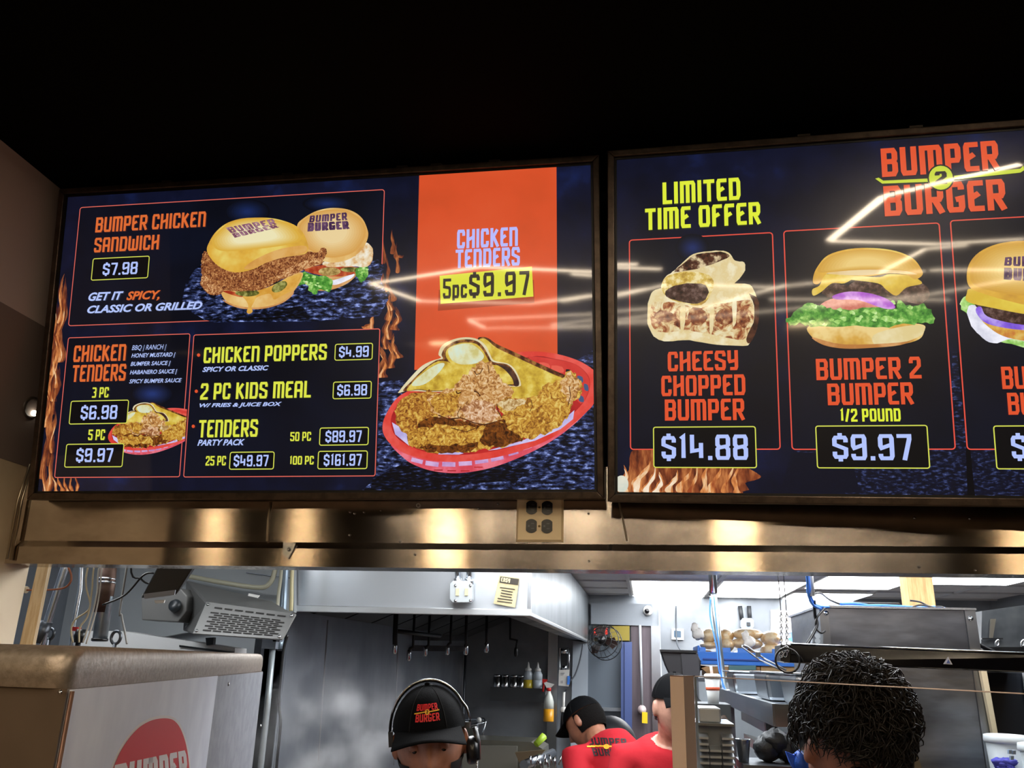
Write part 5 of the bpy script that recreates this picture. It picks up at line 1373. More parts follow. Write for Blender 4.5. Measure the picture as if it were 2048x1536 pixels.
simple('power_cord', ptube([(1166, 1288, 7.5), (1160, 1320, 7.5), (1150, 1350, 7.5), (1140, 1362, 7.5)], .008, 6), M('cord_grey', '5a6068'), 'thin grey cord drooping from the fan towards the white card', 'cord')
# wall fan in front of the door
YF = 7.2
t = thing('wall_fan', at(1205, 1280, YF), 'round black wall fan in front of the door top', 'fan')
fc = at(1206, 1282, YF); b = MB(); fr_ = .135
ax = Vector((-.35, -1, .25)).normalized(); e1 = ax.cross(Vector((0, 0, 1))).normalized(); e2 = e1.cross(ax)
for r_, o in ((fr_, 0), (fr_ * .7, .05), (fr_ * .4, .07), (fr_, -.08)):
    b.tube([fc + e1 * (r_ * math.cos(a)) + e2 * (r_ * math.sin(a)) + ax * o for a in [2 * math.pi * i / 28 for i in range(28)]], .0035, 6, closed=True)
for k in range(20):
    a = 2 * math.pi * k / 20; dv = e1 * math.cos(a) + e2 * math.sin(a)
    b.tube([fc + dv * .03 + ax * .06, fc + dv * fr_ * .7 + ax * .04, fc + dv * fr_, fc + dv * fr_ - ax * .08], .0016, 5)
b.build('guard', BLACKP, t)
for k in range(3):
    a = 2 * math.pi * k / 3 + 2.9; d1_ = e1 * math.cos(a) + e2 * math.sin(a); d2_ = e1 * math.cos(a + .9) + e2 * math.sin(a + .9)
    MB().prism([fc, fc + d1_ * .11 + ax * .02, fc + (d1_ + d2_) * .075, fc + d2_ * .105 - ax * .01], ax * .004).build('blade', M('blade_brown', '3c2c28', rough=.4), t)
MB().ell(fc + ax * .03, (.035, .06, .035), 12, 8).build('hub', BLACKP, t)
MB().tube([fc - ax * .05, fc - ax * .2 + Vector((0, .3, .05))], .03, 10).build('motor_arm', BLACKP, t)
t = thing('illuminated_sign', at(1203, 1268, 7.7), 'sign with red glowing letters over the door, mostly hidden by the fan', 'sign')
ppoly(MB(), ((1186, 1253), (1220, 1253), (1220, 1275), (1186, 1275)), 7.66, .04).build('box', DARK, t)
b = MB(); ppoly(b, ((1188, 1256), (1193, 1256), (1193, 1270), (1188, 1270)), 7.655, .004); ppoly(b, ((1210, 1256), (1215, 1256), (1215, 1269), (1210, 1269)), 7.655, .004)
b.build('red_letter', M('sign_red', 'e83424', emit=1.0), t)
simple('cardboard_box', ppoly(MB(), ((1220, 1252), (1259, 1252), (1259, 1281), (1220, 1281)), 7.7, .04), M('box_ochre', '8a7a2c', rough=.7), 'flat ochre yellow panel beside the fan above the door', 'panel')
t = thing('strip_curtain', at(1253, 1500, 7.66), 'bluish plastic strip curtain hanging at right side of the door', 'curtain')
for k in range(3): ppoly(MB(), ((1242 + k * 7, 1284), (1250 + k * 7, 1284), (1250 + k * 7, 1510), (1242 + k * 7, 1510)), 7.66 - .01 * (k % 2), .004).build('strip', M('strip_blue', '4c5a86', rough=.15), t)
t = thing('conduit_pipe', at(1284, 1430, 7.68), 'pale conduit running down the brown door post to a round box', 'pipe')
MB().tube([at(1280, 1250, 7.68), at(1284, 1412, 7.68)], .011, 8).build('pipe', M('conduit_grey', 'a8aeb4', rough=.4), t)
MB().lathe(at(1284, 1419, 7.70), [(.036, 0), (.036, .03), (.0, .035)], 16, (0, -1, 0)).build('round_box', M('box_pinkgrey', 'a89898', rough=.5), t)
simple('yellow_tag', ppoly(MB(), ((1284, 1424), (1295, 1425), (1295, 1447), (1284, 1446)), 7.66, .012), YELLOWP, 'yellow hanging tag below the round conduit box', 'tag')
t = thing('security_camera', at(1296, 1221, 7.68), 'white dome security camera above the brown door post', 'camera')
MB().lathe(at(1296, 1221, 7.695), [(.042, 0), (.042, .03), (.03, .05), (0, .055)], 20, (0, -1, -.1)).build('dome_base', WHITEP, t)
MB().ell(at(1294, 1222, 7.635), (.022, .02, .022), 14, 10).build('lens', M('lens_black', '08080a', rough=.1), t)
t = thing('thermostat', at(1355, 1280, 7.75), 'white square wall control with a blue screen, left of the bread', 'thermostat')
ppoly(MB(), ((1343, 1257), (1367, 1258), (1367, 1280), (1343, 1279)), 7.795, -.03).build('housing', WHITEP, t)
ppoly(MB(), ((1348, 1261), (1362, 1262), (1362, 1275), (1348, 1274)), 7.764, -.003).build('screen', M('screen_blue', '8ab4dc', emit=.6), t)
simple('power_cord', ptube([(1352, 1212, 7.74), (1352, 1250, 7.74), (1354, 1285, 7.7), (1362, 1302, 7.6)], .007, 6), M('cord_dark', '3c4248'), 'dark cord hanging over the white wall control', 'cord')
simple('conduit_pipe', ptube([(1318, 1212, 7.74), (1320, 1300, 7.74), (1323, 1380, 7.74), (1324, 1450, 7.74)], .010, 6), M('conduit_grey', 'a8aeb4'), 'grey conduit left of the white wall control', 'pipe')
t = thing('switch_box', at(1492, 1262, 7.75), 'blue-grey switch box with pipes above the bread bags', 'switch box')
ppoly(MB(), ((1484, 1237), (1502, 1237), (1506, 1242), (1506, 1254), (1502, 1258), (1484, 1258), (1480, 1254), (1480, 1242)), 7.79, -.05).build('box', M('box_blue', '94a4b4', rough=.4), t)
b = MB(); b.tube([at(1484, 1240, 7.76), at(1480, 1212, 7.76)], .018, 8).tube([at(1500, 1240, 7.76), at(1498, 1212, 7.76)], .018, 8); b.build('conduit', DARK, t)
MB().obox(at(1497, 1248, 7.73), (.03, .02, .03)).build('switch', DARK, t)
t = thing('wall_poster', at(1585, 1300, 7.74), 'white poster with red and blue patches on back wall behind the chains', 'poster')
ppoly(MB(), ((1541, 1220), (1625, 1222), (1625, 1300), (1541, 1300)), 7.79, -.012).build('sheet', M('poster_white', 'e8e8ea', rough=.5), t)
for nm, pts, mt in (('grey_patch', ((1546, 1248), (1580, 1250), (1583, 1276), (1546, 1274)), 'a0a2a8'), ('red_patch', ((1590, 1252), (1600, 1246), (1610, 1258), (1606, 1268), (1592, 1264)), 'c83440'), ('blue_patch', ((1577, 1266), (1588, 1263), (1593, 1276), (1586, 1284), (1577, 1280)), '5a8ccc'), ('pink_patch', ((1578, 1228), (1590, 1226), (1592, 1240), (1580, 1240)), 'd8a8a4'), ('lilac_patch', ((1546, 1228), (1552, 1228), (1552, 1236), (1546, 1236)), '9a98b8')):
    ppoly(MB(), pts, 7.775, -.003).build(nm, M('poster_' + mt, mt), t)

# ------------------------------------------------------------------ right part of the kitchen
# bread rack with a blue tray
YT = 5.5
t = thing('bread_tray', at(1490, 1334, YT), 'blue plastic bread tray piled with bun bags', 'tray')
b = MB(); z0 = at(1490, 1331, YT).z; zr = at(1490, 1308, YT).z
tx0, tx1 = at(1399, 1330, YT).x, at(1592, 1330, YT).x
b.box(tx0, tx1, YT, YT + .5, z0, z0 + .012)
b.hexa([(tx0, YT, z0), (tx1, YT, z0), (tx1, YT + .012, z0), (tx0, YT + .012, z0), (tx0 - .01, YT - .01, z0 + .075), (tx1, YT - .01, z0 + .075), (tx1, YT + .004, z0 + .075), (tx0 - .01, YT + .004, z0 + .075)])
for xx in (tx0 - .008, tx1 - .008): b.box(xx, xx + .014, YT, YT + .5, z0, z0 + .11)
for px0, px1 in ((1399, 1412), (1440, 1462), (1476, 1496), (1545, 1572)):
    a, c = at(px0, 1320, YT).x, at(px1, 1320, YT).x; b.box(a, c, YT - .01, YT + .004, z0 + .07, z0 + .10)
b.build('tray', BLUEP, t, bevel=.004)
b = MB(); b.box(tx0 + .02, tx1 - .01, YT - .016, YT - .008, z0 + .028, z0 + .036); b.build('rib', M('plastic_blue_dark', '1f48a0', rough=.4), t)
BREAD = M('bread_bag', 'e6c898', rough=.35, col2=['efdcb8', 'd4a566'], nscale=14, lo=.35, hi=.65, bump=.3, bscale=30, coat=.6, coat_r=.2)
PLASTIC = M('bag_clear', 'f6f4f0', rough=.35)
def bag(name, px0, py0, px1, py1, Y, label, knot=None):
    a, c = at(px0, py1, Y), at(px1, py0, Y); w = c.x - a.x; h = c.z - a.z
    t = thing('bun_bag', ((a.x + c.x) / 2, Y + .1, a.z), label, 'bread bag', 'bun bags on the blue tray')
    nb = max(1, round(w / .13))
    for i in range(nb):
        cx = a.x + w * (i + .5) / nb
        MB().ell((cx, Y + .1, a.z + h / 2), (w / nb * .57, .11, h * .62), 14, 10, jit=.025).build('bun', BREAD, t)
    if knot:
        k = at(knot[0], knot[1], Y - .06); b = MB()
        b.ell(k, (.035, .03, .035), 10, 8, jit=.2); b.ell(k + Vector((-.02, 0, .035)), (.025, .02, .03), 8, 6, jit=.25); b.build('bag_knot', PLASTIC, t)
bag('b', 1402, 1304, 1467, 1326, YT + .08, 'loaf of buns lying at left bottom of the tray, lowest layer')
bag('b', 1468, 1302, 1530, 1326, YT + .08, 'row of browner buns at middle bottom of the tray, behind the tongs')
bag('b', 1404, 1284, 1438, 1296, YT + .06, 'bun bag in the second layer at the left end')
bag('b', 1446, 1278, 1470, 1300, YT + .02, 'single bun roll in a bag beside the grey pole, second layer')
bag('b', 1404, 1259, 1468, 1282, YT + .08, 'pale bun bag on top at left, tied with a white knot', (1396, 1268))
bag('b', 1469, 1277, 1526, 1296, YT + .04, 'wide bun bag in the second layer with a knotted plastic front', (1498, 1284))
bag('b', 1470, 1258, 1526, 1277, YT + .08, 'wide bun bag on top, in the middle of the pile')
bag('b', 1528, 1264, 1566, 1288, YT + .06, 'bun bag on top at right end next to the chains')
bag('b', 1528, 1290, 1566, 1312, YT + .06, 'bun bag below at right end next to the chains')
rk = thing('storage_rack', at(1490, 1345, YT), 'steel storage rack under the blue bread tray', 'rack')
b = MB(); b.box(tx0 - .05, tx1 + .1, YT - .02, YT + .55, z0 - .10, z0 - .08); b.build('shelf_board', STEELD, rk)
for xx in (tx0 - .04, tx1 + .08):
    for yy in (YT, YT + .5): MB().tube([(xx, yy, 0), (xx, yy, z0 + .0)], .014, 8).build('post', STEELB, rk)
t = thing('cardboard_box', at(1440, 1340, YT - .1), 'open cardboard box with a torn flap under the blue tray', 'box')
ppoly(MB(), ((1412, 1333), (1520, 1333), (1520, 1352), (1412, 1352)), YT + .02, .4).build('box_body', CARD, t)
ppoly(MB(), ((1382, 1344), (1396, 1331), (1412, 1344), (1420, 1338), (1414, 1332), (1398, 1330)), YT - .05, .006).build('flap', M('cardboard_light', 'b08a60', rough=.8), t)
simple('cardboard_box', ppoly(MB(), ((1522, 1332), (1596, 1334), (1596, 1354), (1522, 1352)), YT + .02, .3), M('cardboard_tan', 'a88a60', rough=.8), 'tan cardboard box under the right half of the blue tray', 'box')
simple('teal_box', ppoly(MB(), ((1458, 1331), (1512, 1331), (1512, 1340), (1458, 1340)), YT - .02, .03), M('teal', '4a7478', rough=.6), 'narrow teal box front between cardboard and blue tray', 'box')
# black monitor arm box
t = thing('black_bin', at(1360, 1350, 5.2), 'black open-topped wedge-shaped bin below the white wall control', 'bin')
b = MB(); pts = ((1320, 1301), (1392, 1303), (1402, 1322), (1400, 1352), (1340, 1352), (1330, 1330)); ppoly(b, pts, 5.2, .15)
b.build('bin_body', M('bin_black', '1c1d22', rough=.4), t, bevel=.006)
ppoly(MB(), ((1319, 1299), (1393, 1301), (1394, 1306), (1320, 1304)), 5.19, -.02).build('rim', M('rim_black', '0c0c0e', rough=.3), t)
ppoly(MB(), ((1362, 1307), (1396, 1308), (1400, 1351), (1366, 1351)), 5.19, -.004).build('side_face', M('bin_grey', '2c2c32', rough=.5), t)
MB().box(at(1345, 1352, 5.3).x, at(1395, 1352, 5.3).x, 5.22, 5.33, 0, at(1360, 1352, 5.2).z + .003).build('stand', STEELD, t)
# pole with blue cables, shelf running towards the viewer
YP = 4.4
zs = at(1450, 1381, YP).z
t = thing('shelf_pole', at(1446, 1380, YP), 'grey steel pole with blue cables from the ceiling to the overshelf', 'pole')
ptop = onk(1427, 1178)
px_ = at(1447, 1380, YP)
MB().tube([Vector((px_.x, YP, zs)), at(1427, 1185, YP)], .016, 12).build('pole', M('pole_steel', 'a0a8ac', rough=.3, metal=.8), t)
MB().tube([at(1427, 1186, YP), Vector((at(1427, 1186, YP).x - .002, YP, KC - .002))], .020, 12).build('socket', STEELB, t)
simple('blue_cable', ptube([(1421, 1196, 4.38), (1420, 1230, 4.38), (1428, 1270, 4.36), (1434, 1300, 4.36), (1438, 1340, 4.36), (1450, 1378, 4.36), (1460, 1392, 4.34)], .0038, 6), BLUEP, 'blue cable hanging just left of the grey pole', 'cable')
simple('blue_cable', ptube([(1428, 1192, 4.36), (1432, 1240, 4.36), (1438, 1290, 4.36), (1441, 1330, 4.36), (1446, 1375, 4.36)], .0034, 6), BLUEP, 'blue cable running down along the grey pole', 'cable')
sx0 = px_.x - .03; sx1 = sx0 + .185; sy0, sy1 = 2.5, YP + .05
t = thing('overshelf', (sx0 + .1, 3.4, 0), 'steel overshelf with pans running back into the kitchen behind the glass', 'shelf')
b = MB(); b.box(sx0, sx1, sy0, sy1, zs - .016, zs); b.build('shelf_board', STEELB, t, bevel=.003)
b = MB(); b.box(sx0 - .004, sx0 + .012, sy0, sy1, zs - .045, zs + .012); b.box(sx0, sx1, sy0 - .004, sy0 + .01, zs - .045, zs + .012); b.build('edge_rail', M('steel_rail', 'c6cacc', rough=.22, metal=1.0), t)
b = MB(); b.box(sx0 + .05, sx0 + .09, sy0, sy1 - .6, zs - .10, zs - .07); b.build('lower_rail', STEELB, t)
for yy in (sy1 - .06, sy0 + .5):
    MB().box(sx0 + .04, sx0 + .075, yy, yy + .035, 0, zs - .016).build('leg', STEELD, t)
ppoly(MB(), ((1448, 1378), (1470, 1380), (1478, 1394), (1452, 1390)), YP - .03, .03).build('corner_bracket', WHITEP, t)
MB().hexa([(sx0 + .02, 2.9, zs - .16), (sx0 + .19, 2.9, zs - .2), (sx0 + .19, 3.5, zs - .2), (sx0 + .02, 3.5, zs - .16), (sx0 + .02, 2.9, zs - .13), (sx0 + .19, 2.9, zs - .17), (sx0 + .19, 3.5, zs - .17), (sx0 + .02, 3.5, zs - .13)]).build('ticket_tray', M('tray_grey', '9a9e9c', rough=.35, metal=.8), t)
def pan(px0, py0, px1, py1, Y, label, dep):
    a, c = at(px0, py1, Y), at(px1, py0, Y); w = c.x - a.x; h = c.z - a.z
    a.z = zs + .001
    h = c.z - a.z
    t = thing('steam_pan', (a.x + w / 2, Y + dep / 2, a.z), label, 'pan', 'steel pans on the overshelf')
    i = w * .10
    o = [(a.x, Y), (a.x + w, Y), (a.x + w, Y + dep), (a.x, Y + dep)]
    q = [(a.x + i, Y + i), (a.x + w - i, Y + i), (a.x + w - i, Y + dep - i), (a.x + i, Y + dep - i)]
    MB().hexa([(*p, a.z) for p in q] + [(*p, a.z + h) for p in o]).build('pan_body', M('steel_pan', 'a2a8ae', rough=.3, metal=1.0, bump=.02, bscale=9), t, bevel=.012)
    b = MB(); b.box(a.x - .012, a.x + w + .012, Y - .012, Y + dep + .012, a.z + h, a.z + h + .006); b.build('rim', M('steel_rail', 'c6cacc'), t, bevel=.002)
    b = MB(); b.box(a.x + .01, a.x + w - .01, Y + .01, Y + dep - .01, a.z + h + .0062, a.z + h + .007); b.build('lid', STEELD, t)
pan(1466, 1346, 1530, 1398, 3.75, 'smaller steel pan on the overshelf next to the blue cable', .28)
pan(1534, 1348, 1592, 1420, 3.05, 'large shiny steel pan in the middle of the overshelf', .32)
pan(1595, 1352, 1662, 1432, 2.62, 'large steel pan nearest the curly-haired man', .3)
t = thing('tongs', at(1565, 1345, 3.0), 'steel tongs resting across the pan rims in front of the bread', 'tongs')
p0, p1 = at(1484, 1294, 3.2), at(1570, 1344, 3.1)
p2 = at(1496, 1294, 3.2); p3 = at(1572, 1340, 3.1)
MB().tube([p1, at(1520, 1320, 3.15), p0, at(1485, 1290, 3.2)], .0032, 6).build('arm', M('tong_steel', '84888c', rough=.3, metal=1.0), t)
MB().tube([p3, at(1530, 1318, 3.15), p2, at(1488, 1290, 3.2)], .0032, 6).build('arm', M('tong_steel', '84888c'), t)
MB().obox(at(1516, 1309, 3.15), (.016, .01, .016)).build('hinge', STEELD, t)
# paper cup with lid and straw
c = at(1427, 1407, 3.0)
t = thing('paper_cup', c, 'white paper cup with an orange-red band and straw behind the glass', 'cup')
hh = at(1427, 1354, 3.0).z - c.z
ck = 3.0 / 4.0
MB().lathe(c, [(.023 * ck, 0), (.026 * ck, hh * .3), (.0335 * ck, hh)], 20).build('cup', M('paper_white', 'dcdcda', rough=.5), t)
MB().lathe(c, [(.0295 * ck, hh * .50), (.0308 * ck, hh * .62)], 20).build('band', M('band_red', 'd85a34', rough=.5), t)
MB().lathe(c + Vector((0, 0, hh)), [(.036 * ck, -.004), (.036 * ck, .006), (.03 * ck, .01), (0, .011)], 20).build('lid', WHITEP, t)
MB().tube([c + Vector((0, 0, hh)), c + Vector((-.003, 0, hh + .034))], .0045, 8).build('straw', M('straw', 'c8b8b0', rough=.5), t)
t = thing('holding_unit', (c.x, 3.0, 0), 'dark grey unit under the paper cup, full of brown food', 'counter unit')
MB().box(c.x - .075, c.x + .05, 2.95, 3.15, 0, c.z).build('cabinet', M('unit_grey', '4a4e52', rough=.5, metal=.5), t)
b = MB()
for k in range(16): b.ell((c.x - .065 + random.uniform(0, .1), 2.945, c.z - .02 - random.uniform(0, .08)), (.014, .01, .01), 8, 6, jit=.2)
b.build('brown_food', M('food_brown', '6a4a34', rough=.7, col2='3a2a20', nscale=40), t)['kind'] = 'stuff'
# louvred silver rack
YL = 2.24
t = thing('louvred_rack', at(1430, 1536, YL), 'silver louvred rack standing behind the glass left of the shelf leg', 'rack')
SIL = M('silver_paint', 'b4b8bc', rough=.35, metal=.7)
b = MB(); z_t = at(1430, 1452, YL).z; xa, xb = at(1396, 1500, YL).x, at(1468, 1500, YL).x
b.box(xa, xb, YL + .03, YL + .2, 0, z_t); b.build('cabinet', M('silver_dark', '6c7074', rough=.5, metal=.6), t)
for k in range(20):
    z = z_t - .022 - k * .0139
    for s0, s1 in ((0, .3), (.33, .64), (.68, 1.0)):
        if s0 == .33 and k < 2: continue
        u0, u1 = xa + (xb - xa) * s0, xa + (xb - xa) * s1
        MB().hexa([(u0, YL - .008, z - .008), (u1, YL - .008, z - .008), (u1, YL + .03, z - .003), (u0, YL + .03, z - .003), (u0, YL - .008, z - .003), (u1, YL - .008, z - .003), (u1, YL + .03, z + .004), (u0, YL + .03, z + .004)]).build('louvre', SIL, t)
MB().box(xa - .003, xb + .003, YL - .005, YL + .2, z_t, z_t + .006).build('top_edge', M('steel_rail', 'c6cacc'), t)
b = MB(); b.box(xa + .006, xa + .06, YL + .02, YL + .16, z_t + .0062, z_t + .04); tb_ = simple('steel_insert', b, M('silver_paint', 'b4b8bc'), 'shallow steel insert standing on the louvred rack', 'pan', bevel=.004)
t = thing('steel_jug', at(1488, 1524, 2.32), 'tapered steel jug beside the louvred rack', 'jug')
c = at(1488, 1524, 2.32); MB().lathe(c, [(.012, 0), (.018, .05), (.019, .053), (.016, .05)], 16).build('jug', STEELB, t)
sd = thing('side_stand', (c.x + .05, 2.34, 0), 'small dark steel stand under the jug and the black bag', 'stand')
MB().box(c.x - .008, c.x + .14, 2.26, 2.45, c.z - .02, c.z - .0005).build('stand_top', STEELD, sd)
MB().box(c.x - .004, c.x + .13, 2.28, 2.43, 0, c.z - .02).build('cabinet', STEELD, sd)
b = MB(); c2_ = at(1552, 1495, 2.36); zb_ = c.z
c = Vector((c2_.x, c2_.y, zb_ + .034))
b.ell(c + Vector((0, 0, .012)), (.034, .04, .030), 18, 12, jit=.16); b.ell(c + Vector((.026, 0, -.004)), (.030, .034, .030), 14, 10, jit=.14); b.ell(c + Vector((-.022, .0, -.004)), (.032, .036, .030), 14, 10, jit=.14)
simple('black_bag', b, M('bag_black', '23262a', rough=.5, bump=.4, bscale=40), 'crumpled black bag beneath the overshelf', 'bag')
b = MB()
gp_ = [(1572, 1503), (1588, 1510), (1600, 1500), (1616, 1512), (1615, 1545), (1600, 1560), (1590, 1545), (1580, 1525)]
ppoly(b, gp_, 2.25, .02); b.ell(at(1602, 1525, 2.25), (.016, .02, .025), 10, 8, jit=.2)
simple('blue_glove', b, M('glove_blue', '2a62d4', rough=.4, bump=.4, bscale=60), 'crumpled bright blue glove beside the curly-haired man\'s ear', 'glove')
# tall stainless unit with things on top
YU = 2.75
t = thing('stainless_unit', at(1800, 1536, YU), 'tall brushed steel unit behind the black heat lamp', 'cabinet')
ux0, ux1 = at(1650, 1330, YU).x, at(1962, 1330, YU).x
uz = at(1800, 1218, YU).z
UN = M('steel_unit', '6e7076', rough=.30, metal=1.0, col2='8a8c92', nscale=3, nstretch=(1, 1, 4), rough2=.42, bump=.04, bscale=5)
MB().box(ux0, ux1, YU, YU + .55, 0, uz).build('body', UN, t)
b = MB(); b.box(ux0 - .004, ux0 + .022, YU - .006, YU + .02, .0, uz).box(ux1 - .026, ux1 + .004, YU - .006, YU + .02, 0, uz); b.build('side_trim', M('steel_trim2', '9a9da2', rough=.3, metal=1.0), t)
b = MB(); b.box(ux0 - .006, ux1 + .006, YU - .01, YU + .56, uz, uz + .006); b.build('top_edge', STEELB, t)
b = MB()
for px, py in ((1652, 1226), (1941, 1237)): b.lathe(at(px, py, YU - .006), [(.007, 0), (.007, .003), (0, .005)], 12, (0, -1, 0))
b.build('screw', CHROME, t)
UZ = uz + .006
def ontop(px, Y): return at(px, 1218, Y).x
t = thing('pine_post', (ontop(1845, YU + .25), YU + .25, UZ), 'pale pine post standing on the steel unit up to the ceiling', 'post')
pa, pb = at(1818, 1200, YU + .2).x, at(1870, 1200, YU + .2).x
MB().box(pa, pb, YU + .2, YU + .28, UZ, KC - .002).build('post', WOODP, t)
simple('black_adapter', MB().box(ontop(1708, YU + .3), ontop(1802, YU + .3), YU + .3, YU + .4, UZ, UZ + .035), BLACKP, 'flat black adapter box lying on the steel unit', 'adapter', bevel=.004)
def wire(pts, r, mt, label, cat='cable', name='cable'):
    simple(name, ptube(pts, r, 6), mt, label, cat)
z_ = YU + .1
wire([(1610, 1120, 2.5), (1615, 1160, 2.55), (1617, 1190, 2.6), (1632, 1214, 2.65), (1670, 1217, z_), (1740, 1211, z_), (1790, 1212, z_), (1850, 1216, z_), (1890, 1217, z_)], .0042, BLUEP, 'blue network cable running down then along the top of the steel unit', name='blue_cable')
wire([(1614, 1120, 2.53), (1618, 1170, 2.58), (1624, 1200, 2.63), (1640, 1213, 2.70), (1700, 1213, z_ - .02), (1760, 1214, z_), (1820, 1221, z_), (1870, 1213, z_)], .0042, BLUEP, 'second blue network cable twisting along the steel unit top', name='blue_cable')
wire([(1680, 1208, z_), (1720, 1208, z_), (1770, 1218, z_), (1812, 1222, z_), (1850, 1214, z_), (1880, 1220, z_)], .0042, BLUEP, 'short blue cable loop lying in front of the black adapter', name='blue_cable')
wire([(1625, 1190, 2.6), (1640, 1186, 2.64), (1660, 1200, z_), (1690, 1212, z_)], .003, BLACKP, 'thin black cable arching onto the left end of the steel unit', name='black_cable')
wire([(1820, 1201, z_), (1840, 1204, z_), (1860, 1213, z_), (1884, 1214, z_), (1892, 1222, z_)], .003, BLACKP, 'thin black cable curling in front of the pine post', name='black_cable')
wire([(1805, 1223, z_ - .03), (1822, 1216, z_ - .03), (1842, 1210, z_ - .03), (1875, 1217, z_ - .03)], .003, BLACKP, 'thin black cable crossing the blue ones near the post', name='black_cable')
wire([(1628, 1200, 2.64), (1630, 1230, 2.66), (1634, 1250, 2.66), (1622, 1275, 2.64), (1612, 1290, 2.62)], .0045, BLACKP, 'thick black cable bundle left of the steel unit', name='black_cable')
wire([(1650, 1216, 2.68), (1634, 1235, 2.66), (1632, 1255, 2.66), (1642, 1266, 2.66), (1650, 1262, 2.7)], .003, BLACKP, 'thin black cable looping at left edge of the steel unit', name='black_cable')
t = thing('conduit_pipe', at(1621, 1180, 2.6), 'white conduit coming down from ceiling with the blue cables', 'pipe')
MB().tube([at(1618, 1110, 2.58), at(1625, 1192, 2.6)], .007, 8).build('pipe', WHITEP, t)
t = thing('wall_outlet', at(1634, 1292, 2.72), 'grey metal outlet box left of the steel unit', 'outlet')
ppoly(MB(), ((1626, 1262), (1646, 1266), (1646, 1300), (1624, 1298)), 2.72, .03).build('box', M('outlet_grey', '9aa2aa', rough=.4, metal=.5), t)
b = MB()
for y in (1272, 1282): b.lathe(at(1635, y, 2.719), [(.008, 0), (.008, .002)], 12, (0, -1, 0))
b.build('socket', M('outlet_light', 'b8c0c6', rough=.4), t)
# heat lamp
t = thing('heat_lamp', at(1800, 1340, 2.25), 'long glossy black heat lamp hanging across the right side', 'heat lamp')
hp = [at(1580, 1288, 2.28), at(2140, 1311, 2.1)]
hb_ = [at(1566, 1325, 2.28), at(2140, 1349, 2.1)]
dvec = Vector((.05, .14, 0))
b = MB(); b.hexa([hb_[0], hb_[1], hb_[1] + dvec, hb_[0] + dvec, hp[0], hp[1], hp[1] + dvec, hp[0] + dvec])
b.build('housing', M('lamp_black', '0a0a10', rough=.08, spec=.7, bump=.02, bscale=6), t, bevel=.003)
b = MB(); b.tube([hp[0] + Vector((0, -.001, .001)), hp[1] + Vector((0, -.001, .001))], .0022, 6); b.build('top_trim', CHROME, t)
b = MB(); b.hexa([at(1561, 1290, 2.27), at(1580, 1289, 2.27), at(1580, 1326, 2.27), at(1561, 1322, 2.27)] + [p + Vector((0, .1, 0)) for p in (at(1561, 1290, 2.27), at(1580, 1289, 2.27), at(1580, 1326, 2.27), at(1561, 1322, 2.27))]); b.build('end_cap', M('cap_dark', '15161c', rough=.3), t)
tri = [at(1897, 1314, 2.165), at(1905, 1329, 2.165), at(1889, 1328, 2.165)]
MB().prism(tri, (0, .012, 0)).build('triangle_badge', M('badge_silver', 'dce4f4', rough=.3), t)
tri2 = [at(1897, 1319, 2.163), at(1901, 1327, 2.163), at(1893, 1326.5, 2.163)]
MB().prism(tri2, (0, .004, 0)).build('badge_mark', M('badge_blue', '6a86d8', rough=.3), t)
# chains
for px in (1562, 1573):
    b = MB(); n_ = 14
    for k in range(n_):
        c = at(px + (k % 2) * .6, 1226 + k * 6.0, 2.32); L = .0055; w = .0028
        if k % 2: pts = [c + Vector((w * math.cos(a), 0, L * math.sin(a))) for a in [2 * math.pi * i / 12 for i in range(12)]]
        else: pts = [c + Vector((0, w * math.cos(a), L * math.sin(a))) for a in [2 * math.pi * i / 12 for i in range(12)]]
        b.tube(pts, .0011, 5, closed=True)
    top = at(px, 1226, 2.32); b.tube([top, Vector((top.x, top.y, KC - .013))], .0013, 5)
    simple('chain', b, CHROME, 'thin chain holding the heat lamp, %s of the two' % ('left' if px == 1562 else 'right'), 'chain')
b = MB()
for k in range(9):
    c = at(1567 + random.uniform(-7, 7), 1302 + random.uniform(-9, 9), 2.26)
    b.tube([c + Vector((.004 * math.cos(a), .002 * math.sin(a * 2), .006 * math.sin(a))) for a in [2 * math.pi * i / 10 for i in range(10)]], .0013, 5, closed=True)
simple('chain_slack', b, CHROME, 'bunched loose end of chain at the left end of the heat lamp', 'chain')
c = at(1575, 1321, 2.24); r_ = .0285
b = MB(); b.tube([c + Vector((r_ * math.cos(a), 0, r_ * math.sin(a))) for a in [2 * math.pi * i / 30 for i in range(30)]], .0026, 6, closed=True)
simple('cord_loop', b, BLACKP, 'round black cord loop hanging from the left end of the heat lamp', 'cord')
# far right
t = thing('wall_cabinet', at(2010, 1290, 3.6), 'dark grey steel cabinet at the far right behind the heat lamp', 'cabinet')
b = MB(); ppoly(b, ((1964, 1222), (2120, 1200), (2120, 1296), (1962, 1294)), 3.6, .5); b.build('front', M('cabinet_dark', '43474c', rough=.4, metal=.7, col2='6a6e70', nscale=3), t)
ppoly(MB(), ((1980, 1238), (1990, 1238), (1984, 1276), (1978, 1276)), 3.59, -.01).build('handle', M('handle_tan', '8a8478', rough=.3, metal=.8), t)
ppoly(MB(), ((1962, 1276), (2004, 1276), (2004, 1279), (1962, 1279)), 3.59, -.01).build('ledge', BLACKP, t)
t = thing('dark_warmer', at(2020, 1320, 3.0), 'black box with wire hooks at the right edge behind the heat lamp', 'warmer')
ppoly(MB(), ((1966, 1294), (2120, 1294), (2120, 1345), (1970, 1345)), 3.0, .4).build('housing', BLACKP, t)
b = MB()
for px in (1995, 2046): b.tube(smooth_pts([at(px - 3, 1294, 2.99), at(px - 3, 1284, 2.99), at(px + 2, 1280, 2.99), at(px + 3, 1288, 2.99), at(px, 1292, 2.99)], 4), .0025, 6)
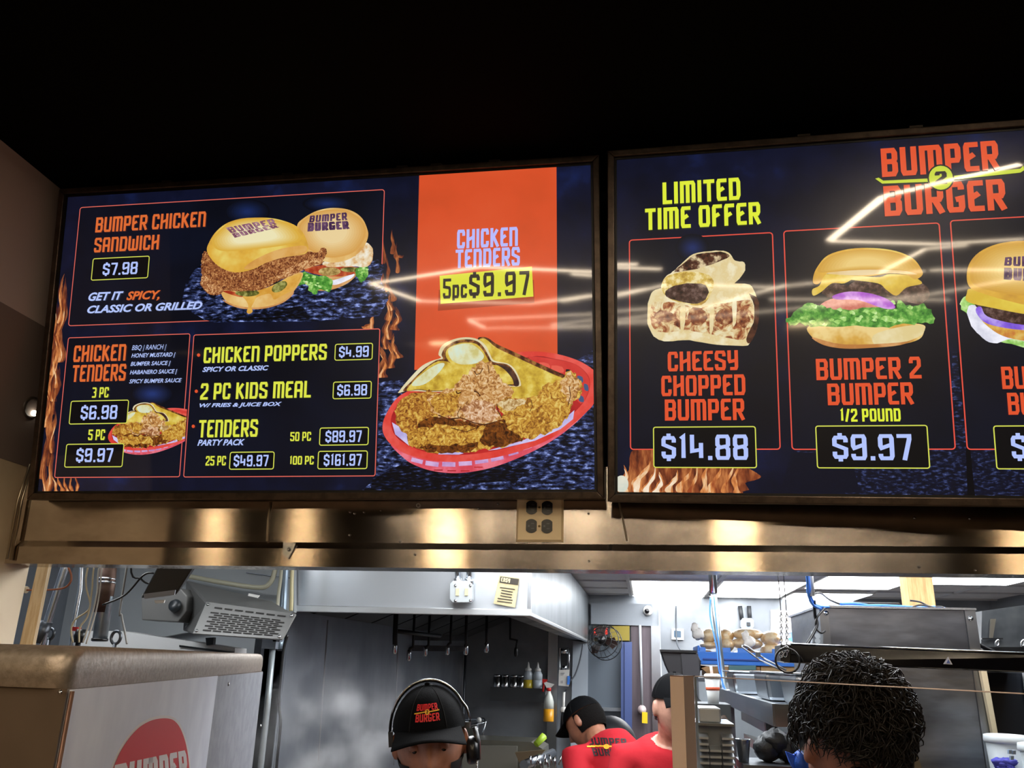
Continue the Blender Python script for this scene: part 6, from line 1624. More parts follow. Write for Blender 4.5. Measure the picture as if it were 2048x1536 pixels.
b.build('wire_hook', CHROME, t)
simple('black_cable', ptube([(1955, 1288, 2.78), (1975, 1298, 2.9), (1990, 1304, 3.02)], .006, 6), BLACKP, 'short black cable at top right corner of the steel unit', 'cable')
simple('wooden_board', ppoly(MB(), ((1954, 1300), (1966, 1300), (2008, 1536), (2250, 3600), (2200, 3600), (1999, 1536)), 2.72, .02), M('board_pale', 'c8b898', rough=.6), 'narrow pale upright board along the right edge of the steel unit', 'board')
t = thing('dark_fridge', at(2020, 1470, 3.4), 'dark blue-grey fridge at the right edge below the heat lamp', 'fridge')
fx = at(1972, 1400, 3.4).x
b = MB(); b.box(fx, fx + .8, 3.4, 3.9, 0, at(2000, 1345, 3.4).z); b.build('body', M('fridge_dark', '1f242c', rough=.35), t)
ppoly(MB(), ((2044, 1346), (2052, 1346), (2060, 1400), (2050, 1400)), 3.39, -.02).build('handle', M('handle_pale', 'c8ccd0', rough=.4), t)
for (px, py, w, lab, cat) in ((2010, 1468, .05, 'white tub with lid at the far right, behind another tub', 't1'), (2040, 1484, .06, 'white tub with blue-grey print at bottom right edge', 't2')):
    Y = 2.6 if cat == 't1' else 2.45
    c = at(px, py, Y); c.x += (.0 if cat == 't1' else .06)
    t = thing('plastic_tub', c, lab, 'tub', 'white tubs by the dark fridge')
    MB().lathe(c + Vector((0, 0, -.2)), [(w * .85, 0), (w, .185)], 28).build('tub', M('tub_white', 'ccd4da', rough=.35), t)
    MB().lathe(c + Vector((0, 0, -.015)), [(w * 1.07, -.006), (w * 1.09, .0), (w * 1.06, .012), (w * .9, .014), (0, .013)], 28).build('lid', M('lid_white', 'e0e6ea', rough=.35), t)
    if cat == 't2':
        b = MB()
        for x, y in ((2018, 1500), (2026, 1501), (2022, 1512)): ppoly(b, ((x, y), (x + 6, y), (x + 6, y + 8), (x, y + 8)), Y - w * .98, .01)
        b.build('print', M('print_blue', '8a9cb4'), t)
    MB().box(c.x - .06, c.x + .06, Y - .05, Y + .06, 0, c.z - .2).build('stand', STEELD, t)
b = MB()
for k in range(7): b.ell(at(1997 + k * 4, 1524 + (k % 3) * 6, 2.55), (.016, .014, .010), 10, 8, jit=.25)
simple('purple_cloth', b, M('cloth_purple', '4a48b0', rough=.6), 'crumpled purple-blue cloth at the bottom right below the white tubs', 'cloth')
# counter on which the glass and post stand; mostly below the picture
ct = thing('serving_counter', (1.0, 2.0, 0), 'steel serving counter below the glass screen', 'counter')
MB().box(.2, XR - .3, 1.30, 1.66, 0, 1.02).build('body', STEELD, ct)
MB().box(.18, XR - .3, 1.28, 1.68, 1.02, 1.05).build('top', STEELB, ct)
# brown post and glass screen
g0, g1 = at(1389, 1353.5, 1.62), at(2100, 1391.5, 1.40)
gz0, gz1 = g0.z, g1.z
t = thing('glass_screen', (g0.x, g0.y, 1.05), 'clear glass sneeze screen with a thin bright top edge at lower right', 'glass screen')
gm = bpy.data.materials.new('clear_glass'); gm.use_nodes = True
nt = gm.node_tree; nt.nodes.clear()
o_ = nt.nodes.new('ShaderNodeOutputMaterial'); mx = nt.nodes.new('ShaderNodeMixShader'); tr = nt.nodes.new('ShaderNodeBsdfTransparent'); gl = nt.nodes.new('ShaderNodeBsdfGlossy'); lw = nt.nodes.new('ShaderNodeFresnel')
lw.inputs['IOR'].default_value = 1.38; tr.inputs[0].default_value = (.93, .95, .96, 1); gl.inputs['Roughness'].default_value = .05
nt.links.new(lw.outputs[0], mx.inputs[0]); nt.links.new(tr.outputs[0], mx.inputs[1]); nt.links.new(gl.outputs[0], mx.inputs[2]); nt.links.new(mx.outputs[0], o_.inputs[0])
gd = (g1 - g0); gth = Vector((-gd.y, gd.x, 0)).normalized() * .006
low0, low1 = Vector((g0.x, g0.y, 1.052)), Vector((g1.x, g1.y, 1.052))
MB().hexa([low0, low1, low1 + gth, low0 + gth, g0, g1, g1 + gth, g0 + gth]).build('pane', gm, t)
MB().tube([g0 + gth * .5 + Vector((0, 0, .0008)), g1 + gth * .5 + Vector((0, 0, .0008))], .0011, 6).build('top_edge', M('glass_edge', 'd8c8c4', rough=.2), t)
MB().tube([g0 + gth * .5 + Vector((-.0, 0, 0)), low0 + gth * .5], .0026, 6).build('side_edge', M('glass_edge_side', 'a8b4be', rough=.2, metal=.6), t)
pz = at(1352, 1353, 1.6).z
t = thing('brown_post', at(1364, 1536, 1.6), 'tan and brown square post at the left end of the glass screen', 'post')
q0, q1, q2 = at(1340, 1353, 1.60), at(1367, 1353, 1.575), at(1387, 1353, 1.615)
for nm, a, c, mt in (('tan_side', q0, q1, M('laminate_tan', 'dcc2aa', rough=.5)), ('brown_side', q1, q2, M('laminate_brown', '8c786e', rough=.5))):
    d_ = (c - a); nrm_ = Vector((0, .006, 0))
    MB().hexa([Vector((a.x, a.y, 1.05)), Vector((c.x, c.y, 1.05)), Vector((c.x, c.y, 1.05)) + nrm_, Vector((a.x, a.y, 1.05)) + nrm_,
               Vector((a.x, a.y, pz)), Vector((c.x, c.y, pz)), Vector((c.x, c.y, pz)) + nrm_, Vector((a.x, a.y, pz)) + nrm_]).build(nm, mt, t)
b = MB()
for px, py, w, h in ((1352, 1353.2, 14, 0), ): b.hexa([Vector((p.x, p.y, pz)) for p in (q0, q1, q2, q0 + (q2 - q1))] + [Vector((p.x, p.y, pz + .002)) for p in (q0, q1, q2, q0 + (q2 - q1))])
b.build('top_cap', M('cap_brown', '7a5c48', rough=.5), t)
# prep line at the back, bottom centre
t = thing('prep_table', at(1030, 1500, 6.4), 'stainless prep table with a raised lid beside the cook, along the back', 'table')
tz = at(1000, 1490, 6.2).z
b = MB(); ppoly(b, ((925, 1478), (1062, 1484), (1085, 1498), (1090, 1600), (925, 1600)), 6.4, .4); b.build('cabinet', M('steel_prep', '8c8c82', rough=.4, metal=.9), t)
ppoly(MB(), ((925, 1490), (1035, 1492), (1035, 1600), (925, 1600)), 6.36, -.02).build('panel', M('steel_prep_panel', '94948c', rough=.5, metal=.7), t)
b = MB(); b.tube([at(1048, 1530, 5.6), at(1105, 1506, 6.3)], .03, 8); b.build('front_rail', STEELB, t)
b = MB(); ppoly(b, ((1030, 1505), (1090, 1500), (1080, 1512), (1040, 1530)), 6.0, .05); b.build('drip_edge', M('steel_brown', '7a6a54', rough=.5, metal=.6), t)
t = thing('wire_basket_rack', at(950, 1470, 6.9), 'small steel wire rack right of the cook\'s headset', 'rack')
b = MB()
f4 = [at(*p, 6.9) for p in ((922, 1448), (952, 1448), (972, 1443), (935, 1437))]
rr_ = [at(*p, 6.9) for p in ((930, 1488), (954, 1488), (962, 1482), (938, 1475))]
b.tube([at(922, 1455, 6.9), at(971, 1444, 6.9), at(968, 1438, 7.0), at(930, 1440, 7.0)], .010, 6)
b.tube([at(971, 1444, 6.9), at(962, 1482, 6.9)], .008, 6); b.tube([at(971, 1444, 6.9), at(973, 1440, YB)], .008, 6); b.tube([at(955, 1450, 6.9), at(953, 1478, 6.9)], .008, 6)
b.tube([at(922, 1480, 6.9), at(958, 1476, 6.9)], .006, 6)
b.build('wire_frame', STEELB, t)
MB().ell(at(958, 1440, 6.9), (.02, .02, .02), 10, 8).build('white_knob', WHITEP, t)
ppoly(MB(), ((922, 1456), (953, 1450), (953, 1472), (922, 1478)), 6.95, .1).build('pan', M('pan_dim', '6c7068', rough=.4, metal=.7), t)
simple('green_brush', MB().tube([at(1072, 1489, 6.2), at(1088, 1472, 6.25)], [.022, .026], 8), M('lime_handle', 'b4d838', rough=.5), 'lime green brush handle sticking up from the prep table', 'brush')
b = MB()
for k in range(9):
    c = at(1062 + k * 7, 1530 + (k % 2) * 5, 4.6); b.tube([c, c + Vector((random.uniform(-.02, .02), 0, random.uniform(.03, .06)))], .006, 6)
simple('ladle_set', b, CHROME, 'row of shiny utensil handles at the bottom, left of the bending worker', 'utensils')
simple('black_dome_shape', MB().ell(at(1222, 1500, 5.4), (.16, .16, .19), 24, 16), M('dome_black', '1a1e22', rough=.5), 'dark rounded shape behind the bending worker in front of the door', 'bin')  # plain dark dome standing in for an unidentified rounded shape

# ------------------------------------------------------------------ people
def head_pts(n=56, m=44):
    vs = []
    g = lambda x, s: math.exp(-(x / s) ** 2)
    for i in range(m + 1):
        th = math.pi * i / m
        for j in range(n):
            ph = 2 * math.pi * j / n
            dx, dy, dz = math.sin(th) * math.cos(ph), math.sin(th) * math.sin(ph), math.cos(th)
            x, y, z = .076 * dx, .097 * dy, .118 * dz
            if dz < 0:
                x *= 1 - .24 * (-dz) ** 1.6
                if dy > 0: y *= 1 - .38 * (-dz)
            if dy < 0:
                f = min(1, -dy * 1.6)
                k = 0
                if z < .03: k += (.027 if z > -.034 else 0) * g(x, .0125) * max(0, min(1, (.03 - z) / .06))
                if z <= -.034: k += .027 * g(x, .0135) * g(z + .034, .008)
                k += .006 * g(z - .026, .010) * g(x, .06)
                k -= .010 * (g(x - .031, .015) + g(x + .031, .015)) * g(z - .006, .012)
                k += .005 * (g(x - .046, .02) + g(x + .046, .02)) * g(z + .022, .02)
                k += .006 * g(z + .058, .005) * g(x, .022) + .007 * g(z + .069, .006) * g(x, .02) - .003 * g(z + .0635, .003) * g(x, .026)
                k += .009 * g(z + .098, .016) * g(x, .022)
                k += .003 * (g(x - .012, .008) + g(x + .012, .008)) * g(z + .036, .008)
                y -= k * f
            vs.append(Vector((x, y, z)))
    fs = [(i * n + j, (i + 1) * n + j, (i + 1) * n + (j + 1) % n, i * n + (j + 1) % n) for i in range(m) for j in range(n)]
    return vs, fs

def rot(yaw=0, pitch=0, roll=0):
    """yaw about z, pitch > 0 bends towards the face (-y), roll about the view axis"""
    return Matrix.Rotation(R(yaw), 4, 'Z') @ Matrix.Rotation(R(pitch), 4, 'X') @ Matrix.Rotation(R(roll), 4, 'Y')

def add_hand(b, wrist, dirv, side):
    d = dirv.normalized(); s_ = d.cross(Vector((0, 1, 0))).normalized() * side
    b.ell(wrist + d * .045, (.016, .038, .045), 12, 8)
    for k, L in enumerate((.066, .074, .07, .056)):
        o = wrist + d * .08 + Vector((0, -.027 + .018 * k, 0))
        b.tube([o, o + d * L * .5, o + d * L * .85 + s_ * .012, o + d * L + s_ * .022], [.0085, .008, .0075, .006], 8)
    o = wrist + d * .03 + Vector((0, -.034, 0))
    b.tube([o, o + d * .03 + Vector((0, -.016, 0)), o + d * .055 + Vector((0, -.018, 0)) + s_ * .008], [.011, .010, .007], 8)

def person(label, headpos, yaw=0, lean=0, leanside=0, hyaw=0, hpitch=0, hroll=0, skin='8a5a44', shirt='a8202a', bulk=1.0, armfwd=25, hscale=1.0):
    """builds one figure whose head centre is at headpos; returns root, shirt and the head matrix"""
    hz = 1.64
    bend = Matrix.Translation((0, 0, .95)) @ Matrix.Rotation(R(leanside), 4, 'Y') @ Matrix.Rotation(R(lean), 4, 'X') @ Matrix.Translation((0, 0, -.95))
    hl = bend @ Vector((0, -.025, hz))
    k = headpos.z / hl.z
    Y3 = Matrix.Rotation(R(yaw), 4, 'Z')
    loc = Vector((headpos.x, headpos.y, 0)) - Vector((*(Y3 @ (hl * k)).xy, 0))
    T = Matrix.Translation(loc) @ Y3 @ Matrix.Scale(k, 4)
    root = thing('person', loc, label, 'person')
    P = lambda x, y, z: T @ bend @ Vector((x, y, z))
    Q = lambda x, y, z: T @ Vector((x, y, z))
    Hm = Matrix.Translation(headpos) @ Y3 @ Matrix.Rotation(R(lean * .5), 4, 'X') @ rot(hyaw, hpitch, hroll) @ Matrix.Scale(hscale, 4)
    sk = M('skin_' + skin, skin, rough=.45, col2=tuple(v * 1.25 for v in lin(skin)), nscale=25, spec=.5)
    b = MB()
    hv, hf = head_pts()
    b.add([Hm @ v for v in hv], hf, True)
    for s_ in (-1, 1):
        em = Hm @ Matrix.Translation((s_ * .079, .012, -.008)) @ Matrix.Rotation(R(s_ * 18), 4, 'Z')
        b.add([em @ Vector((v.x, v.y, v.z)) for v in MBell((.010, .019, .031))[0]], MBell((.010, .019, .031))[1], True)
    tor = [(.84, .10, .15), (.95, .115, .165), (1.08, .105 * bulk, .15 * bulk), (1.22, .115 * bulk, .165 * bulk), (1.36, .115 * bulk, .185 * bulk), (1.43, .095 * bulk, .165 * bulk), (1.485, .07, .095)]
    b.tube([P(0, 0, z) for z, _, _ in tor], [(a, c) for _, a, c in tor], 20)
    b.tube([P(0, .01, 1.45), P(0, .0, 1.52), Hm @ Vector((0, .03, -.06)), Hm @ Vector((0, .02, -.02))], [.064, .056, .055, .05], 14)
    for s_ in (-1, 1):
        sh = P(s_ * .185 * bulk, 0, 1.405); a = R(armfwd)
        el = P(s_ * .225 * bulk, -.27 * math.sin(a), 1.405 - .28 * math.cos(a)); wr = P(s_ * .17, -.27 * math.sin(a) - .2, 1.405 - .28 * math.cos(a) - .12)
        b.tube([P(s_ * .1, 0, 1.41), sh, el, wr], [.07, .058 * bulk, .043, .029], 14)
        add_hand(b, wr, (wr - el), s_)
        b.tube([Q(s_ * .085, 0, .95), Q(s_ * .1, -.01, .5), Q(s_ * .1, .02, .07)], [.09, .06, .042], 14)
        b.ell(Q(s_ * .1, -.05, .045), (.042, .12, .045), 14, 8)
    b.build('body', sk, root, remesh=.0055, smooth_it=3)
    # shirt
    sh_m = M('cloth_' + shirt, shirt, rough=.85, spec=.2, bump=.25, bscale=14)
    c = MB()
    c.tube([P(0, 0, z) for z, _, _ in tor], [(a + .02, q + .02) for _, a, q in tor], 22)
    for s_ in (-1, 1):
        sh = P(s_ * .185 * bulk, 0, 1.405); a = R(armfwd)
        c.tube([P(s_ * .06, 0, 1.40), sh, P(s_ * .21 * bulk, -.27 * .6 * math.sin(a), 1.405 - .28 * .6 * math.cos(a))], [.084, .073 * bulk, .066], 16)
    so = c.build('shirt', sh_m, root, remesh=.012, smooth_it=4)
    tr = MB()
    tr.tube([P(0, 0, .97), Q(0, 0, .86)], [(.122, .172), (.12, .17)], 18)
    for s_ in (-1, 1): tr.tube([Q(s_ * .085, 0, .93), Q(s_ * .1, -.01, .5), Q(s_ * .1, .02, .1)], [.1, .075, .062], 14)
    tr.build('trousers', M('trousers_black', '17181a', rough=.8), root, remesh=.014, smooth_it=2)
    sho = MB()
    for s_ in (-1, 1): sho.ell(Q(s_ * .1, -.05, .047), (.05, .135, .048), 14, 8)
    sho.build('shoes', BLACKP, root)
    return root, so, Hm

_ec = {}
def MBell(r, n=14, m=10):
    if r not in _ec:
        b = MB(); b.ell((0, 0, 0), r, n, m); _ec[r] = (b.v, b.f)
    return _ec[r]

def eyes(root, Hm, skin='a26e56'):
    for s_ in (-1, 1):
        b = MB(); v, f = MBell((.0125, .0125, .0125)); M4 = Hm @ Matrix.Translation((s_ * .031, -.0745, .003))
        b.add([M4 @ q for q in v], f, True); e = b.build('eye', M('eye_white', '9c9690', rough=.3), root)
        b = MB(); v, f = MBell((.0075, .0075, .0075)); M4 = Hm @ Matrix.Translation((s_ * .031, -.0808, -.002))
        b.add([M4 @ q for q in v], f, True); b.build('iris', M('iris_dark', '1c120c', rough=.1), e)
    for s_ in (-1, 1):
        lid = shell(Hm @ Matrix.Translation((s_ * .031, -.0745, .003)) @ Matrix.Rotation(R(12), 4, 'X'), (.0140, .0142, .0142), -.002, 20, 14)
        lid.build('eyelid', bpy.data.materials.get('skin_' + skin) or M('hair_black', '14100e'), root)
    b = MB()
    for s_ in (-1, 1):
        pts = [Hm @ Vector((s_ * x, y, z)) for x, y, z in ((.014, -.096, .022), (.028, -.096, .027), (.042, -.088, .026), (.052, -.078, .018))]
        b.tube(pts, [.003, .0048, .0042, .002], 8)
    b.build('eyebrows', M('hair_black', '0c0a09', rough=.8, spec=.1, bump=.5, bscale=220), root)

def shell(Hm, r, zmin, n=40, m=24, thick=.003, ymax=None, cond=None, off=(0, 0, 0)):
    """part of an ellipsoid shell around the head"""
    b = MB(); vs = []; idx = {}
    O = Vector(off)
    for i in range(m + 1):
        th = math.pi * i / m
        for j in range(n):
            ph = 2 * math.pi * j / n
            vs.append(Vector((r[0] * math.sin(th) * math.cos(ph), r[1] * math.sin(th) * math.sin(ph), r[2] * math.cos(th))) + O)
    fs = []
    for i in range(m):
        for j in range(n):
            q = (i * n + j, (i + 1) * n + j, (i + 1) * n + (j + 1) % n, i * n + (j + 1) % n)
            c = sum((vs[a] for a in q), Vector()) / 4
            if cond(c) if cond else c.z >= zmin: fs.append(q)
    b.add([Hm @ v for v in vs], fs, True)
    return b

def cap(root, Hm, col='17181c', logo=True, brimlen=.064):
    cm = M('cap_cloth', '0b0c0e', rough=.8, spec=.06, bump=.15, bscale=300)
    r = (.085, .107, .106); z0 = .030
    b = shell(Hm, r, z0, off=(0, .002, .018))
    # brim
    N_, K_ = 20, 6; vs = []; fs = []
    for lay, dz in ((0, 0), (1, -.003)):
        for i in range(N_ + 1):
            a = R(-60 + 120 * i / N_)
            for k in range(K_ + 1):
                f = k / K_
                ex = brimlen * (math.cos(a * .95) ** .6) * f
                x = math.sin(a) * (.084 + .012 * f); y = -math.cos(a) * .104 - ex
                z = .042 - .004 * f - .034 * (abs(math.sin(a)) ** 2.0) * (.2 + .8 * f) - .006 * f * f
                vs.append(Hm @ Vector((x, y, z + dz)))
    W_ = K_ + 1; L_ = (N_ + 1) * W_
    for i in range(N_):
        for k in range(K_):
            q = (i * W_ + k, i * W_ + k + 1, (i + 1) * W_ + k + 1, (i + 1) * W_ + k)
            fs += [q, tuple(L_ + t for t in reversed(q))]
        fs.append((i * W_ + K_, L_ + i * W_ + K_, L_ + (i + 1) * W_ + K_, (i + 1) * W_ + K_))
    crown = b.build('cap', cm, root)
    bb = MB(); bb.add(vs, fs, True); bb.build('brim', cm, crown)
    bt = MB(); bt.ell(Hm @ Vector((0, .002, .125)), (.007, .007, .004), 10, 6); bt.build('button', cm, crown)
    sm = MB()
    for az in (-90, -30, 30, 90, 150, 210):
        pts = []
        for i in range(9):
            th = R(8 + i * 9)
            pts.append(Hm @ (Vector((r[0] * 1.003 * math.sin(th) * math.sin(R(az)), -r[1] * 1.003 * math.sin(th) * math.cos(R(az)), r[2] * 1.003 * math.cos(th))) + Vector((0, .002, .018))))
        sm.tube(pts, .0007, 4)
    if logo:
        def onC(u, v, o):
            az = u / .088; el = R(34) + v / .112
            d = Vector((math.sin(az) * math.cos(el), -math.cos(az) * math.cos(el), math.sin(el)))
            return Hm @ (Vector((d.x * (r[0] + o), d.y * (r[1] + o), d.z * (r[2] + o))) + Vector((0, .002, .018)))
        lg = MB()
        for txt, v0, v1 in (('BUMPER', .004, .021), ('BURGER', -.022, -.004)):
            qs, w = text_quads(txt, .17, .09)
            for qd in qs:
                lg.add([onC((p.x / w - .5) * .062, v0 + p.y * (v1 - v0), .0012) for p in qd], [(0, 1, 2, 3)])
        lg.build('lettering', M('thread_red', 'd8242c', rough=.6), crown)
        y = MB()
        for u0, u1, va, vb in ((-.036, -.006, -.003, .0005), (.006, .034, .0005, .002)):
            for i in range(4):
                a0, a1 = u0 + (u1 - u0) * i / 4, u0 + (u1 - u0) * (i + 1) / 4; c0_, c1_ = va + (vb - va) * i / 4, va + (vb - va) * (i + 1) / 4
                y.add([onC(a0, c0_ - .0013, .0016), onC(a1, c1_ - .0013, .0016), onC(a1, c1_ + .0013, .0016), onC(a0, c0_ + .0013, .0016)], [(0, 1, 2, 3)])
        y.add([onC(.0065 * math.cos(a), .0065 * math.sin(a), .0018) for a in [2 * math.pi * i / 16 for i in range(16)]], [tuple(range(16))])
        y.build('emblem', M('thread_yellow', 'e8b838', rough=.6), crown)
        qs, w = text_quads('2', .2, .1); n2 = MB()
        for qd in qs: n2.add([onC((p.x / w - .5) * .005, -.0038 + p.y * .0076, .0022) for p in qd], [(0, 1, 2, 3)])
        n2.build('number', cm, crown)
    sm.build('seam', M('cap_seam', '0c0d10', rough=.8), crown)
    return crown

def decal(so, quads, mt, name, parent, off=.004):
    """lettering laid on the cloth where it stands"""
    dg = bpy.context.evaluated_depsgraph_get(); ev = so.evaluated_get(dg)
    inv = ev.matrix_world.inverted()
    b = MB()
    for qd in quads:
        ps = []
        for (x, y) in qd:
            d = ray(x, y); ok, loc, nr, _ = ev.ray_cast(inv @ CAM, (inv.to_3x3() @ d).normalized())
            if not ok: ps = None; break
            ps.append(ev.matrix_world @ loc - d * off)
        if ps and max((p - ps[0]).length for p in ps) < .2: b.add(ps, [tuple(range(len(ps)))])
    if b.v: return b.build(name, mt, parent)

def qmap(txt, quad, t=.17, gap=.09):
    qs, w = text_quads(txt, t, gap); tl, tr, br, bl = [Vector(p) for p in quad]; out = []
    for qd in qs:
        o = []
        for p in qd:
            x, y = p.x / w, p.y; k = (bl * (1 - x) + br * x) * (1 - y) + (tl * (1 - x) + tr * x) * y
            o.append((k.x, k.y))
        out.append(o)
    return out

def hair_shell(root, Hm, r, cond, mt, jit=.004, off=(0, .008, .006), name='hair'):
    b = shell(Hm, r, 0, 44, 30, cond=cond, off=off)
    b.v = [v + Vector((random.uniform(-jit, jit), random.uniform(-jit, jit), random.uniform(-jit, jit))) for v in b.v]
    return b.build(name, mt, root)
HAIR = M('hair_black', '0c0a09', rough=.8, spec=.1, bump=.5, bscale=220)

# cook with headset
h1 = at(860, 1482, 2.12)
p1_, s1_, H1 = person('person in black cap and dark grey shirt with a headset, looking down at the front', h1, yaw=8, lean=5, hyaw=5, hpitch=4, hroll=-6, skin='a26e56', shirt='3c3e4a', bulk=1.05, armfwd=35, hscale=1.04)
eyes(p1_, H1)
cap(p1_, H1)
hair_shell(p1_, H1, (.081, .102, .115), lambda c: (c.y > .012 and -.05 < c.z < .04) or (abs(c.x) > .066 and -.012 < c.y < .03 and -.05 < c.z < .04), HAIR, .0015)
b = shell(H1, (.0775, .099, .121), 0, 56, 44, cond=lambda c: c.z < -.03 and c.y < .02 and (abs(c.x) > .046 or c.z < -.08) and c.y > -.2, off=(0, 0, 0))
b.build('beard', M('beard_black', '1c1512', rough=.7), p1_)
# headset
t = thing('headset', H1 @ Vector((.09, 0, 0)), 'black headset with one ear cup and a silver-edged band over the cook\'s cap', 'headset')
hb = [H1 @ Vector((.0905 * math.sin(R(a)) * (1.0 + .05 * (a > 60)), .004, .024 + .108 * math.cos(R(a)))) for a in range(-92, 96, 8)]
MB().tube(hb, [(.008, .0028)] * len(hb), 10).build('headband', BLACKP, t)
MB().tube([p + (H1.to_3x3() @ Vector((0, -.006, .0035))) for p in hb[3:-1]], .0028, 8).build('band_edge', CHROME, t)
MB().obox(H1 @ Vector((-.0895, .004, .012)), (.010, .022, .034), H1.to_3x3().normalized().to_4x4()).build('temple_pad', DARK, t)
cupax = H1.to_3x3() @ Vector((1, 0, 0))
MB().lathe(H1 @ Vector((.082, .01, -.03)), [(.026, 0), (.032, .006), (.032, .018), (.026, .028), (.0, .030)], 24, cupax).build('ear_cup', M('cup_black', '0e0f12', rough=.3), t)
MB().tube([H1 @ Vector((.104, .01, .02)), H1 @ Vector((.110, .005, -.01)), H1 @ Vector((.108, .0, -.05))], [(.014, .006)] * 3, 10).build('cup_yoke', BLACKP, t)
MB().tube(smooth_pts([H1 @ Vector(q) for q in ((.106, -.005, -.045), (.100, -.03, -.085), (.085, -.06, -.12), (.05, -.10, -.14))], 5), .003, 8).build('microphone_boom', M('boom_silver', 'b8bcc4', rough=.25, metal=.8), t)
MB().obox(H1 @ Vector((.088, -.002, .028)), (.016, .016, .014)).build('band_slider', STEELD, t)

# bending worker with printed back
h2 = at(1170, 1445, 4.6)
p2_, s2_, H2 = person('person bending over in black cap and red shirt with printed back', h2, yaw=-142, lean=45, leanside=0, hyaw=22, hpitch=16, hroll=0, skin='8a5c46', armfwd=10, bulk=1.0, hscale=1.06)
cap(p2_, H2, logo=False)
hair_shell(p2_, H2, (.081, .103, .115), lambda c: c.y > .0 and -.06 < c.z < .035, HAIR, .0015)
# worker behind the post
h3 = at(1350, 1413, 3.5)
p3_, s3_, H3 = person('person in black cap and red shirt half hidden behind the brown post', h3, yaw=8, lean=24, hyaw=16, hpitch=-8, hroll=3, skin='b08472', armfwd=35, bulk=1.0)
cap(p3_, H3, logo=False)
hair_shell(p3_, H3, (.080, .102, .115), lambda c: c.y > .01 and -.05 < c.z < .035, M('hair_brown', '2c2420', rough=.6), .0015)
# curly-haired worker behind the glass
h4 = at(1700, 1503, 1.98)
p4_, s4_, H4 = person('person with thick curly dark hair behind the glass, looking down', h4, yaw=14, lean=10, hyaw=6, hpitch=26, hroll=3, skin='8e5b48', shirt='2a2c30', armfwd=5, hscale=1.05)
eyes(p4_, H4, '8e5b48')
HB = M('hair_curly', '100c0a', rough=.4, col2='1c1510', nscale=60, spec=.3)
top = shell(H4, (.091, .111, .132), 0, 44, 30, cond=lambda c: (c.z > .055 - .09 * max(0, c.y) / .1 - .02 * (abs(c.x) > .07)) or (c.y > .05 and c.z > -.05), off=(0, .012, .028))
b = MB(); b.v = [v for v in top.v]; b.f = top.f; b.sm = top.sm; b.mi = top.mi
rnd = random.Random(3)
for k in range(4200):
    th = math.acos(rnd.uniform(-.35, 1)); ph = rnd.uniform(0, 2 * math.pi)
    d = Vector((math.sin(th) * math.cos(ph), math.sin(th) * math.sin(ph), math.cos(th)))
    p = Vector((.092 * d.x, .112 * d.y + .012, .134 * d.z + .030))
    if p.y < -.02 and p.z < .06: continue
    if p.y < .045 and p.z < .012: continue
    if p.x < -.045 and p.y < .065 and p.z < .05: continue
    dn = (d * d.z - Vector((0, 0, 1)))                       # combed away from the crown
    if dn.length < .05: dn = Vector((rnd.uniform(-1, 1), -.6, 0))
    dn.normalize(); sd_ = d.cross(dn)
    f = rnd.uniform(-1.1, 1.1); tg = (dn * math.cos(f) + sd_ * math.sin(f)).normalized(); sw = d.cross(tg)
    L = rnd.uniform(.03, .06); lift = rnd.uniform(.004, .022) * (1.6 if d.z > .55 else 1); wv = rnd.uniform(-.011, .011)
    pts = []
    for i in range(6):
        q = i / 5
        pts.append(p + tg * L * q + d * (lift * math.sin(q * 2.6) - .35 * L * q * q * .5) + sw * wv * math.sin(q * 6.0 + f))
    b.tube([H4 @ q for q in pts], [.0012, .0017, .0017, .0015, .001, .0003], 4, cap=False)
for k in range(60):
    th = rnd.uniform(0, .9); ph = rnd.uniform(0, 6.28); d = Vector((math.sin(th) * math.cos(ph), math.sin(th) * math.sin(ph), math.cos(th)))
    p = Vector((.104 * d.x, .118 * d.y + .012, .138 * d.z + .030)); s_ = d.cross(Vector((rnd.uniform(-1, 1), rnd.uniform(-1, 1), 0))).normalized()
    b.tube([H4 @ q for q in (p, p + d * .014 + s_ * .012, p + d * .02 + s_ * .03, p + d * .012 + s_ * .045)], [.0007, .0007, .0006, .0004], 4, cap=False)
b.build('hair', HB, p4_, recalc=False)
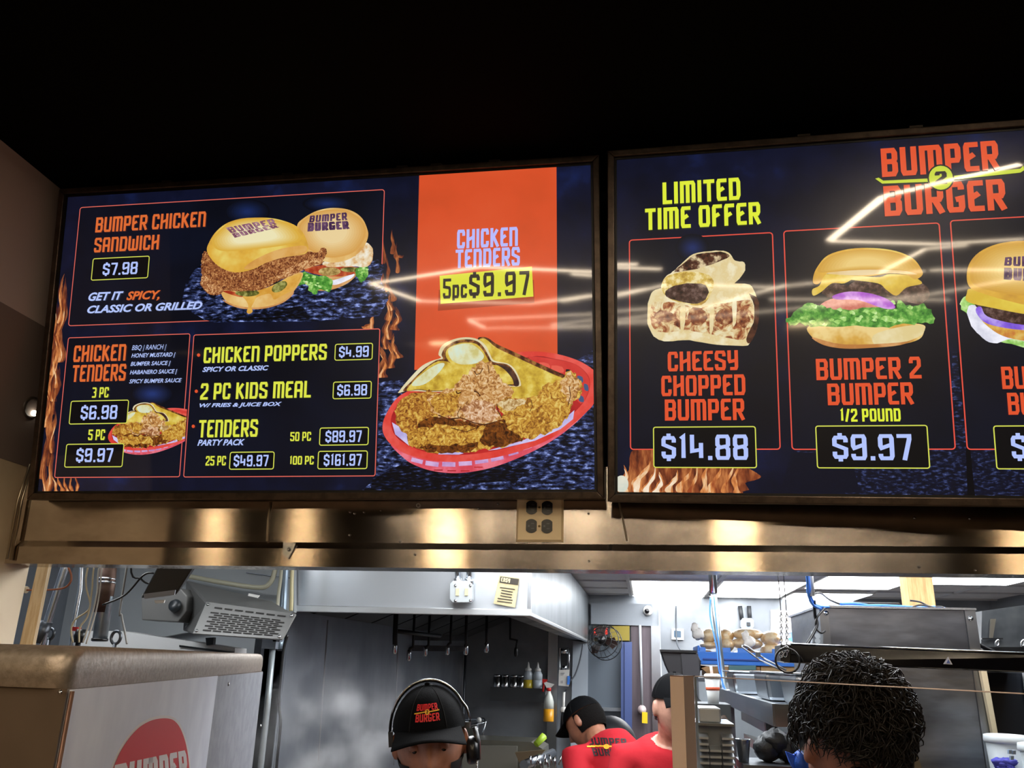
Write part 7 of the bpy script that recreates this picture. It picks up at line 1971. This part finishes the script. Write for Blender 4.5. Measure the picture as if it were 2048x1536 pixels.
# slip and board beside him
simple('order_slip', ppoly(MB(), ((1793, 1488), (1800, 1488), (1815, 1545), (1806, 1548)), 1.93, .002), M('paper_bluewhite', 'c4cce0', rough=.6), 'narrow white order slip at the right of the curly-haired man', 'paper')
simple('tan_board', ppoly(MB(), ((1806, 1486), (1829, 1486), (1846, 1545), (1818, 1548)), 1.96, .006), M('board_tan', '7a6e5c', rough=.7), 'tan board sticking up right of the curly-haired man', 'board')
bpy.context.view_layer.update()
TB, TY = M('print_black', '22181c', rough=.7), M('print_yellow', 'e8b030', rough=.6)
decal(s2_, qmap('BUMPER', ((1174, 1474), (1252, 1477), (1254, 1491), (1178, 1489))), TB, 'lettering', s2_)
decal(s2_, qmap('BURGER', ((1183, 1496), (1252, 1498), (1254, 1511), (1188, 1512))), TB, 'lettering', s2_)
decal(s2_, [[(x, y), (x + 8, y + .3), (x + 8, y + 3.4), (x, y + 3)] for x, y in [(1174 + i * 8, 1491 - 1.5 * math.sin(i * .4) + i * .2) for i in range(10)]] + [[(1213 + 6 * math.cos(a), 1493 + 5 * math.sin(a)) for a in [2 * math.pi * i / 14 for i in range(14)]]], TY, 'emblem', s2_, .006)

# ------------------------------------------------------------------ steam over the griddle
st = MB(); st.ell(at(680, 1500, 2.95), (.34, .22, .34), 20, 14)
so_ = tag(st.build('steam', bpy.data.materials.new('steam')), 'faint grey steam rising left of the cook in front of the steel wall', 'steam', None, 'stuff')
sm = so_.data.materials[0]; sm.use_nodes = True; nt = sm.node_tree; nt.nodes.clear()
o_ = nt.nodes.new('ShaderNodeOutputMaterial'); vs_ = nt.nodes.new('ShaderNodeVolumeScatter'); vs_.inputs['Color'].default_value = (.9, .92, .95, 1)
nz = nt.nodes.new('ShaderNodeTexNoise'); nz.inputs['Scale'].default_value = 7; nz.inputs['Detail'].default_value = 4
tc = nt.nodes.new('ShaderNodeTexCoord'); rp = nt.nodes.new('ShaderNodeMapRange'); rp.inputs['From Min'].default_value = .48; rp.inputs['From Max'].default_value = .75; rp.inputs['To Max'].default_value = 8.0
mp_ = nt.nodes.new('ShaderNodeMapping'); mp_.inputs['Location'].default_value = (0, 0, -1); mp_.inputs['Scale'].default_value = (1 / .34, 1 / .22, 1 / .34)
gr = nt.nodes.new('ShaderNodeTexGradient'); gr.gradient_type = 'SPHERICAL'; mu = nt.nodes.new('ShaderNodeMath'); mu.operation = 'MULTIPLY'
nt.links.new(tc.outputs['Object'], mp_.inputs[0]); nt.links.new(mp_.outputs[0], gr.inputs[0]); nt.links.new(gr.outputs['Fac'], mu.inputs[0]); nt.links.new(rp.outputs[0], mu.inputs[1])
nt.links.new(tc.outputs['Object'], nz.inputs['Vector']); nt.links.new(nz.outputs['Fac'], rp.inputs['Value']); nt.links.new(mu.outputs[0], vs_.inputs['Density']); nt.links.new(vs_.outputs[0], o_.inputs['Volume'])
